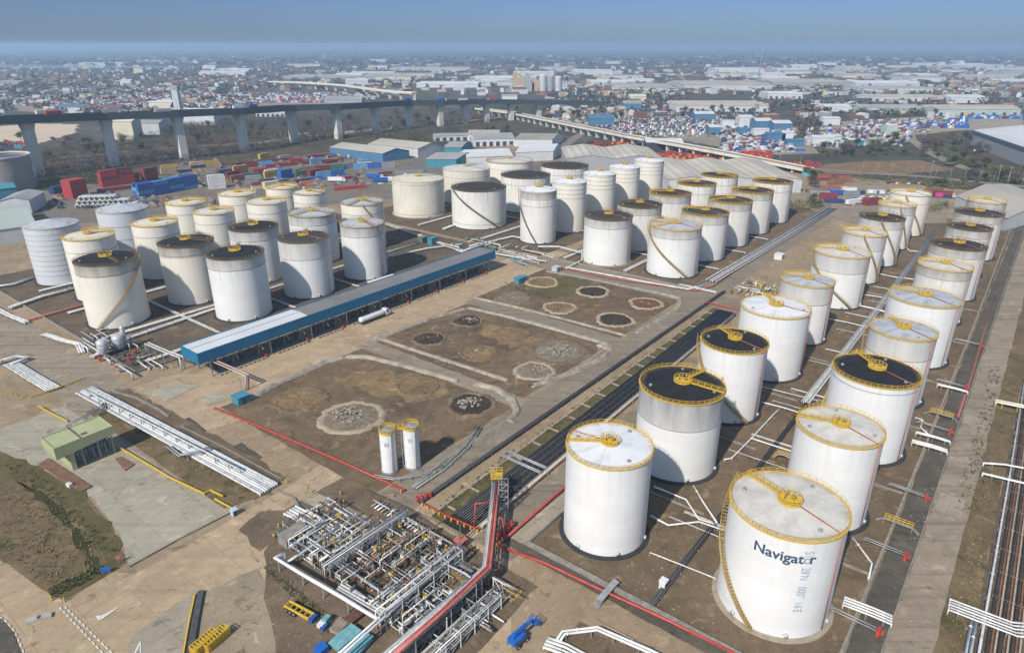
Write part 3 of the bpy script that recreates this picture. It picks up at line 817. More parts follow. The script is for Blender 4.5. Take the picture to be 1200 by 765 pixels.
def bank(label, pts, w, h, mat, name='bund_wall', cat='bund wall', rough=.3, top=.4, group=None, step=1.6):
    """low earth or concrete bank with a worn crest following pts"""
    P = [p for p, _ in along(pts, step)] + [pts[-1]]
    b = MB(); rows = []
    L = offs(P, 1.0); N_ = len(P)
    for i, p in enumerate(P):
        nx, ny = L[i][0]-p[0], L[i][1]-p[1]
        e = 0.35 if i in (0, N_-1) else 1.0
        row = []
        for (s, z) in ((-1, 0), (-top, 1), (0, 1.06), (top, 1), (1, 0)):
            j = 1 + rough*(random.random()-.5)
            row.append((p[0]+nx*w/2*s*j, p[1]+ny*w/2*s*j, z*h*e*(1+rough*.6*(random.random()-.5)) if z else -.05))
        rows.append(row)
    vs = [q for r_ in rows for q in r_]; fs = []
    for i in range(N_-1):
        for j in range(4): fs.append((i*5+j, i*5+j+1, (i+1)*5+j+1, (i+1)*5+j))
    fs.append((0,1,2,3,4)); fs.append(tuple((N_-1)*5+k for k in (4,3,2,1,0)))
    b.add(vs, fs)
    o = b.build(name, mat, loc=(pts[0][0], pts[0][1], 0)); return tag(o, label, cat, group)
def kerb(label, pts, w, h, mat, name='bund_wall', cat='bund wall', group=None):
    b = MB()
    P = [(p[0], p[1], 0) for p in pts]; A = offs(P, -w/2); C = offs(P, w/2); n = len(P)
    vs = []
    for i in range(n): vs += [(A[i][0],A[i][1],-.05),(C[i][0],C[i][1],-.05),(C[i][0],C[i][1],h),(A[i][0],A[i][1],h)]
    fs = [(0,1,2,3)]
    for i in range(n-1):
        for j in range(4): fs.append((i*4+j, i*4+(j+1) % 4, (i+1)*4+(j+1) % 4, (i+1)*4+j))
    fs.append(tuple((n-1)*4+k for k in (3,2,1,0)))
    b.add(vs, fs); o = b.build(name, mat, loc=P[0]); return tag(o, label, cat, group)
def fence(label, pts, h=1.8, step=4.0, mat=None, mesh=None, name='fence', cat='fence', rails=(1.0,.5), post=.1, limit=100):
    t = thing(name, (pts[0][0], pts[0][1], 0), label, cat)
    mat = mat or M_dsteel
    for k in rails:
        b = MB()
        for a, c in zip(pts, pts[1:]): b.beam((a[0],a[1],h*k), (c[0],c[1],h*k), post*.8)
        b.build('rail', mat, t)
    for (p, hd) in along([(q[0],q[1],0) for q in pts], step)[:limit]:
        b = MB(); b.beam((p[0],p[1],0), (p[0],p[1],h+.05), post); b.build('post', mat, t)
    if mesh:
        b = MB()
        for a, c in zip(pts, pts[1:]):
            L = hypot(c[0]-a[0], c[1]-a[1]); k = max(1, int(L/.5))
            for j in range(k):
                p = tuple(a[i]+(c[i]-a[i])*(j+.5)/k for i in range(2)); b.beam((p[0],p[1],.05), (p[0],p[1],h), .035)
        b.build('mesh_panel', mesh, t)
    return t
def guard(label, pts, mat, group=None, h=.75, name='crash_barrier'):
    t = thing(name, (pts[0][0], pts[0][1], 0), label, 'crash barrier', group)
    b = MB()
    for a, c in zip(pts, pts[1:]): b.beam((a[0],a[1],h), (c[0],c[1],h), .28, .42)
    b.build('rail', mat, t)
    for (p, hd) in along([(q[0],q[1],0) for q in pts], 2.5)[:60]:
        b = MB(); b.beam((p[0],p[1],0), (p[0],p[1],h-.1), .18); b.build('post', mat, t)
    return t

M_bank = paint('worn_bank_concrete', (.30,.265,.21), .5, .35, .95, coords='World')
# -- bund walls
WG = 'low walls round the tank bunds'
bank('worn pale concrete bank with a broken crest along the upper left of the front empty bund', wp([(278,474),(330,447),(382,424),(405,418)]), 2.9, 0.77, M_bank)
bank('pale rounded concrete bank across the far corner of the front empty bund', wp([(405,418),(432,419),(470,428),(537,447)]), 2.7, 0.84, M_bank)
bank('hooked pale concrete bank round the right corner of the front empty bund', wp([(556,450),(580,455),(600,468),(607,482),(597,495)]), 2.9, 0.84, M_bank)
bank('low brown earth bank along the lower right of the front empty bund', wp([(595,493),(560,515),(520,540),(484,571)]), 2.0, 0.56, M_concd)
bank('pale bank along the near left edge of the middle empty bund', wp([(445,397),(490,412),(540,428),(595,446)]), 2.2, 0.63, M_bank)
bank('long pale bank along the upper left of the middle empty bund', wp([(437,398),(470,386),(506,373),(545,362)]), 2.2, 0.63, M_bank)
bank('crumbling pale bank along the far side of the middle empty bund', wp([(548,361),(590,370),(650,386),(714,404)]), 2.4, 0.70, M_bank)
bank('bent pale bank round the right corner of the middle empty bund', wp([(700,404),(716,410),(705,420),(670,437),(622,453)]), 2.5, 0.70, M_bank)
bank('pale bank along the near side of the far empty bund', wp([(556,349),(600,359),(660,374),(735,394)]), 2.0, 0.56, M_bank)
bank('hooked pale bank round the right corner of the far empty bund', wp([(745,390),(775,374),(797,358),(796,350),(775,344)]), 2.5, 0.70, M_bank)
bank('brown bank along the far side of the far empty bund', wp([(640,318),(690,327),(740,337),(778,345)]), 1.9, 0.56, M_concd)
kerb('long dark bund wall between the side lane and the right-hand tanks', sp([(99,-73.2),(300,-73.4),(520,-74.5)]), .5, .9, M_concd)
kerb('dark bund wall between the right-hand tanks and the asphalt strip', sp([(98.6,-9.2),(300,-9.4),(520,-11)]), .55, .9, M_concd)
kerb('dark front bund wall of the right-hand tanks behind the red main', sp([(98.5,-73.2),(98.6,-9.4)]), 1.0, .8, M_concd)
kerb('bund wall on the inner side of the middle tank field lane', sp([(285,-118.2),(520,-117.5)]), .5, .8, M_concd)
kerb('bund wall in front of the middle tank field', sp([(284.6,-196),(284.8,-118.5)]), .5, .8, M_concd)
kerb('bund wall between the left tank field and the loading canopy', sp([(84,-232),(280,-231.5)]), .4, .8, M_concd)
kerb('bund wall along the near end of the left tank field', sp([(83.6,-395),(83.7,-232.3)]), .4, .8, M_concd)
kerb('tan coping along the grass side of the pipe channel', sp([(92,-97.7),(268,-100.8)]), .5, .3, M_pipet, 'channel_coping', 'kerb')
kerb('tan coping along the lane side of the pipe channel', sp([(92,-85.9),(268,-90.8)]), .4, .5, M_pipet, 'channel_coping', 'kerb')

kerb('dark broken kerb curving beside the left pipe bundle', wp([(132,459),(160,467),(185,480),(198,489)]), .7, .5, M_concd, 'kerb', 'kerb')
kerb('long low kerb between the left pipe bundle and the bund road', wp([(212,500),(262,524),(330,562)]), .35, .35, M_concd, 'kerb', 'kerb')
kerb('dark kerb along the front edge of the concrete apron', wp([(152,664),(210,632),(272,600)]), .3, .22, M_dsteel, 'kerb', 'kerb')
kerb('low kerb beside the grey plant box of the pipe tangle', wp([(322,575),(345,585),(352,596)]), .4, .5, M_concd, 'kerb', 'kerb')
kerb('pale kerb along the left side of the right road', sp([(70,-3.3),(300,-3.6),(540,-4.2)]), .25, .15, M_concd, 'kerb', 'kerb')
# -- remains of demolished tanks
def pad(px, py, rx, label, mat_in, rub=0, ringm=None, h=.35, seed=0):
    x, y, _ = G(px, py); d = hypot(hypot(x, y), CAM_H); R = rx*d/FPX
    rnd = random.Random(seed*13+5)
    t = thing('tank_footing', (x, y, .1), label, 'tank footing', 'footings of demolished tanks', world_space=False)
    n = 40; b = MB(); vs = []; fs = []
    for j in range(n):
        a = 2*pi*j/n; k = 1+.16*(rnd.random()-.5)+.05*sin(3*a+seed)
        for (rr, z) in ((1.12, -.1), (1.05, h*(.5+.8*rnd.random())), (.93, h*(.5+.7*rnd.random())), (.86, .05)):
            vs.append((R*rr*k*cos(a), R*rr*k*sin(a), z))
    for j in range(n):
        for i in range(3): fs.append((j*4+i, ((j+1) % n)*4+i, ((j+1) % n)*4+i+1, j*4+i+1))
    b.add(vs, fs, 0, True); b.build('ring', ringm or M_concd, t)
    b = MB(); vs = [(0,0,.14+.4*rnd.random()*(rub > 20))]
    for i, rr in enumerate((.3,.6,.9)):
        for j in range(n):
            a = 2*pi*j/n; vs.append((R*rr*cos(a), R*rr*sin(a), .1+.25*rnd.random()*(i < 2)))
    fs = [(0, 1+j, 1+(j+1) % n) for j in range(n)]
    for i in range(2):
        for j in range(n): fs.append((1+i*n+j, 1+(i+1)*n+j, 1+(i+1)*n+(j+1) % n, 1+i*n+(j+1) % n))
    b.add(vs, fs); b.build('floor', mat_in, t)
    if rub:
        b = MB()
        cx, cy2 = R*.4*(rnd.random()-.5), R*.4*(rnd.random()-.3)
        for k in range(rub):
            a = rnd.random()*2*pi; s = R*.55*rnd.random()**.8
            px_, py_ = cx+s*cos(a), cy2+s*sin(a); q = .25+.75*rnd.random()**2
            zz = .1+max(0, (1-s/(R*.6))*1.5*rnd.random()) if rub > 30 else .12
            vs = [(px_+q*(rnd.random()*.5+.5)*cos(2*pi*i/6+1), py_+q*(rnd.random()*.5+.5)*sin(2*pi*i/6+1), zz+q*.2*rnd.random()) for i in range(6)]
            vs += [(px_+.2*q*(rnd.random()-.5), py_+.2*q*(rnd.random()-.5), zz+q*.7), (px_, py_, -.1)]
            b.add(vs, [(i, (i+1) % 6, 6) for i in range(6)] + [((i+1) % 6, i, 7) for i in range(6)])
        o = b.build('rubble', M_rubble, t); o['kind'] = 'stuff'
    return t
M_ringp = ground_mat('pale_footing_ring', [(.3,(.17,.15,.12)),(.5,(.28,.245,.195)),(.72,(.38,.34,.275))], .2, 1.0)
M_ringd = ground_mat('earthy_footing_ring', [(.3,(.07,.056,.042)),(.5,(.13,.10,.075)),(.72,(.22,.18,.135))], .2, 1.0)
G_pdark = ground_mat('black_sludge', [(.3,(.02,.018,.017)),(.55,(.04,.035,.03)),(.75,(.12,.095,.07))], .25, 1.2)
G_prust = paint('rust_coloured_soil', (.14,.06,.035), .5, .6, .9)
G_psand = ground_mat('ochre_soil', [(.3,(.07,.052,.036)),(.5,(.15,.108,.068)),(.72,(.26,.185,.11))], .12, .8)
G_pgrey = ground_mat('grey_rubble_soil', [(.3,(.08,.07,.058)),(.5,(.15,.13,.105)),(.72,(.26,.23,.19))], .2, 1.0)
for i, a in enumerate([
    (352,468,28,'ochre footing at the left of the front empty bund with a small rubble heap',G_psand,14),
    (412,489,34,'pale grey footing with a heap of broken concrete in the front empty bund',G_pgrey,90),
    (552,474,27,'dark footing with a long rubble heap at the right of the front empty bund',G_pdark,60),
    (490,452,24,'faint sandy footing in the middle of the front empty bund',G_psand,0),
    (548,376,18,'dark footing with pale rubble at the far corner of the middle empty bund',G_pdark,26),
    (503,397,19,'black sludge footing with a pale cross at the left of the middle empty bund',G_pdark,12),
    (561,414,21,'brown footing with a small rubble heap near the front of the middle empty bund',G_psand,18),
    (600,392,20,'faint brown footing near the centre of the middle empty bund',G_psand,0),
    (655,412,33,'large grey rubble-strewn footing at the right of the middle empty bund',G_pgrey,130),
    (626,435,22,'grey mound footing at the near corner of the middle empty bund',G_pgrey,30),
    (601,349,20,'grey-green footing at the left of the far empty bund',G_pgrey,10),
    (636,331,18,'plain brown footing at the far corner of the far empty bund',G_psand,0),
    (695,342,18,'footing holding a dark puddle, far side of the far empty bund',G_pdark,0),
    (656,361,18,'footing with a thin dark stain, near middle of the far empty bund',G_psand,6),
    (757,356,18,'footing filled with rust red soil at the right of the far empty bund',G_prust,6),
    (721,375,21,'footing filled with black sludge, nearest the camera in the far empty bund',G_pdark,0)]):
    pad(*a, ringm=M_ringp if i in (1,9,11,12,13,14,15) else M_ringd, seed=i)

# -- pipe channel
rack('bundle of black pipes lying in the oily channel beside the grass strip', [S(96,-90,.55), S(180,-92,.55), S(266,-94.4,.55)], 11, .66, .2, [M_piped, M_piped, M_dsteel], 12)
rack('pair of black pipes along the left fence of the channel', [S(94,-103.3,.7), S(290,-104.6,.7)], 3, .45, .2, [M_piped, M_dsteel], 8)
rack('three pale pipes along the lane edge of the channel', [S(96,-85.0,1.0), S(265,-89.8,1.0)], 3, .4, .14, [M_pipet, M_white, M_pipet], 8)
fence('dark post fence along the left side of the pipe channel', sp([(94,-102.5,0),(290,-103.9,0)]), 1.5, 3.0, rails=(1.0,.6,.3))
for k in range(19):
    u = 97 + k*9.1; dv = -(u-92)*.0172
    b = MB(S); b.box(u, -97.6+dv, 0, u+.55, -94.4+dv, .28)
    tag(b.build('concrete_sleeper', M_pipet, loc=S(u,-96+dv)), 'tan concrete strip crossing the grass bed of the pipe channel', 'sleeper', 'concrete strips across the channel grass')
for (u, lab) in ((121,'steel footbridge over the channel nearest the red pipe tower'),(123.6,'second steel pipe crossing over the channel, next to the footbridge')):
    t = thing('pipe_crossing', S(u,-99), lab, 'footbridge')
    for s in (0, .7):
        part_tube(t, [S(u+s,-100,0), S(u+s,-99.6,1.5), S(u+s,-86.4,1.5), S(u+s,-86,0)], .13, M_steel)
    b = MB(S); b.box(u+.1,-99.4,1.4,u+.6,-86.6,1.5); b.build('deck', M_steel, t)

# -- fire mains (red)
def firemain(label, pts, r=.22, z=.75, step=3.2, mat=None, posts=True):
    t = thing('fire_main', (pts[0][0], pts[0][1], 0), label, 'fire main', 'red fire mains')
    part_tube(t, [(p[0],p[1],z) for p in pts], r, mat or M_red)
    part_tube(t, [(p[0],p[1],z*.35) for p in offs(pts, .35)], r*.55, mat or M_redf)
    if posts:
        for (p, h) in along([(q[0],q[1],0) for q in pts], step)[:60]:
            b = MB(); b.beam((p[0],p[1],0), (p[0],p[1],z), .22); b.build('post', mat or M_red, t)
    return t
firemain('long red pipe with posts along the near edge of the front empty bund', wp([(252,480),(330,513),(400,543),(474,577)]), .3)
firemain('long red pipe along the front of the right-hand tank bund', wp([(586,643),(640,663),(700,692),(770,724),(860,768)]), .3)
firemain('red pipe running up the side lane left of the nearest pale-roofed tank', sp([(94,-78),(125,-78.3),(160,-78.5)]), .3)
firemain('faded red pipe in front of the middle tank field', wp([(652,315),(720,328),(815,342),(835,337),(862,318)]), .25, mat=M_redf)
firemain('red main crossing the bund edge by the canopy road at the left', wp([(33,377),(96,360),(120,352)]), .3, 1.0, mat=M_redf)
firemain('red main with orange posts at the far end of the pipe channel', wp([(826,356),(850,361),(872,366)]), .22, .9)
firemain('red pipe along the right edge of the asphalt strip', sp([(225,-4.2),(262,-4.4),(300,-5.2),(360,-6.0)]), .15, .5, mat=M_redf)
# -- main pipe runs
rack('wide bundle of white pipes left of the front empty bund', [S(66.8,-231,.95), S(73.4,-137,.95)], 8, .72, .26, [M_pipew, M_pipeg, M_white], 7, rs=(.3,.22,.26,.34))
rack('single raised white pipe on stilts beside the left pipe bundle', wp([(104,466,.3),(107,461,2.6),(190,503,2.6),(280,549,2.6),(283,556,.4)]), 1, .5, .2, M_pipew, 6)
rack('grey pipe frame crossing the left pipe bundle at mid length', wp([(196,522,1.9),(210,533,2.2),(232,529,2.2),(247,523,2.2)]), 2, .7, .16, M_steel, 4)
rack('grey pipes leading out from under the green canopy', wp([(73,500,2.2),(118,478,2.2),(122,472,1.2)]), 2, .8, .2, M_steel, 5)
rack('five white pipes entering the valve yard from the left', wp([(340,597,.9),(372,614,.9),(404,632,.9)]), 5, .85, .27, [M_white, M_pipew], 5)
rack('white pipes with a dog-leg at the far left edge', wp([(-5,424,1.4),(18,417,1.4),(32,419,1.4),(14,426,1.2)]), 2, .7, .3, M_pipeg, 5)
rack('bundle of white pipes running to the yellow crash barrier at the left', wp([(12,425,.9),(36,440,.9),(62,455,.9)]), 6, .75, .27, [M_pipew, M_pipeg], 5)
rack('pair of thick cream pipes entering the left tank field', wp([(12,360,1.1),(50,347,1.1),(92,336,1.1)]), 2, 1.2, .5, M_pipew, 7)
rack('thick white pipe elbow at the left edge of the left tank field', wp([(-10,358,1.0),(10,369,1.0),(31,377,1.0)]), 2, 1.2, .45, M_pipew, 6)
rack('cream pipes running under the front row of the left field', wp([(108,418,.9),(150,396,.9),(200,379,.9),(250,362,.9),(285,358,.9)]), 2, 1.1, .42, M_pipew, 7)
rack('grey pipes at the foot of the tall grey tank', wp([(-10,336,.9),(15,333,.9),(38,325,.9)]), 3, .9, .3, M_pipeg, 6)
rack('white pipe hoop beside the nearest tall slim tank', wp([(631,289,.5),(631,289,3.0),(655,289,3.0),(682,296,3.0),(682,305,.9),(664,314,.9)]), 1, .6, .4, M_pipew, 0, flange=False)
rack('thick white pipe along the front of the middle tank field', wp([(664,313,.9),(700,320,.9),(760,331,.9),(806,339,.9),(824,334,.9)]), 1, .6, .45, M_pipew, 6)
rack('wide bundle of grey pipes beside the middle tank field lane', [S(300,-115.2,.9), S(390,-113.6,.9), S(500,-112.4,.9)], 7, .8, .26, [M_pipeg, M_piped, M_pipew, M_steel], 9)
rack('dark pipe pair running between the lettered tank and its left neighbour', [S(98.8,-42.5,.6), S(150,-42.5,.6), S(205,-43,.6)], 3, .45, .17, [M_piped, M_dsteel], 9)
rack('grey pipe track between the two columns of the right-hand field', [S(205,-43.5,.8), S(300,-44,.8), S(460,-46,.8)], 5, .55, .2, [M_pipeg, M_steel, M_pipew], 10)
rack('brown pipes on sleepers beside the right road', [S(70,14.6,.5), S(200,14.2,.5), S(320,12.6,.5)], 9, .62, .17, [M_pipet, M_rust, M_piped], 9)
rack('grey pipe along the left edge of the right pipe track', [S(95,11.0,.9), S(200,10.6,.9), S(320,9.4,.9)], 1, .5, .22, M_pipeg, 9)
rack('white pipe along the right edge of the right pipe track', [S(120,18.6,.9), S(205,18.0,.9), S(320,16.6,.9)], 1, .5, .22, M_white, 9)
rack('white pipe bridge crossing the right pipe track at the bottom right', [S(135.5,4.8,1.6), S(136,15.5,1.6), S(138,18.2,1.4)], 5, .85, .17, [M_white, M_pipew], 4)
rack('white pipes dropping down the picture edge from the bottom right bridge', [S(135,9.2,.7), S(100,9.6,.7)], 2, .7, .24, M_white, 7)
rack('thin white pipe pair crossing the right road verge', [S(199,4.6,1.3), S(201,9,1.6), S(206,26,1.6)], 1, .8, .26, M_white, 5)
rack('thick white pipe crossing the right road verge', [S(193.5,5.0,1.2), S(197,26,1.2)], 1, .9, .3, M_white, 5)
rack('yellow framed pipe bridge over the right pipe track', [S(241,3.8,1.8), S(244,24,1.8)], 3, .8, .26, [M_white, M_yellow, M_white], 4, supp=M_yellow)
rack('white pipes at the lower edge beside the boom lift', wp([(655,749,1.0),(660,741,1.3),(700,736,1.3),(760,762,1.3),(790,776,1.3)]), 2, .7, .26, M_white, 5)
rack('second bundle of white pipes at the lower edge', wp([(640,752,.7),(662,760,.7),(690,775,.7)]), 4, .8, .24, [M_white, M_pipew], 5)
rack('single thin tan pipe in front of the red main', wp([(697,726,.4),(740,748,.4),(785,772,.4)]), 1, .5, .14, M_pipet, 6)
# branch pipes from the tanks to the track between the columns
BG = 'white branch pipes between the right-hand tanks'
for lab, pts in (
    ('white branch pipe from the nearest pale-roofed tank towards the lettered tank', [(763,604),(783,615),(819,611),(852,622)]),
    ('white branch pipe leaving the sooty-banded tank and bending to the right', [(767,570),(804,585),(819,608),(836,613)]),
    ('straight white branch pipe from the foot of the sooty-banded tank', [(813,569),(824,588),(840,612)]),
    ('thin white line across the soil in front of the lettered tank', [(762,647),(800,662),(838,677)]),
    ('white pipe bend running from the sooty-banded tank up to the track', [(849,538),(857,537),(880,514),(905,487),(914,478)]),
    ('white branch pipe behind the sooty-banded tank', [(880,513),(910,523),(936,531)]),
    ('white branch pipe crossing to the black-roofed tank of the right column', [(893,471),(920,478),(945,486)]),
    ('thin white pipe just behind that crossing to the black-roofed tank', [(893,453),(925,461),(958,469)]),
    ('white pipe bends at the right foot of the lettered tank', [(1000,630),(1013,648),(1022,660),(1018,677)]),
    ('white pipe bends at the right foot of the black-roofed tank', [(1073,489),(1081,492),(1079,501),(1088,509)]),
    ('white branch pipe across the track in the middle of the right field', [(968,373),(990,377),(1016,383)]),
    ('white branch pipe pair from the slanting-stair tank to the track', [(1008,358),(1030,363),(1042,367)]),
    ('white branch pipe from the narrow far tank to the track', [(1027,320),(1050,325),(1072,327)]),
    ('thick white branch pipe beside the wide blue-grey roof', [(1012,345),(1025,347),(1038,349)]),
    ('white hoop pipe near the rusty-roofed twin tanks', [(1058,285),(1066,294),(1080,295)])):
    rack(lab, wp(pts, .75), 2 if 'pair' in lab else 1, .7, .2 if 'thin' not in lab else .12, M_white, 5, 'branch_pipe', 'pipe', BG)
for (u, v, lab, n) in ((123.5,-12,'four thick white pipes leaving the right side of the lettered tank over the asphalt',4),
                       (199,-12.5,'thick white pipes leaving the right side of the black-roofed tank',3),
                       (205,-12.5,'white pipe pair just above the thick ones by the black-roofed tank',2),
                       (243,-12.5,'white pipes leaving the brown-stained grey-roofed tank to the right',2)):
    rack(lab, [S(u,v,1.5), S(u+.4,v+5,1.5), S(u+1,v+8.5,1.1)], n, .8, .19, M_white, 3, 'branch_pipe', 'pipe', BG)

# -- stiles and red-ended hydrant bridges over the right bund wall
def hydrant(u, i, side):
    t = thing('hydrant_crossing', S(u,-9), f'grey pipe crossing with red hydrant valves, {side}', 'pipe crossing', 'hydrant crossings over the right bund wall')
    for k in (0, .8):
        part_tube(t, [S(u+k,-14,.4), S(u+k,-13,1.5), S(u+k,-5.2,1.3)], .12, M_steel)
    for k in range(3):
        b = MB(S); b.box(u-.3+k*.6,-5.2,0.02,u+.05+k*.6,-4.6,1.5); b.tube([(u-.1+k*.6,-4.9,1.5),(u-.1+k*.6,-4.9,1.9)], .12, 6)
        b.tube([(u-.1+k*.6,-4.6,.9),(u-.1+k*.6,-3.9,.9)], .14, 6); b.build('hydrant', M_red, t)
for i, (u, side) in enumerate(((119.5,'nearest the picture foot'),(146,'right of the plain yellow-platform tank'),(172.5,'between the two yellow stiles'),(212,'right of the black-roofed tank'),(247,'second yellow stile from the far end side'),(290,'far along the asphalt strip'))):
    hydrant(u, i, side)
def stile(u, lab):
    t = thing('stile', S(u,-9), lab, 'footbridge', 'stiles over the right bund wall')
    b = MB(S); b.box(u-.5,-11.4,1.15,u+.5,-5.4,1.25)
    for k in range(4):
        b.box(u-.5,-11.6-.35*k-.3,.9-.28*k,u+.5,-11.6-.35*k,.95-.28*k); b.box(u-.5,-5.2+.35*k,.9-.28*k,u+.5,-4.9+.35*k,.95-.28*k)
    b.build('deck', M_steel, t)
    for s in (-.5, .5):
        b = MB(S)
        for k in range(7): b.beam((u+s,-11.4+k,0 if k in (0,6) else 1.2), (u+s,-11.4+k,2.3), .09)
        b.beam((u+s,-11.4,2.3),(u+s,-5.4,2.3),.1); b.beam((u+s,-11.4,1.75),(u+s,-5.4,1.75),.08)
        b.build('handrail', M_yellow, t)
stile(157.5,'yellow railed stile over the bund wall beside the plain yellow-platform tank')
stile(222,'yellow railed stile over the bund wall behind the black-roofed tank')
t = thing('stile', G(712,697), 'grey steel stile over the front red main of the right bund', 'footbridge')
b = MB(S); u0, v0, _ = UV(712,697); b.box(u0-3.5,v0-.7,1.3,u0+3.5,v0+.7,1.42); b.build('deck', M_steel, t)
for s in (-3.3,3.3):
    b = MB(S)
    for k in range(4): b.box(u0+s-.2+(.3*k if s > 0 else -.3*k), v0-.6, 1.0-.3*k, u0+s+.2+(.3*k if s > 0 else -.3*k), v0+.6, 1.06-.3*k)
    b.build('step', M_steel, t)
# arched walkway over the dark pipes
t = thing('arched_walkway', G(918,541), 'small arched yellow-railed walkway over the dark pipes', 'footbridge')
for s in (-.45,.45):
    b = MB(); x, y, _ = G(918,541); pts = []
    for k in range(9):
        a = pi*k/8; q = S(*UV(918,541)); u0, v0, _ = UV(918,541); pts.append(S(u0+s, v0-2.6*cos(a), .3+2.0*sin(a)))
    b.tube(pts, .08, 5); b.tube([(p[0],p[1],p[2]+.9) for p in pts], .06, 5)
    for p in pts: b.beam(p, (p[0],p[1],p[2]+.9), .06)
    b.build('handrail', M_yellow, t)
b = MB(); u0, v0, _ = UV(918,541)
for k in range(8):
    a = pi*(k+.5)/8; p = S(u0, v0-2.6*cos(a), .3+2.0*sin(a)); b.cbox((p[0],p[1],p[2]-.05), (.9,.9,.08), pi/2-AZ)
b.build('tread', M_steel, t)

for lab, pts, n in (('pipes between the two front rows of the left field',[(92,-272),(150,-272),(215,-274),(262,-275)],4),('pipes between the middle rows of the left field',[(92,-312),(150,-313),(215,-316),(262,-318)],4),
    ('pipes behind the grey tanks of the left field',[(95,-352),(160,-353),(255,-354)],3),('pipes between the two rows of the middle field',[(288,-156),(360,-156),(455,-157)],4),
    ('pipes along the inner edge of the middle field',[(288,-192),(360,-192),(455,-193)],3),('pipes between the tall row and the squat tanks',[(290,-252),(350,-252),(450,-252)],4),
    ('pipes between the squat tank rows',[(290,-304),(350,-305),(450,-306)],3),('pipes along the canopy side of the left field',[(88,-238),(160,-238),(255,-238)],3),
    ('cross pipes of the left field by the nearest front tanks',[(120,-240),(120,-345)],2),('cross pipes through the middle of the left field',[(155,-240),(156,-350)],2),('cross pipes near the far end of the left field',[(190,-240),(191,-350)],2),
    ('cross pipes of the middle field behind its first tanks',[(320,-120),(320,-190)],2),('cross pipes of the middle field behind its second tanks',[(357,-120),(357,-190)],2),('cross pipes of the middle field behind its third tanks',[(392,-120),(392,-190)],2),
    ('cross pipes of the back bund behind the front squat tank',[(342,-215),(343,-330)],2),('pipes at the far end of the lane right of the middle field',[(286,-107),(286,-125)],3)):
    rack(lab, [S(u, v, .7) for u, v in pts], n, .8, .24, [M_pipew, M_pipeg, M_pipew, M_rust], 9)
for i, u in enumerate((133, 169, 205, 241, 285, 330)):
    kerb(['nearest','second','third','fourth','fifth','sixth'][i]+' low cross wall dividing the right-hand bund', sp([(u,-72.5),(u+.3,-46)]), .35, .5, M_concd)
for i, u in enumerate((136, 172, 210, 247, 290, 333)):
    kerb(['nearest','second','third','fourth','fifth','sixth'][i]+' low cross wall on the asphalt side of the right-hand bund', sp([(u,-41),(u+.3,-10)]), .35, .5, M_concd)
M_stone = paint('loose_stone', (.24,.20,.155), .5, .5, .95, coords='World')
for i, (u, v0, v1) in enumerate(((127,-52,-34),(131,-50,-34),(164,-52,-36),(176,-50,-30),(200,-52,-33),(212,-50,-32),(238,-52,-34),(252,-50,-36),(275,-52,-30),(296,-54,-30),(318,-50,-36),(340,-52,-34),(362,-50,-36))):
    rack('thin pipe run crossing the soil between the two columns, ' + ['nearest the lettered tank','second from the lettered tank','third from the lettered tank','fourth from the lettered tank','fifth from the lettered tank','sixth from the lettered tank','seventh from the lettered tank','sixth from the far end','fifth from the far end','fourth from the far end','third from the far end','second from the far end','nearest the far end'][i], [S(u,v0,.6), S(u+.5,v1,.6)], 1+i % 2, .5, .12, [M_pipeg, M_pipew, M_rust], 5, 'branch_pipe', 'pipe', BG)
# loose stones, weeds and litter on the bare ground
def scatter(name, label, polys, mat, seed, smin, smax, flatten=.6, up=False):
    rnd = random.Random(seed); b = MB()
    for (x0,y0,x1,y1,x2,y2,x3,y3,n) in polys:
        for k in range(n):
            s, w = rnd.random(), rnd.random()
            px = (x0*(1-s)+x1*s)*(1-w)+(x3*(1-s)+x2*s)*w; py = (y0*(1-s)+y1*s)*(1-w)+(y3*(1-s)+y2*s)*w
            x, y, _ = G(px, py); q = smin+(smax-smin)*rnd.random()**2; z0 = .05
            if up:
                for j in range(5):
                    a = rnd.random()*6.3; l = q*(.5+rnd.random()); w_ = q*.25
                    b.raw([(x-w_*sin(a),y+w_*cos(a),z0),(x+w_*sin(a),y-w_*cos(a),z0),(x+l*.7*cos(a),y+l*.7*sin(a),z0+l*.8)], [(0,1,2)])
            else:
                vs = [(x+q*(.6+.5*rnd.random())*cos(2*pi*i/5), y+q*(.6+.5*rnd.random())*sin(2*pi*i/5), z0+q*.25*rnd.random()) for i in range(5)]
                vs += [(x+.3*q*(rnd.random()-.5), y+.3*q*(rnd.random()-.5), z0+q*flatten), (x, y, -.1)]
                b.raw(vs, [(i,(i+1)%5,5) for i in range(5)]+[((i+1)%5,i,6) for i in range(5)])
    o = b.build(name, mat, loc=(0,0,0)); tag(o, label, name.replace('_',' '), kind='stuff')
B1P = (270,478,405,424,600,480,480,568); B2P = (445,400,545,366,706,408,620,448); B3P = (560,348,640,322,790,350,735,388)
scatter('loose_stones', 'loose stones and rubble strewn over the empty bunds and verges', [(*B1P,260),(*B2P,280),(*B3P,160),(600,655,760,600,860,730,780,760,160),(1020,765,1075,565,1100,565,1075,765,60),(1110,700,1150,520,1170,520,1150,700,160),(310,640,380,690,400,760,300,690,120),(240,700,330,680,400,765,240,765,160),(90,460,320,575,330,560,130,455,160)], M_stone, 61, .07, .36)
M_weed = paint('olive_weeds', (.075,.085,.025), .5, 1, .9, coords='World'); M_dry = paint('dry_grass', (.20,.16,.08), .4, 1, .9, coords='World')
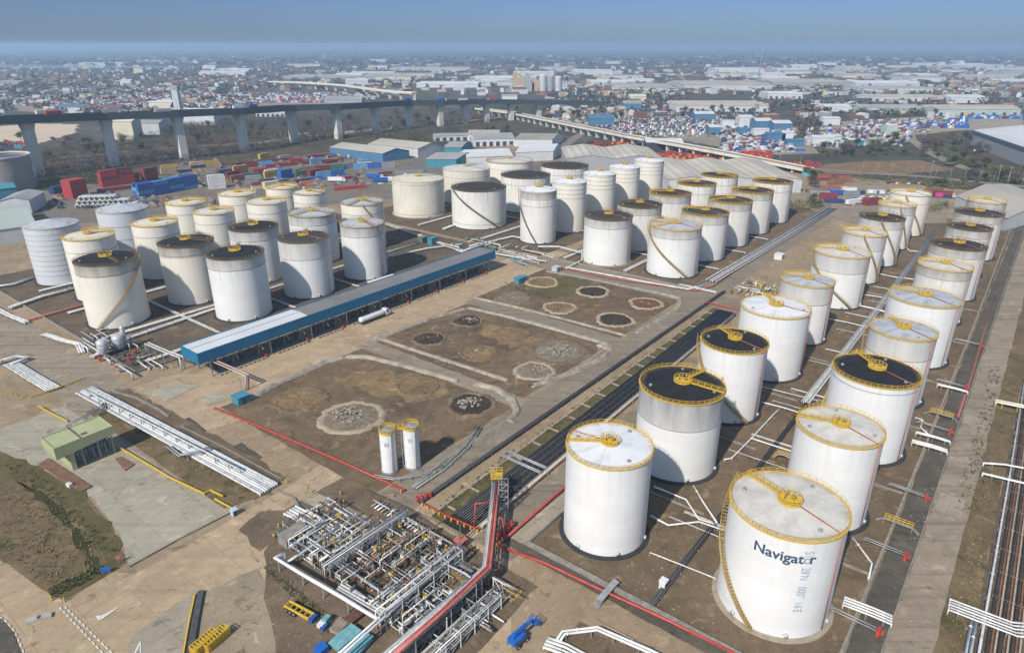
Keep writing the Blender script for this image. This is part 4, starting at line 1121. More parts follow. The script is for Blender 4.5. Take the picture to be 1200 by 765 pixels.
scatter('weeds', 'low green weeds and rough grass on the banks and verges', [(0,540,40,548,140,650,100,640,420),(60,702,128,670,122,662,56,690,420),(520,600,830,372,826,366,512,592,420),(100,480,150,470,318,580,300,588,300),(1120,600,1160,430,1172,430,1150,600,350),(300,655,345,690,400,735,380,745,220),(590,330,640,345,650,352,600,345,160)], M_weed, 62, .2, .8, up=True)
scatter('dry_grass', 'dry straw-coloured grass over the banks and bund floors', [(0,560,60,600,70,690,0,650,700),(60,600,130,640,70,700,40,660,500),(*B1P,300),(*B2P,240),(*B3P,240),(1108,765,1150,540,1165,540,1135,765,400),(310,650,350,690,400,740,380,750,240)], M_dry, 63, .15, .6, up=True)
# ------------------------------------------------------------------ loading canopy for road tankers
M_bluef = paint('petrol_blue_cladding', (.003,.14,.26), .15, .6, .45, coords='World')
def ribbed(name, c, c2, pitch=.6, rough=.55, patch_scale=.06, axis=0, amt=.12):
    """profiled metal sheet: fine ribs in the thing's own axes plus blotchy ageing"""
    q = N(name, rough, 0, .3)
    co = q.coord('Object')
    sp_ = q.n('ShaderNodeSeparateXYZ'); q.l(co, sp_.inputs[0])
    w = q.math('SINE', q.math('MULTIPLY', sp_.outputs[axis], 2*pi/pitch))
    a = q.noise(co, patch_scale, 6, .6); a2 = q.noise(co, .5, 6, .7)
    f = q.math('ADD', q.math('MULTIPLY', a, .7), q.math('MULTIPLY', a2, .3))
    out = q.ramp(f, [(.38, c2), (.62, c)])
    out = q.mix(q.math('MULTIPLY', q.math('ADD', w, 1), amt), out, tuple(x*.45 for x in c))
    q.base(out); q.bump(w, .25, .06)
    return q.m
M_roofw = ribbed('white_sheet_roof', (.62,.63,.63), (.52,.53,.53), 1.0)
M_roofg = ribbed('grey_sheet_roof', (.215,.21,.195), (.155,.15,.142), 1.0)
UA = pi/2-AZ
def SL(u0, v0):
    """frame for a thing based at site point (u0, v0): local u, v offsets"""
    return S
cu0, cu1, cv0, cv1, zt, zb = 95.0, 250.0, -219.2, -208.6, 10.0, 6.2
canopy = thing('loading_canopy', S(170,-214), 'long blue-edged flat canopy over the tanker loading bays', 'canopy')
b = MB(S)
b.add([(cu0,cv0,zt),(139,cv0,zt),(139,-213.9,zt+.35),(cu0,-213.9,zt+.35),(cu0,cv1,zt),(139,cv1,zt)], [(0,1,2,3),(3,2,5,4)])
b.box(cu0,-214.3,zt+.3,139,-213.6,zt+.62); b.build('white_roof_sheeting', M_roofw, canopy)
b = MB(S)
b.add([(139,cv0,zt),(cu1,cv0,zt),(cu1,-213.9,zt+.35),(139,-213.9,zt+.35),(139,cv1,zt),(cu1,cv1,zt)], [(0,1,2,3),(3,2,5,4)])
b.build('grey_roof_sheeting', M_roofg, canopy)
b = MB(S)
b.box(cu0-.3,cv1,zb,cu1+.3,cv1+.35,zt+.25); b.build('fascia', M_bluef, canopy)
b = MB(S); b.box(cu0-.3,cv0-.35,zb,cu1+.3,cv0,zt+.25); b.build('fascia', M_bluef, canopy)
for u in (cu0-.35, cu1): 
    b = MB(S); b.box(u,cv0,zb,u+.35,cv1,zt+.22); b.build('fascia', M_bluef, canopy)
b = MB(S); b.box(cu0,cv0,zb+.5,cu1,cv1,zb+.7); b.build('soffit', M_dsteel, canopy)
bays = [99, 122, 140, 157, 175, 193, 211, 229, 246]
for i, u in enumerate(bays):
    for v in (-218.6, -209.3):
        b = MB(S); b.box(u-.22,v-.22,.0,u+.22,v+.22,zb+.5); b.box(u-.5,v-.5,.0,u+.5,v+.5,.3)
        b.build('column', M_steel, canopy)
random.seed(3)
for i, (u0, u1) in enumerate(zip(bays, bays[1:])):
    isl = thing('loading_island', S((u0+u1)/2,-213), f'black and yellow kerbed loading island, bay {["nearest the white roof end","second from the white end","third from the white end","beside the white road tanker","right of the white road tanker","third from the far end","second from the far end","at the far end"][i]}', 'loading bay', 'loading islands under the canopy')
    b = MB(S); b.box(u0+2,-215.5,0,u1-3.2,-207.6,.22); b.build('plinth', M_concd, isl)
    k = 0; x = u0+2
    bk = MB(S); by = MB(S)
    while x < u1-3.3:
        (by if k % 2 else bk).box(x,-207.58,0,x+.9,-207.3,.3); x += .9; k += 1
    bk.build('black_kerb', M_rubber, isl); by.build('yellow_kerb', M_yellow, isl)
    for j in range(6):
        u = u0+3.2+j*(u1-u0-7)/5.0
        b = MB(S); v = -211.5+random.random()*2
        b.tube([(u,v-1.5,.2),(u,v-1.5,4.3),(u,v+.4,4.6),(u+.2,v+1.6,3.1+random.random())], .13, 6)
        b.build('loading_arm', [M_dsteel, M_dsteel, M_pipeg][j % 3], isl)
    for j in range(4):
        u = u0+3.5+j*(u1-u0-8)/3.0
        b = MB(S); b.box(u,-214.8,.2,u+.9,-213.8,1.5+random.random()); b.build('meter_cabinet', [M_dsteel, M_rust, M_dsteel, M_green][(i+j) % 4], isl)
    b = MB(S); b.box(u0+2.4,-213.6,2.5,u1-3.6,-211.8,2.62)
    for x in range(int(u0+3), int(u1-3), 2): b.beam((x,-211.8,2.6),(x,-211.8,3.6),.08); b.beam((x,-212.6,0.2),(x,-212.6,2.5),.14)
    b.beam((u0+2.4,-211.8,3.6),(u1-3.6,-211.8,3.6),.08); b.build('gantry_walkway', M_dsteel, isl)
    b = MB(S); b.box(u1-3.1,-209.2,0,u1-2.4,-207.8,1.0); b.build('bay_marker', M_red, isl)
# white bent pipe portal and teal kiosk at the near end of the canopy
t = thing('pipe_portal', S(94,-205), 'rust-pink pipe portal bending down from the canopy to the teal kiosk', 'pipe rack')
for d in (0, .8): part_tube(t, wp([(243+d*4,421-d*2,5.2),(288+d*4,440-d*2,5.2),(288+d*4,457-d*2,.3)]), .28, paint('pinkish_pipe', (.45,.33,.28), .3, 1, .6, coords='World'))
b = MB(); p = G(286,458); b.beam((p[0]-.8,p[1],0),(p[0]-.8,p[1],5.0),.25); b.build('post', M_steel, t)
def kiosk(px, py, sx, sy, h, lab, mat=M_teal, rz=UA, cat='kiosk', roofm=None, name='kiosk'):
    t = thing(name, G(px, py), lab, cat, world_space=False, rz=rz)
    b = MB(); b.box(-sx/2,-sy/2,0,sx/2,sy/2,h); b.build('body', mat, t)
    b = MB(); b.add([(-sx/2-.15,-sy/2-.15,h),(sx/2+.15,-sy/2-.15,h),(sx/2+.15,sy/2+.15,h+.12),(-sx/2-.15,sy/2+.15,h+.12)], [(0,1,2,3)]); b.box(-sx/2-.12,-sy/2-.12,h+.01,sx/2+.12,sy/2+.12,h+.1)
    b.build('roof', roofm or mat, t)
    b = MB(); b.box(-.5,-sy/2-.06,.05,.5,-sy/2-.003,min(2.0,h*.85)); b.build('door', M_dsteel, t)
    return t
kiosk(283,471,4.2,4.0,2.6,'teal box kiosk at the foot of the pink pipe portal')
kiosk(610,331,6.5,3.0,2.8,'teal box container at the far end of the canopy road')
kiosk(497,284,6,3.6,3.4,'dark green pump house on the pipe yard behind the canopy',M_green)
kiosk(507,286,5,3.6,3.8,'teal pump house beside the dark green one behind the canopy')
kiosk(652,318,4.0,3,2.5,'small grey cabin near the tall slim tanks',M_pipeg)
kiosk(913,303,5,4,2.6,'white cabin at the corner of the valve yard',M_white)
kiosk(777,688,1.6,1.3,1.9,'small white equipment cabinet on the soil left of the lettered tank',M_white)
kiosk(275,603,1.3,1.3,1.6,'small blue and white box beside the yellow barrier end',paint('pale_blue_paint',(.42,.52,.66),.2,1,.5))
b = MB(); b.box(-9.5,-1.4,3.2,9.5,1.4,3.5); t = thing('lean_to_roof', S(166,-226.5), 'teal flat lean-to roof behind the white end of the canopy', 'canopy', world_space=False, rz=UA); b.build('roof', M_teal, t)
for x in (-9,9):
    b = MB(); b.beam((x,0,0),(x,0,3.2),.3); b.build('post', M_steel, t)
t = thing('pipe_bridge', S(205,-226), 'white flat-topped pipe bridge behind the middle of the canopy', 'pipe rack')
b = MB(); A = G(432,331,6.5); C = G(462,322,6.5); b.beam(A, C, 2.6, .35); b.build('deck', M_white, t)
for p in (G(437,331,6.3), G(455,326,6.3)):
    b = MB(); b.beam((p[0],p[1],0), p, .5); b.build('post', M_steel, t)

# ------------------------------------------------------------------ lorries and cars (generic kinds, copied)
M_tyre = M_rubber
def wheel(parent, x, y, r=.5, w=.35):
    b = MB(); b.tube([(x,y-w/2,r),(x,y+w/2,r)], r, 14); o = b.build('wheel', M_tyre, parent)
    b = MB(); s = 1 if y > 0 else -1; b.tube([(x,y+s*(w/2+.002),r),(x,y+s*(w/2+.03),r)], r*.5, 10); b.build('rim', M_steel, o)
def lorry(lab, loc, rz, cabm, kind, bodym, group=None, L=12.5):
    t = thing('lorry', loc, lab, 'lorry', group, world_space=False, rz=rz)
    # local x forward; cab in front
    b = MB(); x0 = L-2.6
    prof = [(x0,.7),(x0,3.1),(x0+.3,3.35),(x0+1.6,3.3),(x0+2.15,2.3),(x0+2.3,1.4),(x0+2.3,.7)]
    n = len(prof); vs = [(x,-1.2,z) for x,z in prof]+[(x,1.2,z) for x,z in prof]
    b.add(vs, [tuple(range(n-1,-1,-1)), tuple(range(n,2*n))]+[(i,(i+1)%n,n+(i+1)%n,n+i) for i in range(n)])
    cab = b.build('cab', cabm, t)
    b = MB(); b.add([(x0+1.68,-1.05,3.2),(x0+1.68,1.05,3.2),(x0+2.2,1.05,2.32),(x0+2.2,-1.05,2.32)], [(0,1,2,3)]); 
    b.box(x0+.7,-1.215,1.9,x0+1.6,-1.203,2.8); b.box(x0+.7,1.203,1.9,x0+1.6,1.215,2.8); b.build('window', M_glass, cab)
    b = MB(); b.box(0,-.5,.75,L-.6,.5,1.05); b.build('chassis', M_dsteel, t)
    TL = L-3.0
    if kind == 'tank':
        b = MB(); R = 1.2; vs = []; N_ = 16
        pr = [(0,.55),(.25,.95),(.6,1.0),(TL-.6,1.0),(TL-.25,.95),(TL,.55)]
        for (x,k) in pr:
            for j in range(N_): a = 2*pi*j/N_; vs.append((x, R*k*cos(a)*1.02, 2.15+R*k*.95*sin(a)))
        fs = [tuple(range(N_-1,-1,-1)), tuple((len(pr)-1)*N_+j for j in range(N_))]
        for i in range(len(pr)-1):
            for j in range(N_): fs.append((i*N_+j,i*N_+(j+1)%N_,(i+1)*N_+(j+1)%N_,(i+1)*N_+j))
        b.add(vs, fs, 0, True); b.build('tank_body', bodym, t)
        b = MB(); b.box(.8,-.3,3.28,TL-.8,.3,3.36)
        for k in range(5): b.lathe([(.25,0),(.25,.25),(0,.28)],8,(1.2+k*(TL-2.4)/4,0,3.3))
        b.build('catwalk', M_steel, t)
    elif kind == 'box':
        b = MB(); b.box(0,-1.25,1.05,TL,1.25,3.9); o = b.build('trailer_box', bodym, t)
        b = MB()
        for k in range(9): x = .3+k*(TL-.6)/8; b.box(x-.04,-1.275,1.1,x+.04,-1.252,3.85); b.box(x-.04,1.252,1.1,x+.04,1.275,3.85)
        b.build('side_rib', bodym, o)
    elif kind == 'flat':
        b = MB(); b.box(0,-1.25,1.05,TL,1.25,1.3); b.build('flatbed', M_dsteel, t)
    for x in (1.2,2.5,3.8,L-4.4,L-1.2):
        for s in (-1,1): wheel(t, x, s*1.05)
    return t
tanker = lorry('white road tanker parked at the edge of the loading canopy', G(421,376), UA, M_white, 'tank', paint('white_tank_barrel',(.70,.71,.70),.15,.5,.35), L=15.5)
tanker.location = S(160.3,-205.2)

# ------------------------------------------------------------------ green weighbridge canopy
M_palegreen = paint('pale_green_cladding', (.36,.38,.20), .15, .4, .6, rust=.06)
t = thing('weighbridge_canopy', S(51,-189.5), 'pale green boxy canopy on steel legs beside the rusty weighbridge plates', 'canopy')
b = MB(S); b.box(43.4,-193.8,8.3,57.6,-185.6,8.45); b.build('roof', M_palegreen, t)
b = MB(S)
for (q0, q1) in (((43.2,-185.6),(57.8,-185.3)),((43.2,-194.1),(57.8,-193.8))):
    b.add([(q0[0],q0[1],5.2),(q1[0],q0[1],6.3),(q1[0],q1[1],6.3),(q0[0],q1[1],5.2),(q0[0],q0[1],8.7),(q1[0],q0[1],8.7),(q1[0],q1[1],8.7),(q0[0],q1[1],8.7)], [(0,3,2,1),(4,5,6,7),(0,1,5,4),(1,2,6,5),(2,3,7,6),(3,0,4,7)])
b.box(43.2,-193.8,5.2,43.4,-185.6,8.7); b.box(57.6,-193.8,6.3,57.8,-185.6,8.7); b.build('fascia', M_palegreen, t)
b = MB(S); b.box(49.6,-194.12,8.7,49.9,-185.28,8.8); b.build('ridge_strip', M_rust, t)
b = MB(S); b.box(50.6,-188,8.46,52.0,-187,8.62); b.build('roof_patch', M_rust, t)
b = MB(S); b.box(46.2,-193.4,0,47.4,-185.9,5.6); b.build('booth', M_palegreen, t)
for (u, v) in ((49.5,-193),(49.5,-186.2),(53.5,-193),(53.5,-186.2),(57,-193),(57,-186.2)):
    b = MB(S); b.box(u-.15,v-.15,0,u+.15,v+.15,8.3); b.build('column', M_steel, t)
for k in range(9):
    b = MB(S); u = 48.8+k*1.0; b.tube([(u,-190,0),(u,-190,4.6),(u+.3,-187,4.0),(u+.3,-186.4,1.4)], .13, 6); b.build('loading_arm', [M_steel,M_green,M_dsteel][k%3], t)
b = MB(S); b.box(48.5,-190.5,3.2,57,-188.5,3.35)
for x in (48.5,50.6,52.8,55,57): b.beam((x,-188.5,0),(x,-188.5,4.3),.1)
b.beam((48.5,-188.5,4.3),(57,-188.5,4.3),.1); b.build('gantry_walkway', M_steel, t)
M_plate = paint('rust_brown_plate', (.19,.10,.06), .45, .6, .85, coords='World', rust=.3)
t = thing('weighbridge_plate', G(76,558), 'long rusty weighbridge plate in front of the green canopy', 'weighbridge')
b = MB(); P = wp([(45,545),(57,538),(108,571),(95,577)]); b.prism([(p[0],p[1]) for p in P], 0, .42); b.build('plate', M_plate, t)
t = thing('weighbridge_plate', G(145,545), 'short rusty weighbridge plate right of the green canopy legs', 'weighbridge')
b = MB(); P = wp([(135,538),(142,536),(158,545),(147,552)]); b.prism([(p[0],p[1]) for p in P], 0, .42); b.build('plate', M_plate, t)

# ------------------------------------------------------------------ pair of slim silos
for (px, py, lab) in ((457,551,'left slim white silo with a yellow railed top in the front empty bund'),(484,546,'right slim white silo with a yellow railed top in the front empty bund')):
    x, y, _ = G(px, py)
    t = thing('silo', (x,y,0), lab, 'silo', 'pair of slim white silos', world_space=False)
    b = MB(); b.lathe([(2.05,.6),(2.05,6),(2.05,12.2)], 32, sm=True); o = b.build('shell', SH['white'], t); uv_cyl(o.data, 2.05)
    b = MB(); b.lathe([(2.15,12.15),(2.15,12.4),(0,13.0)], 32); b.build('roof', M_steel, t)
    b = MB()
    for j in range(14): a = 2*pi*j/14; b.beam((2.1*cos(a),2.1*sin(a),12.3),(2.1*cos(a),2.1*sin(a),13.5),.08)
    b.ring(2.1,13.45,.07,24); b.ring(2.1,12.95,.06,24); b.lathe([(2.22,12.1),(2.22,12.7)],24); b.build('rim_railing', M_yellow, t)
    b = MB(); b.lathe([(2.3,0),(2.3,.6),(2.0,.62)], 28); b.build('skirt', M_steel, t)
    b = MB(); b.box(-.5,-2.08,8.6,.5,-2.06,9.8) ; b.tube([(1.2,-1.9,.4),(1.2,-1.9,12)], .1, 6); b.build('pipe', M_pipeg, t)
t = thing('silo_ladder', G(470,549), 'grey ladder tower and catwalk between the two slim silos', 'ladder')
x, y, _ = G(470,548)
b = MB()
for dx in (-.7,.7): b.beam((x+dx,y,0),(x+dx,y,12.4),.14)
for k in range(10): b.beam((x-.7,y,.6+k*1.2),(x+.7,y,1.2+k*1.2),.08); b.beam((x-.7,y,.6+k*1.2),(x+.7,y,.6+k*1.2),.08)
b.build('tower', M_steel, t)
b = MB(); b.box(x-1.8,y-.5,12.3,x+1.8,y+.5,12.4)
for s in (-.5,.5): b.beam((x-1.8,y+s,13.4),(x+1.8,y+s,13.4),.08); [b.beam((x+q,y+s,12.4),(x+q,y+s,13.4),.08) for q in (-1.8,0,1.8)]
b.build('catwalk', M_yellow, t)
rack('low grey pipe frame at the feet of the slim silos', wp([(438,557,.8),(462,561,.8),(500,555,.8),(520,545,.8)]), 2, .7, .14, M_steel, 3)
rack('white pipes along the bund wall right of the slim silos', wp([(486,571,.7),(520,548,.7),(548,522,.7),(562,500,.7)]), 3, .5, .14, [M_pipeg,M_green,M_steel], 4)

# ------------------------------------------------------------------ red and white pipe trestle
tr = thing('pipe_trestle', G(575,640), 'high red and white pipe bridge running down to the picture foot', 'pipe bridge')
zt_ = 5.2
path = wp([(582,565,6.0),(577,610,5.6),(571,664,5.2),(520,712,5.2),(452,772,5.2)])
for d, r, m in ((-.62,.32,M_redf),(-.05,.24,M_red),(.4,.13,M_white),(.72,.13,M_pipew)):
    part_tube(tr, offs(path, -d), r, m)
for d in (-1.0, 1.05):
    b = MB(); q = offs(path, -d)
    for a, c in zip(q, q[1:]):
        b.beam((a[0],a[1],a[2]-.5),(c[0],c[1],c[2]-.5),.28); b.beam((a[0],a[1],a[2]-1.7),(c[0],c[1],c[2]-1.7),.22)
    S_ = along(q, 1.9)
    for (p, h), (p2, h2) in zip(S_, S_[1:]):
        b.beam((p[0],p[1],p[2]-.5),(p2[0],p2[1],p2[2]-1.7),.12); b.beam((p[0],p[1],p[2]-.5),(p[0],p[1],p[2]-1.7),.12)
    b.build('truss', M_steel if d > 0 else M_dsteel, tr)
for (p, h) in along(path, 9.5, 3):
    for s in (-1.0, 1.0):
        b = MB(); ca, sa = cos(h-pi/2), sin(h-pi/2); b.beam((p[0]+ca*s,p[1]+sa*s,0),(p[0]+ca*s,p[1]+sa*s,p[2]-.4),.32); b.build('leg', M_steel, tr)
part_tube(tr, wp([(577,588,5.2),(557,590,5.2),(556,617,.3)]), .2, M_red)
part_tube(tr, wp([(577,606,5.0),(589,607,5.0),(590,630,1.0)]), .2, M_red)
p0 = G(590,600)
t = thing('stair_tower', p0, 'pale lattice tower with a yellow cage beside the red pipe bridge', 'tower')
b = MB(); w = 1.1
c4 = [(p0[0]+i*w,p0[1]+j*w) for i,j in ((-1,-1),(1,-1),(1,1),(-1,1))]
for (x,y) in c4: b.beam((x,y,0),(x,y,9.0),.2)
for k in range(5):
    z = k*1.8
    for i in range(4):
        a, c = c4[i], c4[(i+1)%4]; b.beam((a[0],a[1],z),(c[0],c[1],z+1.8),.11); b.beam((a[0],a[1],z+1.8),(c[0],c[1],z+1.8),.11)
b.build('lattice', M_steel, t)
p1 = G(583,560,6.0)
b = MB(); b.box(p1[0]-1.6,p1[1]-1.4,6.6,p1[0]+1.2,p1[1]+1.4,6.75)
for x in (-1.6,-.2,1.2):
    for y in (-1.4,1.4): b.beam((p1[0]+x,p1[1]+y,6.7),(p1[0]+x,p1[1]+y,8.2),.12)
for z in (7.4,8.15):
    for y in (-1.4,1.4): b.beam((p1[0]-1.6,p1[1]+y,z),(p1[0]+1.2,p1[1]+y,z),.13)
    for x in (-1.6,1.2): b.beam((p1[0]+x,p1[1]-1.4,z),(p1[0]+x,p1[1]+1.4,z),.13)
b.build('railed_platform', M_yellow, t)
for s in (-1.4,1.0):
    b = MB(); b.beam((p1[0]+s,p1[1],0),(p1[0]+s,p1[1],6.6),.25); b.build('leg', M_steel, t)
# channel-end portal with the yellow-dotted bumper
t = thing('bumper_rail', G(500,590), 'red bumper rail with yellow dots across the near end of the pipe channel', 'crash barrier')
P = wp([(494,591),(520,605),(545,616),(561,623)])
b = MB()
for a, c in zip(P, P[1:]): b.beam((a[0],a[1],.7),(c[0],c[1],.7),.3,.3)
b.build('rail', M_red, t)
for (p, h) in along(P, 1.9, .6):
    b = MB(); b.lathe([(.24,0),(.22,.7),(.15,.85),(0,.9)], 10, (p[0]+.35*sin(h),p[1]-.35*cos(h),0)); b.build('yellow_post', M_yellow, t)
t = thing('bumper_rail', G(590,640), 'short run of yellow dotted bumper posts by the red main corner', 'crash barrier')
P = wp([(577,636),(592,645)])
for (p, h) in along(P, 1.25, .3):
    b = MB(); b.lathe([(.3,0),(.28,.75),(.2,.95),(0,1.0)], 10, (p[0],p[1],0)); b.build('yellow_post', M_yellow, t)
b = MB(); b.beam((P[0][0],P[0][1]+.5,.6),(P[1][0],P[1][1]+.5,.6),.25); b.build('rail', M_red, t)
t = thing('pump_skid', G(491,588), 'red valve cluster at the near left corner of the pipe channel', 'valve')
for k in range(4):
    p = G(489+k*5, 588-k*1.5); b = MB(); b.lathe([(.35,0),(.35,.9),(.55,1.0),(.55,1.2),(.2,1.3),(.2,1.7),(.45,1.75),(0,1.8)], 10, p); b.build('valve', M_red, t)
t = thing('pump_skid', G(588,628), 'red valve tree under the red pipe bridge at the lane corner', 'valve')
for k in range(4):
    p = G(584+k*5, 632-k*4); b = MB(); b.lathe([(.35,0),(.35,1.4),(.6,1.5),(.6,1.8),(.25,1.9),(.25,2.6),(0,2.7)], 10, p); b.build('valve', M_red, t)

# ------------------------------------------------------------------ pipe manifold at the foot of the picture
mf = thing('pipe_manifold', S(76,-95), 'dense tangle of white pipes and valves left of the red pipe bridge', 'pipe manifold')
rnd = random.Random(11)
mats_ = [M_pipew, M_white, M_pipew, M_pipeg, M_pipet, M_white]
npipe = 0
def mpart(pts, r, m, name='pipe'):
    global npipe
    npipe += 1; part_tube(mf, pts, r, m, name, 7)
# long header on legs along the left
hd = wp([(334,661,.8),(333,648,3.0),(323,654,3.2),(360,676,3.2),(400,699,3.2),(446,727,3.2)]); mpart(hd, .42, M_white)
for px, py in ((326,657),(354,673),(378,688),(407,705)):
    p = G(px, py, 3.0); b = MB(); b.beam((p[0],p[1],0),(p[0],p[1],2.9),.22); b.build('leg', M_steel, mf)
for i in range(3): mpart(wp([(395+i*2,690-i*3,2.2),(450+i*3,722-i*3,2.2)]), .26, M_pipew)
for a, c, m in (((336,659),(399,616),M_pipeg),((375,657),(399,641),M_white),((340,640),(380,612),M_pipeg),((383,664),(424,628),M_white)):
    mpart([G(*a,2.2), G(*c,2.2)], .33, m)
mpart(wp([(404,632,1.0),(424,628,1.2),(414,638,1.2),(399,641,2.2)]), .28, M_white)
for k, (o_, m) in enumerate(((0,M_white),(4,M_pipeg))):
    mpart([G(519+o_,659+o_*.4,3.8), G(460+o_,709+o_*.4,3.8), G(394+o_,768+o_*.4,3.8)], .24, m)
mpart(wp([(519,659,3.8),(546,672,3.8),(556,680,3.8)]), .22, M_pipeg)
mpart(wp([(426,740,3.6),(447,722,3.6),(470,705,3.4)]), .22, M_white)
mpart(wp([(455,772,3.6),(505,727,3.6),(553,687,3.6),(554,702,1.0)]), .25, M_white)
def loop_pipe(rnd, u0, u1, v0, v1):
    """pipe run on a regular grid: runs along the road at one set of heights, cross runs at another"""
    q = lambda x: round(x/.75)*.75
    u, v = q(u0+rnd.random()*(u1-u0)), q(v0+rnd.random()*(v1-v0)); al = rnd.random() < .55
    zv, zu = rnd.choice([.7,.7,2.2]), rnd.choice([1.4,1.4,3.0])
    z = zv if al else zu; pts = [S(u,v,.05), S(u,v,z)]
    for k in range(rnd.choice([1,1,2,3])):
        L = (3+rnd.random()*11)*(1 if rnd.random() < .7 else -1)
        if al: v = q(min(v1, max(v0, v+L)))
        else: u = q(min(u1, max(u0, u+L*.8)))
        pts.append(S(u,v,z)); al = not al; z2 = zv if al else zu
        if k < 2 and z2 != z: z = z2; pts.append(S(u,v,z))
    pts.append(S(u,v,.05))
    return [p for i, p in enumerate(pts) if i == 0 or sum((p[j]-pts[i-1][j])**2 for j in range(3)) > .09]
mats_ = [M_pipew, M_pipeg, M_pipew, M_white, M_pipet, M_rust, M_dsteel, M_steel]
def skid(label, u0, u1, v0, v1, npipes, nvalve, nframe, seed):
    t = thing('pipe_manifold', S((u0+u1)/2,(v0+v1)/2), label, 'pipe manifold'); rnd = random.Random(seed)
    for k in range(npipes):
        pts = loop_pipe(rnd, u0, u1, v0, v1)
        if len(pts) < 2: continue
        r = rnd.choice([.07,.09,.11,.14,.18,.22]); m = rnd.choice(mats_)
        b = MB(); b.tube(pts, r, 7)
        for (p, h) in along(pts, 2.6, 1.0)[:8]: b.tube([(p[0]-.09*cos(h),p[1]-.09*sin(h),p[2]),(p[0]+.09*cos(h),p[1]+.09*sin(h),p[2])], r*1.6, 8)
        b.build('pipe', m, t)
    for k in range(nvalve):
        u, v = u0+rnd.random()*(u1-u0), v0+rnd.random()*(v1-v0); z = .6+rnd.random()*1.4
        b = MB(); m = rnd.choice([M_yellow, M_yellow, M_yellowd, M_white, M_green, M_rust]); b.fr = lambda x, y, z_, u=u, v=v: S(u+x, v+y, z_)
        b.tube([(0,-.4,z),(0,.4,z)], .34, 8); b.tube([(0,0,z),(0,0,z+.9)], .1, 6); b.ring(.4, z+.9, .07, 12); b.build('valve', m, t)
    for k in range(nframe):
        u, v = u0+rnd.random()*(u1-u0), v0+rnd.random()*(v1-v0); b = MB(S); h = 1.2+rnd.random()*2.0; al = rnd.random() < .5
        A_, C_ = ((u,v-1.1),(u,v+1.1)) if al else ((u-1.1,v),(u+1.1,v))
        for q in (A_, C_): b.beam((q[0],q[1],0),(q[0],q[1],h),.13)
        b.beam((*A_,h),(*C_,h),.13); b.build('frame', rnd.choice([M_steel,M_dsteel,M_green]), t)
    for k in range(3):
        u, v = u0+1+rnd.random()*(u1-u0-2), v0+1+rnd.random()*(v1-v0-8); b = MB(S); b.box(u-.4,v,1.3,u+.4,v+6,1.38)
        for x in (0,2,4,6):
            b.beam((u-.4,v+x,0),(u-.4,v+x,2.4),.07); b.beam((u+.4,v+x,0),(u+.4,v+x,2.4),.07)
        for s in (-.4,.4): b.beam((u+s,v,2.4),(u+s,v+6,2.4),.07); b.beam((u+s,v,1.9),(u+s,v+6,1.9),.05)
        b.build('walkway', M_steel if k else M_yellowd, t)
    return t
skid('left block of the pipe tangle beside the grey plant box', 63.5, 80, -121, -103, 60, 24, 16, 11)
skid('middle block of the pipe tangle with yellow valves', 63, 86, -104, -84, 85, 50, 26, 12)
skid('right block of the pipe tangle under the red bridge', 63, 85, -86, -72, 60, 28, 22, 13)
comb = thing('valve_comb', S(85,-98), 'row of close-set white valve spools on the road side of the pipe tangle', 'valve row')
for k in range(16): part_tube(comb, [S(84.9,-111+k*1.15,.8), S(88.0,-111+k*1.15,.8)], .22, M_white if k % 3 else M_pipet, 'spool')
part_tube(comb, [S(86.6,-112,1.3), S(86.6,-92,1.3)], .16, M_pipew, 'header')
comb = thing('valve_comb', S(81,-80), 'second row of white valve spools nearer the red pump cover', 'valve row')
for k in range(14): part_tube(comb, [S(80.5,-88+k*1.1,.8), S(83.6,-88+k*1.1,.8)], .22, M_pipew if k % 3 else M_yellow, 'spool')
rack('long pinkish pipes slanting over the pipe tangle', [S(88,-92,2.4), S(78,-96,2.4), S(70,-95,2.4)], 2, .5, .12, [M_redf, M_pipet], 4)
for k, (px, py) in enumerate(((470,627),(493,632),(425,640),(383,650),(350,660),(447,655),(510,690),(466,680),(540,640))):
    p = G(px, py)
    t = thing('floodlight_post', p, f'slim dark green lamp post among the pipes, {["by the valve comb","right of the valve comb","by the white elbow","above the long header","at the header start","in mid tangle","near the red bridge","below the yellow valves","by the red drum"][k]}', 'lamp post', 'lamp posts among the pipes', world_space=False)
    b = MB(); b.tube([(0,0,0),(0,0,6.2)], .13, 6, r1=.08); b.build('post', M_green, t)
    b = MB(); b.box(-.4,-.12,6.15,.4,.12,6.35); b.build('lamp_head', M_dsteel, t)
def steel_rack(label, u0, u1, v0, v1, h, n, mat, pipes):
    t = thing('steel_pipe_rack', S((u0+u1)/2,(v0+v1)/2), label, 'pipe rack')
    for k in range(n):
        u = u0+(u1-u0)*k/(n-1); b = MB(S)
        for v in (v0, v1): b.beam((u,v,0),(u,v,h),.24)
        for z in (h, h*.55): b.beam((u,v0,z),(u,v1,z),.22)
        b.beam((u,v0,h*.55),(u,v1,h),.1); b.build('portal_frame', mat, t)
    for v in (v0, v1):
        b = MB(S); b.beam((u0,v,h),(u1,v,h),.2); b.beam((u0,v,h*.55),(u1,v,h*.55),.16); b.build('side_beam', mat, t)
        b = MB(S)
        for k in range(n-1):
            ua, ub = u0+(u1-u0)*k/(n-1), u0+(u1-u0)*(k+1)/(n-1); b.beam((ua,v,0.1),(ub,v,h*.55),.1)
        b.build('brace', mat, t)
    for k in range(pipes):
        v = v0+.4+(v1-v0-.8)*k/(pipes-1)
        for z, r in ((h+.25,.14),(h*.55+.22,.11)):
            part_tube(t, [S(u0-1,v,.1),S(u0-1,v,z),S(u1+1,v,z),S(u1+1,v,.1)], r, [M_white,M_pipeg,M_pipew,M_steel][(k+int(z)) % 4])
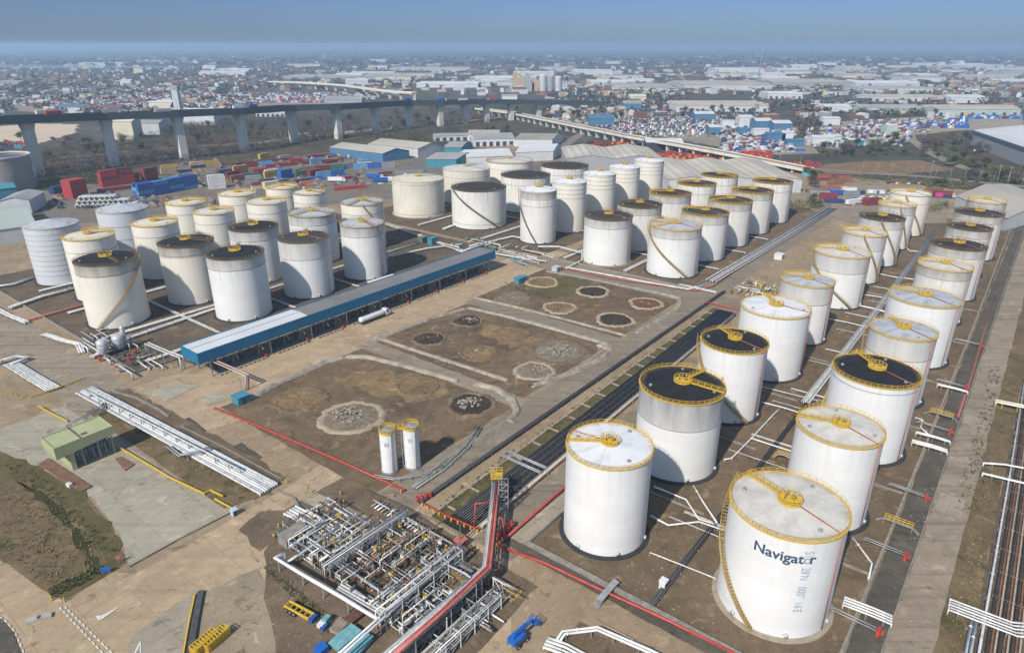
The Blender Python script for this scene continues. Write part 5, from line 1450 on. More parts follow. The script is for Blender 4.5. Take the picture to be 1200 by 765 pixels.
steel_rack('white steel pipe rack between the red bridge and the right block of the tangle', 62, 84, -82.0, -80, 4.6, 6, M_pipew, 2)
steel_rack('tall grey steel rack right of the red bridge at the picture foot', 52, 78, -73.0, -70.8, 5.0, 7, M_steel, 3)
steel_rack('white steel rack beside the boom lift side of the tangle', 60, 80, -68.5, -66, 3.6, 6, M_pipew, 2)
steel_rack('low grey rack across the middle of the pipe tangle', 64, 86, -101.2, -99.8, 3.6, 6, M_steel, 2)
# second tangle to the right of the trestle
m2 = thing('pipe_manifold', S(74,-70), 'smaller dark-framed pipe tangle right of the red pipe bridge', 'pipe manifold')
for k in range(26):
    u = 64+rnd.random()*21; v = -78+rnd.random()*13; z = rnd.choice([.8,1.4,2.4]); al = rnd.random() < .6
    pts = [S(u,v,z), S(u,min(v+4+rnd.random()*7,-63),z)] if al else [S(u,v,z), S(min(u+3+rnd.random()*8,87),v,z)]
    if rnd.random() < .4: pts = [(pts[0][0],pts[0][1],.2)]+pts
    part_tube(m2, pts, rnd.choice([.1,.15,.2]), rnd.choice([M_white,M_steel,M_dsteel,M_pipet]))
for k in range(10):
    u, v = 65+rnd.random()*20, -76+rnd.random()*10
    b = MB(S); h = 2.5+rnd.random()*1.5
    for s in (-1.2,1.2): b.beam((u,v+s,0),(u,v+s,h),.2)
    b.beam((u,v-1.4,h),(u,v+1.4,h),.2); b.beam((u,v-1.2,h),(u,v+1.2,.4),.12); b.build('frame', M_white if k % 2 else M_steel, m2)
b = MB(); p = G(600,695); b.cbox(p,(4,3.2,.2),UA); b.cbox((p[0],p[1],.2),(1.2,1.2,1.4),UA); b.build('pump_plinth', M_yellowd, m2)
kiosk(540,640,2.2,2.2,2.0,'red-topped square pump cover in a steel frame',M_redf)
fence('thin fence along the road side of the pipe tangle', wp([(425,577),(455,590),(505,613),(553,640),(552,655)]), 1.4, 3, M_dsteel, rails=(1.0,))
fence('dark rail along the channel road near the pipe tangle', wp([(445,593),(505,622),(552,648)]), .9, 3.5, M_dsteel, rails=(1.0,))
kiosk(345,632,6,3.4,2.4,'grey concrete plant box at the left end of the pipe tangle',M_concd)
# valve yard beside the grey-roofed tank
m3 = thing('pipe_manifold', G(885,340), 'small crowded valve yard of white and yellow pipes beside the grey-roofed tank', 'pipe manifold')
for k in range(34):
    u = 286+rnd.random()*24; v = -103+rnd.random()*20; z = rnd.choice([.6,1.1,1.8])
    pts = [S(u,v,z), S(u,v+3+rnd.random()*5,z)] if k % 2 else [S(u,v,z), S(u+3+rnd.random()*6,v,z)]
    pts = pts+[(pts[-1][0],pts[-1][1],.1)]
    part_tube(m3, pts, rnd.choice([.15,.2,.26]), rnd.choice([M_white,M_white,M_pipeg,M_yellow,M_pipet]))
for k in range(16):
    u, v = 287+rnd.random()*24, -103+rnd.random()*20
    b = MB(); b.lathe([(.4,0),(.4,1),(.7,1.1),(.7,1.3),(.2,1.4),(.2,2.0),(.5,2.05),(0,2.1)], 8, S(u,v)); b.build('valve', rnd.choice([M_yellow,M_green,M_white,M_rust]), m3)
m4 = thing('pipe_manifold', G(560,300), 'crowded white pipework behind the far end of the loading canopy', 'pipe manifold')
for k in range(40):
    u = 262+rnd.random()*26; v = -262+rnd.random()*58; z = rnd.choice([.6,1.1,1.8,2.4])
    pts = [S(u,v,z), S(u,v+5+rnd.random()*12,z)] if k % 3 else [S(u,v,z), S(min(u+4+rnd.random()*8,290),v,z)]
    pts = pts+[(pts[-1][0],pts[-1][1],.1)]
    part_tube(m4, pts, rnd.choice([.18,.25,.34]), rnd.choice([M_white,M_white,M_pipew,M_pipeg,M_teal]))
for k in range(18):
    u, v = 264+rnd.random()*22, -258+rnd.random()*50
    b = MB(); b.lathe([(.45,0),(.45,1.1),(.8,1.2),(.8,1.5),(0,1.6)], 8, S(u,v)); b.build('valve', rnd.choice([M_white,M_green,M_steel]), m4)
rack('white pipes crossing the back tank bund towards the squat tanks', wp([(520,268,1.0),(545,259,1.0),(575,252,1.0)]), 3, 1.0, .3, [M_pipew,M_white], 6)
rack('white pipe past the foot of the squat dark-roofed tank', wp([(545,293,1.0),(575,283,1.0),(600,277,1.0),(618,280,1.0)]), 2, .9, .34, M_pipew, 6)
rack('long pale pipes between the back bund and the canopy', wp([(452,262,1.0),(490,275,1.0),(530,290,1.0),(562,300,1.0)]), 3, 1.0, .3, [M_pipew,M_pipet], 6)
rack('white pipes along the back of the canopy beside the left field', wp([(460,300,1.0),(500,291,1.0),(540,286,1.0)]), 2, 1.0, .3, M_pipew, 6)
rack('white pipe fence at the far end of the canopy', wp([(580,297,1.2),(610,302,1.2),(640,306,1.2)]), 2, .8, .3, M_pipew, 5)
# pump area left of the canopy
m5 = thing('pipe_manifold', G(135,415), 'pump yard with pipes and red-footed valves left of the canopy', 'pipe manifold')
for k in range(34):
    u = 80+rnd.random()*14; v = -285+rnd.random()*48; z = rnd.choice([.5,1.0,1.7,2.6])
    pts = [S(u,v,z), S(u,v+3+rnd.random()*9,z)] if k % 3 else [S(u,v,z), S(u+2+rnd.random()*5,v,z)]
    pts = pts+[(pts[-1][0],pts[-1][1],.1)]
    part_tube(m5, pts, rnd.choice([.14,.2,.3]), rnd.choice([M_white,M_pipew,M_pipeg,M_dsteel,M_pipet]))
for k in range(22):
    u, v = 80+rnd.random()*12, -262+rnd.random()*25
    b = MB(); b.lathe([(.45,0),(.45,1.1),(.8,1.2),(.8,1.5),(.2,1.6),(.2,2.1),(0,2.2)], 8, S(u,v)); b.build('valve', rnd.choice([M_dsteel,M_green,M_red,M_steel,M_dsteel]), m5)
for (px, py, r, h, lab) in ((123,417,1.9,6.5,'left stout silver vessel in the pump yard beside the canopy'),(141,411,1.9,6.5,'right stout silver vessel in the pump yard beside the canopy'),(148,408,.8,9,'thin silver stack leaning over the pump yard vessels')):
    t = thing('pressure_vessel', G(px, py), lab, 'vessel', world_space=False)
    b = MB(); b.lathe([(0,.8),(r*.7,.9),(r,1.4),(r,h-.7),(r*.75,h-.2),(0,h)], 24, sm=True); b.build('shell', paint('silver_cladding',(.55,.57,.58),.2,.5,.35,.3), t)
    b = MB(); b.ring(r+.06,h*.5,.09,24); b.ring(r+.06,h*.75,.09,24); b.build('band', M_steel, t)
    for j in range(3): b = MB(); a = 2*pi*j/3; b.beam((r*.7*cos(a),r*.7*sin(a),0),(r*.7*cos(a),r*.7*sin(a),1.3),.25); b.build('leg', M_dsteel, t)
rack('white stepped pipes climbing to the pump yard', wp([(52,391,.8),(75,399,1.6),(92,403,1.6),(96,412,.8)]), 3, .8, .3, [M_pipew,M_white], 4)
rack('pale pipe gantry from the pump yard to the canopy end', wp([(172,402,5.0),(195,412,5.0),(212,418,5.0)]), 2, 1.2, .25, M_pipew, 5)

# ------------------------------------------------------------------ barriers, signs and small yard things
guard('thick yellow crash barrier at the head of the white pipes, far left', wp([(36,467),(70,456),(101,444)]), M_yellow, h=.7)
guard('yellow crash barrier running up to the green canopy from the left', wp([(46,478),(60,486),(80,496)]), M_yellow)
guard('long yellow crash barrier from the green canopy down the concrete apron', wp([(122,516),(160,538),(200,562),(240,581),(247,577),(262,584)]), M_yellow)
guard('short yellow crash barrier piece at the corner of the concrete apron', wp([(252,587),(274,599)]), M_yellow)
guard('yellow kerb rail beside the front asphalt at the picture foot', wp([(229,697),(222,730),(214,775)]), M_yellow, h=.4)
kerb('dark low wall beside the yellow kerb rail', wp([(236,694),(229,730),(222,775)]), 1.2, .6, M_dsteel)
bp = None
BL = [('yellow bollard',x,y) for x,y in ((336,566),(365,577),(385,600),(397,598),(403,590),(341,604),(399,580),(61,703),(76,705),(327,618),(312,600),(345,620),(352,624),(8,462),(14,462),(20,464),(26,466),(78,437),(82,439),(510,556),(516,553),(460,583),(470,578))]
for i, (_, px, py) in enumerate(BL):
    if bp is None:
        bp = thing('bollard', G(px, py), 'yellow bollard beside the roads round the pipe tangle', 'bollard', 'yellow bollards', world_space=False)
        b = MB(); b.lathe([(.16,0),(.16,1.1),(.1,1.2),(0,1.22)], 10); b.build('post', M_yellow, bp)
        b = MB(); b.lathe([(.28,0),(.28,.06),(.17,.08)], 10); b.build('base', M_concd, bp)
    else: dup(bp, G(px, py))
bp.name = 'bollard'
# boom lift
M_bluel = paint('bright_blue_paint', (.015,.12,.42), .2, 1.0, .4)
t = thing('boom_lift', G(607,752), 'blue boom lift parked with its boom folded at the picture foot', 'boom lift', world_space=False, rz=radians(48))
b = MB(); b.box(-1.6,-1.1,.5,1.6,1.1,1.1); b.build('chassis', M_dsteel, t)
b = MB(); b.box(-1.9,-1.0,1.1,1.2,1.0,2.0); b.box(-2.2,-.8,1.2,-1.9,.8,1.8); b.build('turntable', M_bluel, t)
b = MB(); b.beam((-1.5,0,2.3),(3.6,0,2.6),.6); b.beam((-1.2,.0,2.9),(2.0,0,3.0),.45); b.build('boom', M_bluel, t)
b = MB(); b.beam((3.6,0,2.6),(4.6,0,2.0),.3); b.box(4.4,-1,1.2,5.4,1,1.35)
for x in (4.4,5.4):
    for y in (-1,1): b.beam((x,y,1.3),(x,y,2.4),.08)
for z in (1.9,2.4):
    for y in (-1,1): b.beam((4.4,y,z),(5.4,y,z),.08)
    for x in (4.4,5.4): b.beam((x,-1,z),(x,1,z),.08)
b.build('basket', M_bluel, t)
for x in (-1.2,1.2):
    for y in (-1.2,1.2): wheel(t, x, y, .5, .35)
# yellow chassis trailer
t = thing('skeletal_trailer', G(352,720), 'yellow machine chassis with black wheels lying beside the pipe tangle', 'trailer', world_space=False, rz=radians(-30))
t.scale = (.8,.8,.9)
b = MB()
for y in (-.9,.9): b.beam((-4.5,y,1.3),(4,y,1.3),.35,.5)
for k in range(6): b.beam((-4.3+k*1.6,-.9,1.3),(-4.3+k*1.6,.9,1.3),.25)
b.build('frame', M_yellow, t)
for x in (-3.5,-2.2,-.9):
    for y in (-1.1,1.1): wheel(t, x, y, .62, .5)
# stacked yellow frames
for k, (px, py) in enumerate(((241,757),(254,752))):
    t = thing('frame_stack', G(px, py), ['left stack of yellow lattice frames at the picture foot','right stack of yellow lattice frames at the picture foot'][k], 'frame stack', 'stacks of yellow frames', world_space=False, rz=radians(62))
    for j in range(5):
        b = MB(); z = .25+j*.42
        for y in (-.9,.9): b.beam((-2.6,y,z),(2.6,y,z),.16,.2)
        for q_ in range(9): b.beam((-2.6+q_*.65,-.9,z),(-2.6+q_*.65,.9,z),.12)
        b.build('frame', M_yellow, t)
# yard clutter at the foot of the tangle
M_tarp = paint('faded_teal_sheet', (.16,.36,.38), .35, .8, .6)
rn = random.Random(5)
for k, (px, py, sx, sy, h, m, lab) in enumerate(((367,727,1.6,1.2,1.2,M_blue,'blue plastic crate beside the yellow chassis'),(378,733,1.8,1.3,1.0,M_white,'white bulk bag next to the blue crates'),(383,730,1.5,1.2,1.6,M_tarp,'teal sheeted pallet behind the white bag'),(380,737,1.2,1.0,.9,M_blue,'second blue crate in front of the white bag'),(398,736,3.2,2.2,.7,M_pipet,'stack of pale timber planks by the pipe tangle'),(405,752,5.0,2.6,1.2,M_tarp,'faded teal sheeted skip under the double pipes'),(420,760,5.0,2.8,1.0,M_tarp,'second faded teal sheeted skip at the picture foot'),(377,764,2.0,2.0,1.5,M_bluel,'dark blue drum cage at the picture foot'),(414,727,3,2,1.0,M_rust,'rusty scrap heap bin near the timber planks'))):
    t = thing('pallet_load', G(px, py), lab, 'yard load', world_space=False, rz=UA+rn.random()*.3)
    b = MB(); b.box(-sx/2,-sy/2,.15,sx/2,sy/2,h)
    if 'planks' in lab:
        for j in range(9): b.beam((-sx/2,-sy/2+j*sy/8,h+.05),(sx/2+.4*rn.random(),-sy/2+j*sy/8,h+.05+.1*rn.random()),.18)
    if 'skip' in lab:
        b = MB(); b.add([(-sx/2,-sy/2,.15),(sx/2,-sy/2,.15),(sx/2,sy/2,.15),(-sx/2,sy/2,.15),(-sx/2-.4,-sy/2-.2,h+.3),(sx/2+.4,-sy/2-.2,h+.3),(sx/2+.4,sy/2+.2,h+.3),(-sx/2-.4,sy/2+.2,h+.3)],[(0,1,5,4),(1,2,6,5),(2,3,7,6),(3,0,4,7),(0,3,2,1),(4,5,6,7)])
    b.build('load', m, t)
    b = MB()
    for y in (-sy*.4,0,sy*.4): b.box(-sx/2,y-.08,0,sx/2,y+.08,.14)
    b.build('pallet', M_pipet, t)
# road markings
def mark(name, pts, lab=None):
    b = MB(); P = [G(*p) for p in pts]; z = LAYER[0]+.012
    b.add([(p[0],p[1],z) for p in P], [tuple(range(len(P)))]); o = b.build(name, M_markw); o['kind'] = 'structure'
mb_ = MB()
A0, A1 = G(70,712), G(127,772); B0, B1_ = G(76,711), G(138,772)
for (p, q) in ((A0,A1),(B0,B1_)):
    L = hypot(q[0]-p[0],q[1]-p[1]); k = int(L/1.5)
    for j in range(k): mb_.beam((p[0]+(q[0]-p[0])*j/k,p[1]+(q[1]-p[1])*j/k,LAYER[0]+.01),(p[0]+(q[0]-p[0])*(j+.6)/k,p[1]+(q[1]-p[1])*(j+.6)/k,LAYER[0]+.01),.28,.012)
P = [G(*p) for p in ((0,723),(8,729),(17,740),(22,750),(28,765))]
for (p,h),(q,h2) in list(zip(along(P,.9),along(P,.9,)[1:]))[::2]: mb_.beam((p[0],p[1],LAYER[0]+.01),(q[0],q[1],LAYER[0]+.01),.25,.012)
o = mb_.build('road_marking', M_markw); o['kind'] = 'structure'
mark('road_marking', [(112,722),(120,721),(140,711),(138,713),(121,725),(115,727)])
mark('road_marking', [(157,765),(165,750),(166,765),(164,765),(164,756),(160,765)])
t = thing('road_sign', G(125,672), 'small blue sign board on the grass bank corner', 'sign', world_space=False, rz=radians(20))
b = MB(); b.box(-.9,-.05,.6,.9,.05,1.9); b.build('panel', M_bluel, t)
for s in (-.7,.7): b = MB(); b.beam((s,.1,0),(s,.1,1.8),.1); b.build('post', M_steel, t)
t = thing('road_sign', G(140,660), 'small red and white sign on the grass bank corner', 'sign', world_space=False, rz=radians(20))
b = MB(); b.lathe([(0,-.02),(.55,-.02),(.55,.02),(0,.02)],16); o = b.build('panel', M_redf, t); o.rotation_euler = (pi/2,0,0); o.location = (0,0,1.7)
b = MB(); b.beam((0,.08,0),(0,.08,1.6),.1); b.build('post', M_steel, t)
b = MB(); b.box(-2.2,-.6,0,2.2,.6,.5); t = thing('concrete_block', G(46,725), 'long pale concrete block lying on the tan road', 'concrete block', world_space=False, rz=radians(25)); b.build('block', M_conc, t)
b = MB(); b.box(-.25,-.4,.5,.25,.4,.62); b.build('lifting_pocket', M_dsteel, t)
b = MB(); b.box(-.8,-.5,0,.8,.5,1.0); t = thing('equipment_box', G(82,570), 'small white generator beside the rusty weighbridge plate', 'generator', world_space=False, rz=radians(-30)); b.build('body', M_white, t)
b = MB(); b.tube([(.4,0,1.0),(.4,0,1.5)],.07,6); b.build('exhaust', M_dsteel, t)
# ------------------------------------------------------------------ middle distance and town
LITE = {}
def flat(name, c, rough=.7, var=.15):
    return paint(name, c, var, .15, rough, coords='World')
W_white = flat('white_cladding', (.56,.57,.58)); W_grey = flat('grey_cladding', (.30,.31,.32)); W_pale = flat('pale_cladding', (.48,.49,.49))
W_blue = flat('dull_blue_cladding', (.06,.16,.27)); W_teal = flat('teal_cladding', (.05,.22,.27)); W_dark = flat('dark_cladding', (.035,.04,.05))
W_cream = flat('cream_render', (.58,.53,.40)); W_brick = flat('brick', (.22,.11,.075)); W_tan = flat('tan_render', (.42,.30,.19)); W_lgreen = flat('pale_green_cladding_far', (.38,.46,.42))
W_orange = flat('orange_cladding', (.50,.22,.08)); W_maroon = flat('maroon_cladding', (.20,.035,.04))
R_grey = ribbed('grey_roof_sheet', (.36,.355,.34), (.26,.255,.25), 2.5, .7, .02); R_beige = ribbed('beige_roof_sheet', (.44,.40,.33), (.34,.31,.26), 2.5, .7, .02)
R_white = ribbed('white_roof_sheet', (.62,.62,.61), (.50,.50,.50), 3.0, .6, .02); R_dark = flat('dark_roof', (.10,.10,.105)); R_tile = flat('brown_tiles', (.17,.09,.06)); R_green = ribbed('pale_green_roof', (.40,.45,.40), (.32,.37,.33), 2.5, .7, .02)
R_brown = ribbed('weathered_shed_roof', (.33,.30,.25), (.235,.215,.18), 2.2, .8, .03)
R_brown2 = ribbed('pale_weathered_roof', (.52,.48,.395), (.40,.365,.30), 7.0, .8, .03, 0, .2)
def shed(label, A, B, depth, h, wall, roof, ridge='ab', rise=None, bays=1, doors=0, doorm=None, cat='warehouse', C=None, name='warehouse', flatroof=False):
    """pitched industrial building: ground corners A, B (photo pixels) along its visible front, depth in metres away from the camera (or corner pixel C)"""
    a = G(*A); b_ = G(*B)
    ux, uy = b_[0]-a[0], b_[1]-a[1]; L = hypot(ux, uy); ux /= L; uy /= L
    nx, ny = -uy, ux
    if nx*a[0]+ny*a[1] < 0: nx, ny = -nx, -ny
    if C is not None:
        c = G(*C); wx, wy = c[0]-b_[0], c[1]-b_[1]; depth = hypot(wx, wy); nx, ny = wx/depth, wy/depth
    t = thing(name, (a[0], a[1], 0), label, cat, world_space=True)
    fr = lambda x, y, z=0: (a[0]+ux*x+nx*y, a[1]+uy*x+ny*y, z)
    rise = (0.0 if flatroof else (rise if rise is not None else min(4.0, (depth if ridge == 'ab' else L)/bays*.12)))
    w = MB(fr); r = MB(fr)
    w.add([(0,0,0),(L,0,0),(L,depth,0),(0,depth,0),(0,0,h),(L,0,h),(L,depth,h),(0,depth,h)], [(0,1,5,4),(1,2,6,5),(2,3,7,6),(3,0,4,7)])
    e = .5; span = (depth if ridge == 'ab' else L)/bays
    for k in range(bays):
        y0, y1 = k*span, (k+1)*span; ym = (y0+y1)/2
        ys, ye = (y0-e if k == 0 else y0), (y1+e if k == bays-1 else y1)
        def P(s, q, z): return (s, q, z) if ridge == 'ab' else (q, s, z)
        S0, S1 = -e, (L if ridge == 'ab' else depth)+e
        zl = h+.06
        if flatroof: r.add([P(S0,ys,zl),P(S1,ys,zl),P(S1,ye,zl),P(S0,ye,zl),P(S0,ys,zl+.5),P(S1,ys,zl+.5),P(S1,ye,zl+.5),P(S0,ye,zl+.5)], [(0,1,5,4),(1,2,6,5),(2,3,7,6),(3,0,4,7),(4,5,6,7)])
        else:
            r.add([P(S0,ys,zl-.1),P(S1,ys,zl-.1),P(S1,ym,zl+rise),P(S0,ym,zl+rise),P(S0,ye,zl-.1),P(S1,ye,zl-.1)], [(0,1,2,3),(3,2,5,4)])
            for s in (0, (L if ridge == 'ab' else depth)): w.add([P(s,y0,h),P(s,y1,h),P(s,ym,h+rise)], [(0,1,2)])
    w.build('wall', wall, t); r.build('roof', roof, t)
    for k in range(doors):
        x = L*(k+.5)/doors; d = MB(fr); dw = min(5, L/doors*.55); d.box(x-dw/2, -.12, 0.02, x+dw/2, -.02, min(5, h*.7)); d.build('door', doorm or W_dark, t)
    return t
shed('blue-walled workshop with a pale pitched roof and a red gable door', (387,182), (449,190), 0, 8, W_blue, R_beige, C=(480,186))
shed('large beige-roofed shed behind the blue-walled workshop', (432,179), (490,185), 0, 9, W_pale, R_beige, C=(521,180))
shed('grey-roofed workshop with pale blue walls right of the beige-roofed shed', (521,182), (541,182), 0, 8, W_teal, R_grey, C=(554,177))
shed('long low white office block with dark windows behind the workshops', (509,166), (549,165), 18, 6, W_pale, R_grey, doors=5)
shed('white shed with a beige roof right of the low office block', (549,166), (585,166), 30, 8, W_white, R_beige, doors=5)
shed('teal-walled shed with a grey roof in front of the workshops', (499,197), (535,197), 0, 8, W_teal, R_grey, ridge='ab', C=(560,191))
shed('white-roofed shed left of the pale grey gabled shed', (548,196), (601,194), 42, 9, W_white, R_white, ridge='ab')
shed('pale gabled shed with a dark right wall behind the squat tanks', (604,190), (648,188), 0, 9, W_white, R_white, ridge='ab', C=(658,180))
shed('long white warehouse with dark bay doors', (556,172), (603,171), 45, 8, W_white, R_grey, doors=6)
shed('white shed with a grey roof and a dark end wall', (603,172), (647,172), 0, 8, W_white, R_brown, C=(660,166))
shed('large weathered grey double-roofed shed behind the tall slim tanks', (664,199), (776,199), 75, 10, W_grey, R_brown2, ridge='bc', bays=2, rise=3.0)
shed('wide grey corrugated shed with two low ridges behind the middle tank field', (783,226), (938,226), 95, 10, W_pale, R_brown2, ridge='bc', bays=3, rise=2.4)
shed('small black-walled shed with a white roof by the flyover', (757,176), (800,176), 25, 8, W_dark, R_white)
shed('beige-roofed shed with pale end wall at the right edge', (1118,243), (1176,271), 0, 8, W_pale, R_beige, ridge='ab', C=(1240,252))
shed('huge modern grey warehouse with a dark eave band at the right edge', (1136,170), (1212,200), 0, 16, W_grey, R_white, flatroof=True, C=(1330,182))
bw = bpy.data.objects[[o.name for o in COL.objects if o.get('label','').startswith('huge modern grey')][0]]
a_, c_ = G(1136,170), G(1212,200); b = MB(); b.beam((a_[0]-.3,a_[1]-.4,14.2),(c_[0]-.3,c_[1]-.4,14.2),.5,3.2); b.build('eave_band', flat('slate_band',(.07,.09,.12)), bw)
shed('dull green-roofed low shed at the far left edge', (-20,291), (47,281), 0, 9, W_pale, R_green, C=(30,255))
shed('grey barrel shed beside the brown tank at the left edge', (2,252), (38,250), 30, 9, W_pale, R_grey, ridge='bc')
shed('dark teal gabled store at the left edge', (-12,238), (22,234), 20, 9, W_teal, W_teal, ridge='ab')
# farther estate: label, x0, x1, y, depth, h, wall, roof, bays
for (lab, x0, x1, y, dep, h, wm, rm, bays, dn) in [
    ('white depot under the haze left of the pale dome', 672,718,88,160,14,W_white,R_white,1,0),
    ('broad dome-like pale roofed hall', 723,793,108,230,9,W_pale,R_beige,1,0),
    ('very long beige warehouse across the estate', 801,905,106,200,12,W_pale,R_beige,2,0),
    ('long white warehouse with a grey roof behind the bare trees', 793,902,131,90,9,W_white,R_beige,3,9),
    ('bright blue shed right of the motorway trees', 691,720,147,40,9,W_blue,W_blue,1,0),
    ('blue gabled barn near the cream house-like block', 731,752,128,45,9,W_blue,R_grey,1,0),
    ('left tan apartment block among bare trees', 706,716,112,22,11,W_tan,R_tile,1,0),
    ('right tan apartment block among bare trees', 720,729,113,22,11,W_tan,R_tile,1,0),
    ('cream gabled block above the blue barn', 738,757,120,30,11,W_cream,W_cream,1,0),
    ('white building with a blue front by the car compound', 814,837,141,25,9,W_blue,R_white,1,0),
    ('tall white cube store in the vehicle compound', 866,881,149,20,13,W_white,R_white,1,0),
    ('blue-fronted store right of the tall white cube store', 885,904,152,25,11,W_blue,R_white,1,0),
    ('second blue store at the right of the vehicle compound', 906,927,154,25,10,W_blue,R_white,1,0),
    ('small white and blue store near the flyover', 831,844,158,20,9,W_blue,R_white,1,0),
    ('large hazy beige and grey distribution hall', 905,1000,103,170,13,W_grey,R_beige,2,0),
    ('white hall with a teal band on the estate', 900,940,116,60,10,W_white,R_white,3,6),
    ('wide pale factory with a saw-toothed roof', 1006,1093,109,90,10,W_pale,R_grey,6,12),
    ('long low factory with a dark front in front of the saw-toothed one', 1015,1104,119,55,8,W_white,R_beige,2,10),
    ('white unit with a large dark door', 1113,1157,121,60,10,W_white,R_white,1,1),
    ('white unit with twin low ridges beside the bare poplars', 966,1002,131,40,8,W_white,R_white,2,0),
    ('pale green warehouse on the right of the estate', 1007,1088,133,55,8,W_lgreen,R_grey,2,6),
    ('long pale green warehouse with arched dark doors', 1096,1195,136,60,10,W_lgreen,R_beige,2,8),
    ('plain white cabin block in the car compound', 964,984,147,18,9,W_white,R_white,1,0),
    ('low white flat building beyond the sand strip', 952,977,169,18,7,W_white,R_white,1,0),
    ('low beige hall on the hazy skyline left of centre', 457,550,83,160,9,W_pale,R_beige,2,0),
    ('long cream shed beyond the second viaduct', 433,509,91,70,10,W_cream,R_beige,1,9),
    ('white roofed sheds stepping behind the cream one', 488,560,103,120,8,W_white,R_white,3,0),
    ('white shed between the silo tower and the white stepped roofs', 556,600,95,90,9,W_white,R_white,2,0),
    ('pale glasshouse-like roof far left of the second viaduct', 330,457,93,170,6,W_grey,R_grey,5,0),
    ('cream office block behind the main viaduct', 131,158,164,22,21,W_cream,W_cream,1,0),
    ('long white wing behind the cream office block', 158,188,158,25,14,W_pale,R_grey,1,0),
    ('white works block under the viaduct', 214,252,147,30,20,W_white,R_white,3,0),
    ('white square tower block far left', 238,253,84,30,22,W_white,R_white,1,0),
    ('far cream block near the river', 157,168,87,30,20,W_cream,R_grey,1,0),
    ('white offices beyond the lorry park', 141,154,101,25,14,W_white,R_white,1,0),
    ('cream factory beside the grey tower', 176,202,128,40,11,W_cream,R_white,2,0),
    ('pale flat roof at the far left', -5,22,101,60,9,W_grey,R_grey,1,0),
    ('blue-roofed shed on the left beyond the viaduct', 65,98,130,35,6,W_grey,W_blue,1,0),
    ('low brown shed on the left beyond the viaduct', 95,140,131,30,6,W_tan,R_tile,1,0),
    ('long grey shed by the second viaduct', 380,424,121,40,7,W_grey,R_grey,1,0),
    ('white car showroom behind the viaduct', 300,334,137,30,6,W_white,R_white,1,6),
    ('white skyline depot right of centre', 838,896,86,120,16,W_white,R_white,1,0),
    ('white depot beside the skyline mast', 892,920,92,90,14,W_white,R_white,1,0),
    ('pale hall far right under the haze', 1120,1165,80,160,12,W_pale,R_white,1,0),
    ('tower pair on the far right skyline', 1100,1107,80,30,24,W_white,W_white,1,0),
    ('single white tower on the far right skyline', 1124,1129,79,30,28,W_white,W_white,1,0),
    ('pale shed left of the far right tan roofs', 1058,1100,91,90,8,W_pale,R_white,2,0),
    ('grey store in the lorry park beyond the flyover', 650,668,126,30,8,W_grey,R_grey,1,0),
    ('white house-shaped office by the motorway', 588,606,118,20,9,W_white,R_beige,1,0)]:
    shed(lab, (x0,y), (x1,y), dep, h, wm, rm, bays=bays, doors=dn, cat='building', name='industrial_building')
rw = random.Random(101)
for k in range(58):
    y = 73+rw.random()**1.3*31; x = rw.random()*1200
    if y > 92 and x < 330: continue
    a = G(x, y); L = 60+rw.random()*130; ang = .2+(pi/2 if rw.random() < .2 else 0)
    ppm = FPX/hypot(a[1], CAM_H); h = 8+rw.random()*6
    shed('pale industrial hall in the hazy far estate', (x,y), (x+L*ppm,y+rw.random()*.5-.2), 40+rw.random()*70, h, [W_white,W_pale,W_cream,W_white,W_lgreen][k % 5], [R_white,R_beige,R_grey,R_white][k % 4], bays=rw.choice([1,2,3]), cat='building', name='industrial_building')['group'] = 'pale halls of the far estate'
# silo works on the skyline
t = thing('silo_works', G(618,106), 'tan and grey silo works on the skyline', 'factory')
for (px, w, h, m, nm) in ((604,14,40,W_tan,'tower'),(611,14,32,W_tan,'tower'),(618,18,34,W_grey,'tower'),(627,16,24,W_tan,'tower'),(636,18,36,W_pale,'silo'),(645,18,34,W_grey,'silo'),(654,18,32,W_pale,'silo'),(622,16,20,W_cream,'tower')):
    p = G(px, 107); b = MB()
    if nm == 'silo': b.lathe([(w/2,0),(w/2,h),(w*.3,h+3),(0,h+3.5)], 16, p)
    else: b.cbox(p, (w,w,h)); b.cbox((p[0],p[1],h), (w*.6,w*.6,4))
    b.build(nm, m, t)
for (px, py, h, r) in ((641,109,58,1.5),(650,112,50,1.2),(889,92,95,1.5)):
    p = G(px, py); t = thing('chimney', p, {641:'thin grey chimney left of its twin by the silo works',650:'thin grey chimney right of its twin by the silo works',889:'tall faint mast on the right skyline'}[px], 'chimney')
    b = MB(); b.tube([p,(p[0],p[1],h)], r, 10, r1=r*.6); b.build('stack', W_grey, t)
    b = MB(); b.ring(r+.4, h-2, .4, 12, (p[0],p[1],0)); b.build('collar', W_white, t)
p = G(211,138); t = thing('works_tower', p, 'square grey tower rising above the viaduct at the left', 'tower')
b = MB(); b.cbox(p,(9,9,42)); b.build('shaft', W_pale, t); b = MB(); b.cbox((p[0],p[1],42),(12,10,5)); b.build('headhouse', W_grey, t)
# brown tank at the left edge
x, y, _ = G(8,222); R = 21; t = thing('storage_tank', (x,y,0), 'wide dull brown open tank at the far left edge below the viaduct', 'tank', world_space=False)
b = MB(); b.lathe([(R,0),(R,13),(R,26)],56,sm=True); o = b.build('shell', SH['rusty'], t); uv_cyl(o.data, R)
b = MB(); b.ring(R,26,.8,56); b.build('rim', W_white, t); b = MB(); b.lathe([(R-.3,24),(0,25)],40); b.build('roof', R_dark, t)
b = MB(); a = rel(x,y,75); b.cbox((R*1.01*cos(a),R*1.01*sin(a),8),(.4,4,9),a); b.build('panel', W_white, t)

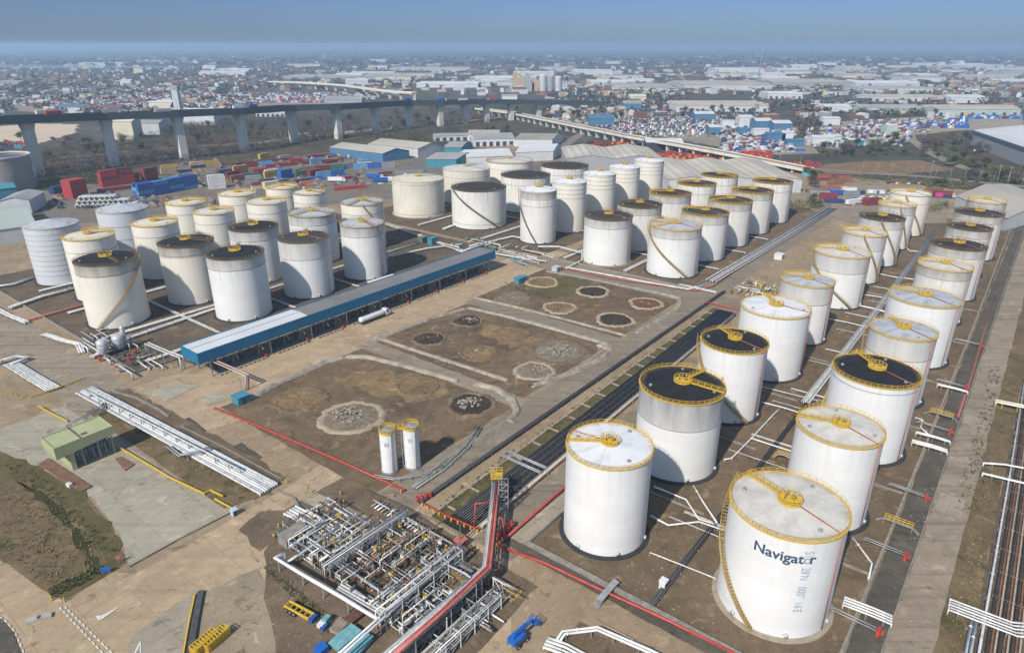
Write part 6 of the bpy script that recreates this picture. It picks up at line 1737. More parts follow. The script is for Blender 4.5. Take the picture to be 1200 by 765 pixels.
# ------------------------------------------------------------------ main viaduct
def zat(px, py, target):
    x, y, _ = G(px, py); lo, hi = 0.0, 100.0
    for i in range(40):
        m = (lo+hi)/2
        d = y*cos(PITCH)-(m-CAM_H)*sin(PITCH); u = y*sin(PITCH)+(m-CAM_H)*cos(PITCH)
        if 382.5-FPX*u/d > target: lo = m
        else: hi = m
    return (lo+hi)/2
M_vdeck = paint('dark_bridge_steel', (.045,.06,.065), .2, .2, .6, coords='World')
M_vconc = paint('bridge_concrete', (.60,.565,.49), .2, .12, .9, coords='World')
PIERS = [(47,207,139.5),(135,195,138),(216,187,133.5),(287,178,131.5),(345,167,129.5),(397,163,127.5),(441,156,125.5),(480,150,123.5),(516,148,122),(545,145,120),(570,143,118)]
via = thing('viaduct', (G(287,178)[0], G(287,178)[1], 0), 'long dark-decked motorway viaduct on tall concrete piers', 'viaduct')
tops = []
for (px, py, ty) in PIERS:
    x, y, _ = G(px, py); tops.append((x, y, zat(px, py, ty)))
# smooth heights
zs = [p[2] for p in tops]; n_ = len(zs)
mx = sum(range(n_))/n_; mz = sum(zs)/n_; sl_ = sum((i-mx)*(z-mz) for i, z in enumerate(zs))/sum((i-mx)**2 for i in range(n_))
tops = [(p[0], p[1], .35*p[2]+.65*(mz+sl_*(i-mx))) for i, p in enumerate(tops)]
pre = [(tops[0][0]-k*(tops[1][0]-tops[0][0]), tops[0][1]-k*(tops[1][1]-tops[0][1]), tops[0][2]-k*(tops[1][2]-tops[0][2])) for k in (2,1)]
ext = []
p, q_ = tops[-1], tops[-2]
for k in range(1, 5): ext.append((p[0]+k*(p[0]-q_[0])*1.1+k*k*3, p[1]+k*(p[1]-q_[1])*.9, max(4, p[2]-k*2.2)))
dk = pre+tops+ext
DECKW = 19.0
def ribbon(path, w, th, z_off=0.0):
    b = MB(); A = offs(path, -w/2); C = offs(path, w/2); vs = []; fs = []; n = len(path)
    for i in range(n):
        z = path[i][2]+z_off
        vs += [(A[i][0],A[i][1],z),(C[i][0],C[i][1],z),(C[i][0],C[i][1],z+th),(A[i][0],A[i][1],z+th)]
    for i in range(n-1):
        for j in range(4): fs.append((i*4+j,i*4+(j+1)%4,(i+1)*4+(j+1)%4,(i+1)*4+j))
    b.add(vs, fs); return b
ribbon(dk, DECKW, 4.2, -1.6).build('deck', M_vdeck, via)
ribbon(dk, DECKW-1.4, .1, 2.62).build('carriageway', G_asph, via)
for s in (-1, 1): ribbon(offs(dk, s*(DECKW/2-.3)), .5, 1.5, 2.6).build('parapet', M_vdeck, via)
for i, p in enumerate(tops+ext[:2]):
    a = dk[i+2-1]; c = dk[min(i+3, len(dk)-1)]; h = atan2(c[1]-a[1], c[0]-a[0])
    b = MB(); vs = []
    for (z, w, d) in ((-1,7.5,7.0),(p[2]-8,8.0,7.2),(p[2]-3.4,11.0,8.6),(p[2]-1.55,12.0,9.2)):
        for (sx, sy) in ((-1,-1),(1,-1),(1,1),(-1,1)):
            lx, ly = sx*d/2, sy*w/2; vs.append((p[0]+lx*cos(h)-ly*sin(h), p[1]+lx*sin(h)+ly*cos(h), z))
    fs = []
    for k in range(3):
        for j in range(4): fs.append((k*4+j,k*4+(j+1)%4,(k+1)*4+(j+1)%4,(k+1)*4+j))
    fs.append((12,13,14,15)); b.add(vs, fs); b.build('pier', M_vconc, via)
# second viaduct farther off
p2 = [(352,104),(370,105),(383,106),(393.5,107),(405,108),(417,110),(430,112),(443,114),(457,116),(470,117),(486,118)]
v2 = thing('viaduct', (G(430,112)[0], G(430,112)[1], 0), 'pale low viaduct curving away beyond the main one', 'viaduct')
P2 = [(G(*q)[0], G(*q)[1], 13+1.2*abs(5-i)*0) for i, q in enumerate(p2)]
P2e = [(2*P2[0][0]-P2[1][0]-60, 2*P2[0][1]-P2[1][1]+60, 11)]+P2
ribbon(P2e, 14, 2.2).build('deck', M_vconc, v2)
for s in (-1,1): ribbon(offs(P2e, s*6.8), .5, 1.1, 2.2).build('parapet', M_vconc, v2)
for p in P2:
    b = MB(); b.cbox((p[0],p[1],-.5),(5,3,p[2]+.4),.4); b.build('pier', M_vconc, v2)
# flyover on the right
FO = [(560,127),(600,132),(645,141),(690,150),(740,160),(800,170),(860,179),(910,186.5),(950,192)]
fo = thing('flyover', (G(690,158)[0], G(690,158)[1], 0), 'low concrete road flyover sloping down to the right', 'flyover')
fp = [(*G(q[0], q[1], 9.0)[:2], 9.0-max(0, i-5)*1.6) for i, q in enumerate(FO)]
ribbon(fp, 13, 1.6, -1.6).build('deck', M_vconc, fo)
ribbon(fp, 11.6, .08, .02).build('carriageway', G_road, fo)
for s in (-1,1): ribbon(offs(fp, s*6.3), .4, 1.0, 0).build('parapet', M_vconc, fo)
for (p, h) in along(fp, 19, 8)[:44]:
    b = MB(); b.cbox((p[0],p[1],-.5),(1.6,9,p[2]-.6),h); b.build('pier', M_vconc, fo)
# roads of the middle distance
def road(name, px, w, mat, z=None):
    LAYER[0] += .006
    P = [(*G(*q)[:2], LAYER[0]) for q in px]; b = MB(); A = offs(P, -w/2); C = offs(P, w/2); vs = []; n = len(P)
    for i in range(n): vs += [A[i], C[i]]
    b.add(vs, [(2*i,2*i+1,2*i+3,2*i+2) for i in range(n-1)]); o = b.build(name, mat); o['kind'] = 'structure'
G_lorry = ground_mat('reddish_yard', [(.3, (.045,.034,.029)), (.5, (.078,.061,.052)), (.72, (.12,.097,.082))], .05, .5, stain=(.06,.05,.045), stain_amt=.5)
patch('scrub_strip', [(-40,180),(40,172),(200,158),(330,150),(480,140),(600,130),(640,140),(560,165),(440,172),(330,185),(200,205),(60,222),(-40,235)], G_scrub, 'px', 4)
patch('quarry_floor', [(-20,150),(40,145),(92,146),(88,156),(40,170),(-20,176)], G_sand, 'px', 3)
patch('sand_strip', [(940,196),(1000,190),(1080,188),(1120,200),(1060,204),(980,206)], G_psand, 'px', 3)
patch('lorry_yard', [(905,205),(940,212),(1050,218),(1110,225),(1110,262),(1000,262),(930,240)], G_road, 'px', 1)
patch('vehicle_compound', [(700,152),(745,143),(830,139),(935,150),(960,180),(900,182),(760,158)], G_cargo, 'px', 2)
patch('vehicle_compound', [(0,128),(40,112),(160,108),(260,112),(420,112),(440,124),(300,133),(120,140)], G_cargo, 'px', 3)
patch('vehicle_compound', [(945,150),(1000,145),(1070,152),(1060,165),(980,176),(945,170)], G_cargo, 'px', 2)
patch('vehicle_compound', [(985,143),(1060,138),(1140,136),(1200,140),(1200,149),(1130,153),(1075,158),(1000,160)], G_greyc, 'px', 3)
patch('vehicle_compound', [(640,135),(700,130),(790,132),(740,141),(690,147),(650,150)], G_greyc, 'px', 3)
patch('green_verge', [(1085,168),(1110,178),(1150,200),(1200,214),(1230,220),(1230,205),(1140,190),(1100,170)], G_grass, 'px', 2)
road('road', [(1065,152),(1068,164),(1085,176),(1105,187),(1130,197),(1165,206),(1230,214)], 11, G_road)
road('road', [(930,196),(1000,202),(1080,207),(1150,214),(1230,222)], 12, G_lane)
road('road', [(300,168),(345,161),(400,156),(470,150),(540,143),(600,136)], 12, G_road)
road('road', [(-30,200),(60,186),(150,178),(250,170),(300,168)], 10, G_lane)
road('road', [(660,172),(672,163),(690,152),(672,144),(672,136),(690,128),(715,123)], 12, G_lane)
road('estate_road', [(1000,160),(1040,150),(1068,152)], 9, G_road)
q = N('river_water', .12, 0, .5); q.base((.30,.36,.42)); M_water = q.m
patch('river', [(0,76),(60,75.5),(130,76.5),(215,79),(150,80.5),(60,79.5),(0,79)], M_water, 'px', 0)

# ------------------------------------------------------------------ trees
M_bark = paint('bark', (.08,.06,.045), .3, 1, .9)
def leafm(name, c):
    q = N(name, .9, 0, .1); q.base(q.ramp(q.noise(q.coord('Object'), .7, 4, .6), [(.35, tuple(x*.55 for x in c)), (.65, tuple(min(1,x*1.25) for x in c))])); return q.m
L_brown = leafm('bare_twigs', (.135,.108,.088)); L_olive = leafm('olive_foliage', (.16,.165,.07)); L_dark = leafm('evergreen_foliage', (.075,.095,.045)); L_rust = leafm('russet_twigs', (.20,.135,.085)); L_grey = leafm('grey_twigs', (.19,.165,.145))
L_wood = leafm('winter_woodland', (.10,.10,.07))
def crown(b, c, rx, rz, n, rnd, size=1.0):
    """leaf clumps spread through a crown volume with an uneven outline"""
    ph = [rnd.random()*6.3 for _ in range(4)]
    for k in range(n):
        a = rnd.random()*2*pi; w = rnd.random()*2-1; s = rnd.random()**.45
        lob = 1+.28*sin(2*a+ph[0])+.2*sin(3*a+ph[1]+2*w)+.15*sin(5*a+ph[2])
        r = rx*s*sqrt(max(0, 1-w*w))*lob
        x, y, z = c[0]+r*cos(a), c[1]+r*sin(a), c[2]+rz*w*s*(1+.2*sin(a*2+ph[3]))
        q = size*(.5+rnd.random()*.8); t1 = rnd.random()*6.3; t2 = rnd.random()*1.5-.75
        ux, uy, uz = cos(t1)*q, sin(t1)*q, t2*q; vx, vy, vz = -sin(t1)*q*.8, cos(t1)*q*.8, (rnd.random()-.5)*q*1.4
        b.raw([(x-ux,y-uy,z-uz),(x+vx,y+vy,z+vz),(x+ux,y+uy,z+uz),(x-vx*.6,y-vy*.6,z-vz*.6)], [(0,1,2,3)])
def tree_kind(name, leaf, H, W, n, seed, conic=False, label=None):
    rnd = random.Random(seed)
    t = thing(name, (0,0,0), label or 'tree', 'tree', 'trees', world_space=False)
    b = MB(); b.tube([(0,0,-.3),(.1,.05,H*.35),(0,.1,H*.85)], H*.035, 6, r1=H*.008)
    for k in range(6):
        a = k*1.9+rnd.random(); z = H*(.3+.09*k); b.tube([(0,0,z),(W*.35*cos(a),W*.35*sin(a),z+H*.16),(W*.5*cos(a),W*.5*sin(a),z+H*.27)], H*.014, 5, r1=H*.004)
    b.build('trunk', M_bark, t)
    b = MB()
    if conic:
        for k in range(7): crown(b, (0,0,H*(.25+.1*k)), W*.5*(1-k*.12), H*.09, n//7, rnd, .4)
    else:
        for k in range(5): crown(b, ((rnd.random()-.5)*W*.5,(rnd.random()-.5)*W*.5,H*(.45+.35*rnd.random())), W*.36, H*.2, n//5, rnd, .3)
    b.build('crown', leaf, t)
    return t
T_ = [tree_kind('bare_tree', L_brown, 10, 8, 1500, 1), tree_kind('bare_tree', L_grey, 12, 8, 1300, 2), tree_kind('bushy_tree', L_olive, 7, 8, 1500, 3), tree_kind('evergreen_tree', L_dark, 10, 7, 1500, 4), tree_kind('bare_tree', L_rust, 9, 9, 1400, 5), tree_kind('poplar_tree', L_grey, 19, 7, 1700, 6)]
used_ = set()
def put_tree(k, px, py, s, lab, grp):
    p = G(px, py); o = T_[k]
    if k not in used_:
        used_.add(k); o.location = p; o.rotation_euler = (0,0,px*.7); o.scale = (s,s,s*1.05); o['label'] = lab; o['group'] = grp
    else: dup(o, p, px*.7, lab, grp, (s,s,s*1.05))
TL = [('leafless brown tree in the scrub by the viaduct','scrub trees along the viaduct'),('leafless grey tree in the scrub by the viaduct','grey scrub trees along the viaduct'),('bushy olive tree in the scrub by the viaduct','olive scrub trees along the viaduct'),('dark evergreen among the scrub by the viaduct','dark trees along the viaduct'),('russet leafless tree in the scrub by the viaduct','russet scrub trees along the viaduct')]
rt = random.Random(21)
for k in range(110):
    f = rt.random(); x = f*600; yb = 196-62*f; y = yb-rt.random()*(30-18*f)+3
    if any(abs(x-q[0]) < 5 for q in PIERS) and rt.random() < .7: continue
    kk = rt.choice([0,0,1,4,2,3]); put_tree(kk, x, y, .7+rt.random()*.8, *TL[kk])
TR2 = [('leafless brown tree by the roads on the right','brown trees by the right-hand roads'),('leafless grey tree by the roads on the right','grey trees by the right-hand roads'),('bushy olive tree by the roads on the right','olive trees by the right-hand roads'),('dark evergreen by the roads on the right','dark trees by the right-hand roads'),('russet leafless tree by the roads on the right','russet trees by the right-hand roads')]
for (x0,x1,y0,y1,n) in ((985,1100,133,139,16),(1080,1135,163,176,14),(1130,1200,205,216,10),(960,1060,176,184,12),(930,960,140,165,14),(1000,1060,160,180,14),(1100,1160,170,200,22),(650,760,128,140,18),(790,905,130,137,20),(600,660,125,138,14),(1095,1200,205,220,12),(1000,1100,176,188,8),(640,670,150,172,8),(940,955,205,240,6),(565,600,150,165,6)):
    for k in range(n):
        kk = rt.choice([0,1,2,3,4,2]); put_tree(kk, x0+(x1-x0)*rt.random(), y0+(y1-y0)*rt.random(), .7+rt.random()*.7, *TR2[kk])
for i, (x, y) in enumerate(((935,158),(941,160),(948,157),(954,160))): put_tree(5, x, y, 1.0+.1*i, 'tall bare poplar in the clump beside the vehicle compound', 'clump of bare poplars')
for (x, y, s, k) in ((915,128,1.2,3),(905,130,1.1,3),(85,122,1.5,3),(155,88,2.4,3),(40,95,2.2,3),(1085,104,2.2,3),(1108,107,2.2,3),(956,243,1.0,2),(952,240,.9,0)):
    put_tree(k, x, y, s, 'lone dark tree standing out on the estate' if k == 3 else 'shrubby tree at the edge of the lorry yard', 'lone trees')
for k in range(len(T_)):
    if k not in used_: put_tree(k, 700+k*9, 132, 1.0, 'leafless tree near the blue shed', 'trees by the blue shed')
# woods and hedges that read as one mass
def wood(label, regions, leaf, seed, size, hgt, per, fs=.3):
    rnd = random.Random(seed); b = MB()
    for (x0,y0,x1,y1,x2,y2,x3,y3,n) in regions:
        for k in range(n):
            s, w = rnd.random(), rnd.random()
            px = (x0*(1-s)+x1*s)*(1-w)+(x3*(1-s)+x2*s)*w; py = (y0*(1-s)+y1*s)*(1-w)+(y3*(1-s)+y2*s)*w
            x, y, _ = G(px, py); q = size*(.6+.8*rnd.random())
            crown(b, (x,y,hgt*.5), q, hgt*(.4+.3*rnd.random()), per, rnd, size*fs)
    o = b.build('woodland', leaf, loc=(0,0,0)); tag(o, label, 'woodland', kind='stuff')
wood('brown leafless scrub covering the ground below the viaduct', [(20,190,300,160,300,180,20,214,620),(300,156,600,130,600,144,300,180,560),(180,150,420,140,420,156,180,172,420),(190,146,420,134,420,142,190,154,420)], L_brown, 31, 4.5, 7.5, 64, .11)
wood('dark green scrub patches below the viaduct', [(40,205,120,196,120,212,50,222,60),(40,178,130,168,130,176,40,190,60),(440,160,560,150,600,158,440,172,110),(150,160,290,146,290,158,150,172,120)], L_dark, 32, 4.5, 5.0, 70, .11)
wood('olive hedges and scrub beside the right-hand roads', [(1090,172,1190,208,1190,216,1090,180,90),(930,206,1110,214,1200,228,1110,222,60),(930,238,960,234,965,246,935,250,26),(1075,240,1110,238,1110,246,1080,250,20),(760,140,935,146,935,150,760,144,80),(640,140,760,136,760,142,650,148,70)], L_olive, 33, 3.5, 3.5, 60, .12)
wood('hazy woods scattered over the far town', [(0,82,300,80,300,106,0,106,420),(300,78,700,74,700,100,300,104,420),(700,80,1200,78,1200,112,700,112,620),(640,104,800,104,800,128,640,128,120),(900,104,1200,104,1200,136,900,136,170),(0,106,300,106,300,132,0,132,130)], L_wood, 34, 11, 9, 18)
wood('blue-grey wooded skyline in the haze', [(0,66,1200,64,1200,76,0,78,900),(0,60,1200,59,1200,63,0,65,420)], L_wood, 35, 34, 16, 14)

# ------------------------------------------------------------------ containers
def container_mesh(m):
    b = MB(); L, W, H = 12.19, 2.44, 2.59
    n = 24; vs = []
    # corrugated long sides
    for s in (-1, 1):
        pts = []
        for k in range(n+1):
            x = -L/2+L*k/n; y = s*(W/2-(.08 if k % 2 else 0)); pts += [(x,y,.12),(x,y,H-.1)]
        b.add(pts, [(2*k,2*k+2,2*k+3,2*k+1) for k in range(n)])
    b.box(-L/2,-W/2+.09,.05,L/2,W/2-.09,H-.02)
    for x in (-L/2,L/2):
        for y in (-W/2,W/2): b.beam((x,y,0),(x,y,H),.16)
    for z in (.08,H-.06):
        for y in (-W/2,W/2): b.beam((-L/2,y,z),(L/2,y,z),.14)
        for x in (-L/2,L/2): b.beam((x,-W/2,z),(x,W/2,z),.14)
    return b.mesh('shipping_container', m)
CC = dict(red=(.40,.045,.04), maroon=(.20,.035,.035), blue=(.03,.13,.40), sky=(.12,.30,.50), white=(.60,.60,.58), yellow=(.55,.36,.06), beige=(.44,.33,.20), brown=(.24,.11,.06), green=(.05,.18,.12), grey=(.26,.27,.28), orange=(.62,.20,.03), cyan=(.12,.42,.50), navy=(.025,.05,.14))
CM = {k: container_mesh(paint(k+'_container_paint', c, .3, .5, .55, rust=.15)) for k, c in CC.items()}
NC = [0]
def stack(A, B, nu, nv, nz, cols, lab, grp):
    """a block of containers whose front bottom edge runs from pixel A towards pixel B"""
    a = G(*A); c = G(*B); h = atan2(c[1]-a[1], c[0]-a[0]); ux, uy = cos(h), sin(h); nx, ny = -uy, ux
    if ny < 0: nx, ny = -nx, -ny
    for i in range(nu):
        for j in range(nv):
            for k in range(nz):
                if k == nz-1 and nz > 2 and (i*7+j*3+NC[0]) % 5 == 0 and len(cols) > 1: continue
                col = cols[(i*3+j*5+k*2+NC[0]) % len(cols)]
                o = bpy.data.objects.new('shipping_container', CM[col]); COL.objects.link(o)
                d = 6.1+i*12.5; e = 1.25+j*2.6
                o.location = (a[0]+ux*d+nx*e, a[1]+uy*d+ny*e, k*2.6); o.rotation_euler = (0,0,h+((i+j) % 2)*.004)
                tag(o, f'{col} shipping container {lab}', 'container', f'{col} containers {grp}')
                NC[0] += 1
stack((164,233),(248,217),4,3,4,['blue','blue','blue','sky'],'in the long blue block behind the cream tanks','in the long blue block')
stack((121,220),(150,216),2,3,5,['red','red','red','maroon'],'in the tall red block under the viaduct','in the tall red block')
stack((86,233),(106,229),1,4,5,['red'],'in the left bright red stack beside the silver cylinders','in the left red stack')
stack((147,215),(161,213),1,2,3,['brown','maroon'],'between the red block and the maroon stack','beside the red block')
stack((171,213),(187,210),1,2,4,['maroon'],'in the maroon stack behind the blue block','in the maroon stack')
stack((190,205),(247,199),4,2,3,['beige','yellow','beige','beige','navy'],'in the sandy coloured row behind the blue block','in the sandy row')
stack((246,222),(266,220),1,2,4,['white'],'in the tidy white stack at the right end of the blue block','in the white stack')
stack((276,206),(292,204),1,2,3,['yellow','yellow','brown'],'in the yellow stack mid yard','in the yellow stack')
stack((258,207),(274,205),1,2,2,['maroon','navy'],'left of the yellow stack','left of the yellow stack')
stack((272,214),(292,211),1,2,2,['brown','maroon','yellow'],'in front of the yellow stack','in front of the yellow stack')
stack((296,222),(311,220),1,1,3,['white','brown'],'in the pale stack beside the yellow cranes','in the pale stack')
stack((311,222),(330,219),1,2,2,['white','yellow','brown'],'near the small cream tanks','near the cream tanks')
stack((298,206),(313,204),1,2,2,['maroon','red'],'in the red pair mid yard','in the red pair')
stack((313,207),(329,205),1,2,2,['white','grey'],'in the pale pair beside the red pair','beside the red pair')
stack((330,211),(346,208),1,2,3,['blue'],'in the small blue stack right of the yard middle','in the small blue stack')
stack((353,217),(370,215),1,1,1,['orange'],'standing alone behind the sagging-rim tank','alone')
stack((355,203),(402,199),3,1,2,['maroon','brown','green'],'in the brown row on the right of the yard','in the brown row')
stack((372,209),(400,206),2,1,2,['blue','sky','green'],'in the mixed blue row on the right of the yard','in the mixed blue row')
stack((393,224),(424,221),2,1,1,['maroon','red'],'in the long maroon pair near the beige tank','in the long maroon pair')
stack((300,192),(420,180),7,1,1,['grey','maroon','grey','brown'],'in the far low row by the scrub','in the far low row')
stack((312,197),(400,189),6,1,1,['maroon','grey','white','grey'],'in the second low row by the scrub','in the second low row')
stack((430,206),(485,203),4,1,1,['sky','green','grey','blue'],'in the low row before the teal shed','before the teal shed')
stack((415,199),(470,196),3,1,2,['sky','grey','blue'],'in the row before the blue workshop','before the blue workshop')
stack((150,241),(165,239),1,1,1,['sky'],'standing alone before the blue block','alone at the left')
stack((64,228),(82,224),1,2,2,['navy'],'beside the brown tank','beside the brown tank')
stack((115,226),(150,222),2,1,1,['navy','maroon'],'in front of the tall red block','in front of the red block')
stack((956,212),(987,212),2,2,2,['brown','maroon'],'in the rust red stack by the lorry yard','by the lorry yard')
stack((942,206),(964,206),1,2,1,['cyan'],'in the turquoise pair by the lorry yard','turquoise')
stack((1094,232),(1118,233),1,1,2,['maroon','navy'],'beside the beige shed at the right','beside the beige shed')
stack((930,178),(950,178),1,1,1,['blue'],'under the flyover end at the right','under the flyover end')
ry = random.Random(9); kk_ = list(CC)
for k, (x, y) in enumerate([(x, y) for x in range(208,440,19) for y in (190,197,204,211,217)]):
    if ry.random() < .16 or (x < 250 and y > 203) or (x < 300 and y < 194): continue
    yy = y-(x-208)*.035+ry.random()*3; xx = x+ry.random()*8
    c_ = ry.choice(['grey','maroon','blue','white','brown','red','green','navy','sky','yellow','grey','maroon'])
    stack((xx,yy),(xx+16,yy-1.2-ry.random()*2),1,ry.choice([1,1,2]),ry.choice([1,1,2]),[c_],f'in the loose rows of the yard {["far end by the scrub","back half","middle aisle","front half","front edge by the tanks"][(190,197,204,211,217).index(y)]}','in the loose yard rows')
for k in range(24):
    A = (740+rt.random()*200, 178+rt.random()*6); A = (A[0], 178+(A[0]-740)*.08+rt.random()*3); stack(A, (A[0]+16,A[1]+rt.random()*2-1),1,1,1,['red','maroon','red'],'in the red row beneath the flyover','beneath the flyover')
for k, (px, py, l, w, h, m, nm) in enumerate(((912,166,26,12,9,W_blue,'blue'),(894,160,22,12,8,W_white,'white'),(875,158,20,10,7,W_blue,'second blue'),(855,149,18,10,8,W_white,'second white'),(934,172,24,10,7,W_blue,'third blue'),(924,166,16,12,10,W_white,'third white'),(980,166,20,12,6,W_pale,'pale'),(1005,172,22,12,7,W_teal,'grey-green'),(1030,170,24,12,6,W_grey,'grey'),(1046,157,16,14,10,W_lgreen,'light green'))):
    p = G(px, py); shed(f'{nm} box store standing among the parked vehicles right of the flyover', (px-l*.5,py), (px+l*.3,py), w, h, m, R_white if k % 2 else m, cat='store', name='box_store')
yl = random.Random(19)
for k in range(20):
    x = 945+yl.random()*150; y = 214+yl.random()*28
    if y > 236 and x > 1025: continue
    c_ = yl.choice(['grey','maroon','white','brown','navy','grey','maroon']); stack((x,y),(x+14,y+yl.random()*2-1),1,yl.choice([1,1,2]),yl.choice([1,1,2]),[c_],f'scattered over the lorry yard {"back" if y < 222 else ("middle" if y < 232 else "front")}','scattered over the lorry yard')
# silver cylinders
cyp = None; cm_ = None
for r_, (n, z) in enumerate(((12,1.6),(10,4.3),(7,7.0))):
    for i in range(n):
        p = G(93, 243); hh = radians(10); x = p[0]+(i*3.35+r_*1.7+1)*cos(hh); y = p[1]+(i*3.35+r_*1.7)*sin(hh)
        if cyp is None:
            cyp = thing('steel_cylinder', (x,y,z), 'silver cylinder in the pile in front of the red stack', 'cylinder', 'silver cylinders in a pile', world_space=False)
            b = MB(); b.tube([(0,-4,0),(0,4,0)],1.58,16); b.build('barrel', M_pipew, cyp)
            for s in (-1,1): b = MB(); b.tube([(0,s*4.0,0),(0,s*4.06,0)],1.0,14); b.build('end_plate', M_dsteel, cyp)
        else: dup(cyp, (x,y,z))

# ------------------------------------------------------------------ vehicles
def hd(A, B): a = G(*A); c = G(*B); return atan2(c[1]-a[1], c[0]-a[0])
LM = {k: flat(k+'_lorry_body', c, .45) for k, c in dict(white=(.68,.68,.68), blue=(.02,.10,.42), red=(.45,.04,.04), pink=(.55,.06,.24), orange=(.62,.26,.04), grey=(.32,.33,.34), green=(.06,.20,.12)).items()}
protos = {}
def put_lorry(cab, kind, body, px, py, rz, lab, grp=None, z=0, at=None):
    key = (cab, kind, body); loc = at or G(px, py, 0); loc = (loc[0], loc[1], z)
    if key not in protos:
        protos[key] = lorry(lab, loc, rz, LM[cab], kind, LM[body], grp, 15 if kind != 'flat' else 13)
    else: dup(protos[key], loc, rz, lab, grp)
put_lorry('white','box','blue',989,229,0.05+pi,'lorry with a white cab and long blue trailer in the yard at the right')
put_lorry('white','box','white',992,241,0.5,'lorry with a pale blue-white trailer parked at the tank field corner')
put_lorry('white','box','orange',986,225,pi,'orange lorry behind the long blue trailer')
put_lorry('white','box','pink',1095,232,0.0,'lorry with a pink-topped trailer beside the beige shed')
for i, (px, py, c) in enumerate(((349,160,'white'),(405,158,'white'),(427,156,'white'),(459,152,'white'),(372,161,'grey'),(500,146,'red'))):
    put_lorry('white','box',c,px,py,hd((345,161),(470,150)),['first white lorry on the road under the viaduct','white lorry just right of a pier on the low road','white lorry in mid-road under the viaduct','white lorry farthest along the low road','grey lorry on the road under the viaduct','red lorry on the road under the viaduct'][i])
for i, (px, py, c, k) in enumerate(((437,214,'blue','box'),(449,213,'white','box'),(430,209,'blue','box'),(460,209,'green','flat'),(385,213,'white','box'),(340,224,'grey','flat'),(352,189,'white','flat'),(395,186,'blue','flat'))):
    put_lorry('white',k,c,px,py,rt.random()*.6-.1,f'{c} {"trailer lorry" if k == "box" else "flatbed lorry"} in the container yard, {["by the beige tank","nearest the beige tank","behind the two by the beige tank","before the teal shed","left of the maroon pair","by the sagging-rim tank","by the scrub row","by the blue workshop"][i]}')
# vehicles on the viaduct
vp = along([(p[0],p[1],p[2]+2.72) for p in dk], 1.0)
nv_ = len(vp)
for i, (f, c, k, lane) in enumerate(((.16,'red','box',5),(.21,'grey','box',5),(.11,'green','box',5),(.345,'white','box',5),(.37,'blue','box',5),(.64,'blue','box',4),(.69,'blue','box',4),(.80,'red','box',-4),(.745,'white','box',-4),(.27,'grey','box',-4))):
    (p, h) = vp[int(f*nv_)]; at = (p[0]-sin(h)*lane, p[1]+cos(h)*lane, p[2]); put_lorry('white',k,c,0,0,h if lane > 0 else h+pi,f'{c} lorry crossing the main viaduct, {["far left, with a long trailer","behind the red one at the left","leftmost of all","above the cream office block","just ahead of the white one","near the second viaduct","ahead of the other blue one","at the far right end","mid right lane","over the left piers"][i]}',None,at[2],at)
# cars: body and glass joined in one small kind, copied
def car_mesh(m, van=False):
    b = MB(); L, W = (4.3,1.8) if not van else (5.6,2.0)
    prof = [(-L/2,.35),(-L/2,.85),(-L/2+.5,.95),(-L/2+.9,1.42),(L*.12,1.42),(L*.28,.95),(L/2,.8),(L/2,.35)] if not van else [(-L/2,.4),(-L/2,2.3),(L*.2,2.35),(L*.33,1.3),(L/2,1.1),(L/2,.4)]
    n = len(prof); vs = [(x,-W/2,z) for x,z in prof]+[(x,W/2,z) for x,z in prof]
    b.add(vs, [tuple(range(n-1,-1,-1)), tuple(range(n,2*n))]+[(i,(i+1)%n,n+(i+1)%n,n+i) for i in range(n)])
    def up(i, f): return prof[i][0]+(prof[i+1][0]-prof[i][0])*f, prof[i][1]+(prof[i+1][1]-prof[i][1])*f
    for i in ((2,4) if not van else (2,)):
        (x0,z0),(x1,z1) = up(i,.15),up(i,.9); b.add([(x0,-W*.42,z0+.03),(x1,-W*.42,z1+.03),(x1,W*.42,z1+.03),(x0,W*.42,z0+.03)],[(0,1,2,3)],1)
    if not van:
        for s in (-1,1): b.add([(-L/2+.8,s*(W/2+.01),1.0),(L*.2,s*(W/2+.01),1.0),(L*.1,s*(W/2+.01),1.36),(-L/2+1.0,s*(W/2+.01),1.36)],[(0,1,2,3)],1)
    for x in (-L*.3,L*.3):
        for s in (-1,1): b.tube([(x,s*(W/2-.18),.33),(x,s*(W/2+.02),.33)],.33,8,2)
    return b.mesh('parked_van' if van else 'parked_car', [m, M_glass, M_tyre])
CAR = {k: car_mesh(flat(k+'_car_paint', c, .3)) for k, c in dict(white=(.70,.71,.72), silver=(.42,.43,.45), black=(.03,.03,.035), red=(.36,.03,.03), blue=(.03,.09,.28)).items()}
VAN = {k: car_mesh(flat(k+'_van_paint', c, .35), True) for k, c in dict(white=(.74,.74,.74), blue=(.03,.12,.40)).items()}
def put_car(px, py, h, kind, col, place):
    if kind == 'van' and col not in VAN: col = 'white'
    o = bpy.data.objects.new('parked_'+kind, (CAR if kind == 'car' else VAN)[col]); COL.objects.link(o)
    o.location = G(px, py); o.rotation_euler = (0,0,h); tag(o, f'{col} {kind} parked {place}', kind, f'{col} {kind}s parked {place}')
def lot(x0,x1,y0,y1,rows,n,place,kinds,cols,h0=.2):
    for r_ in range(rows):
        for k in range(n):
            px = x0+(x1-x0)*(k+.4*rt.random())/n; py = y0+(y1-y0)*(r_+.15*rt.random())/max(1,rows-1) if rows > 1 else y0
            if rt.random() < .12: continue
            put_car(px, py, h0+(pi if rt.random() < .5 else 0)+rt.random()*.08, rt.choice(kinds), 'white' if rt.random() < .5 else rt.choice(cols), place)
allc = ['white','silver','black','red','blue']
def kind_lot(*a, **k): lot(*a, **k)
lot(735,845,142,160,8,20,'in the vehicle compound beyond the flyover',['car'],allc,.9)
lot(845,935,158,178,6,15,'in the right half of the vehicle compound',['car'],allc,.4)
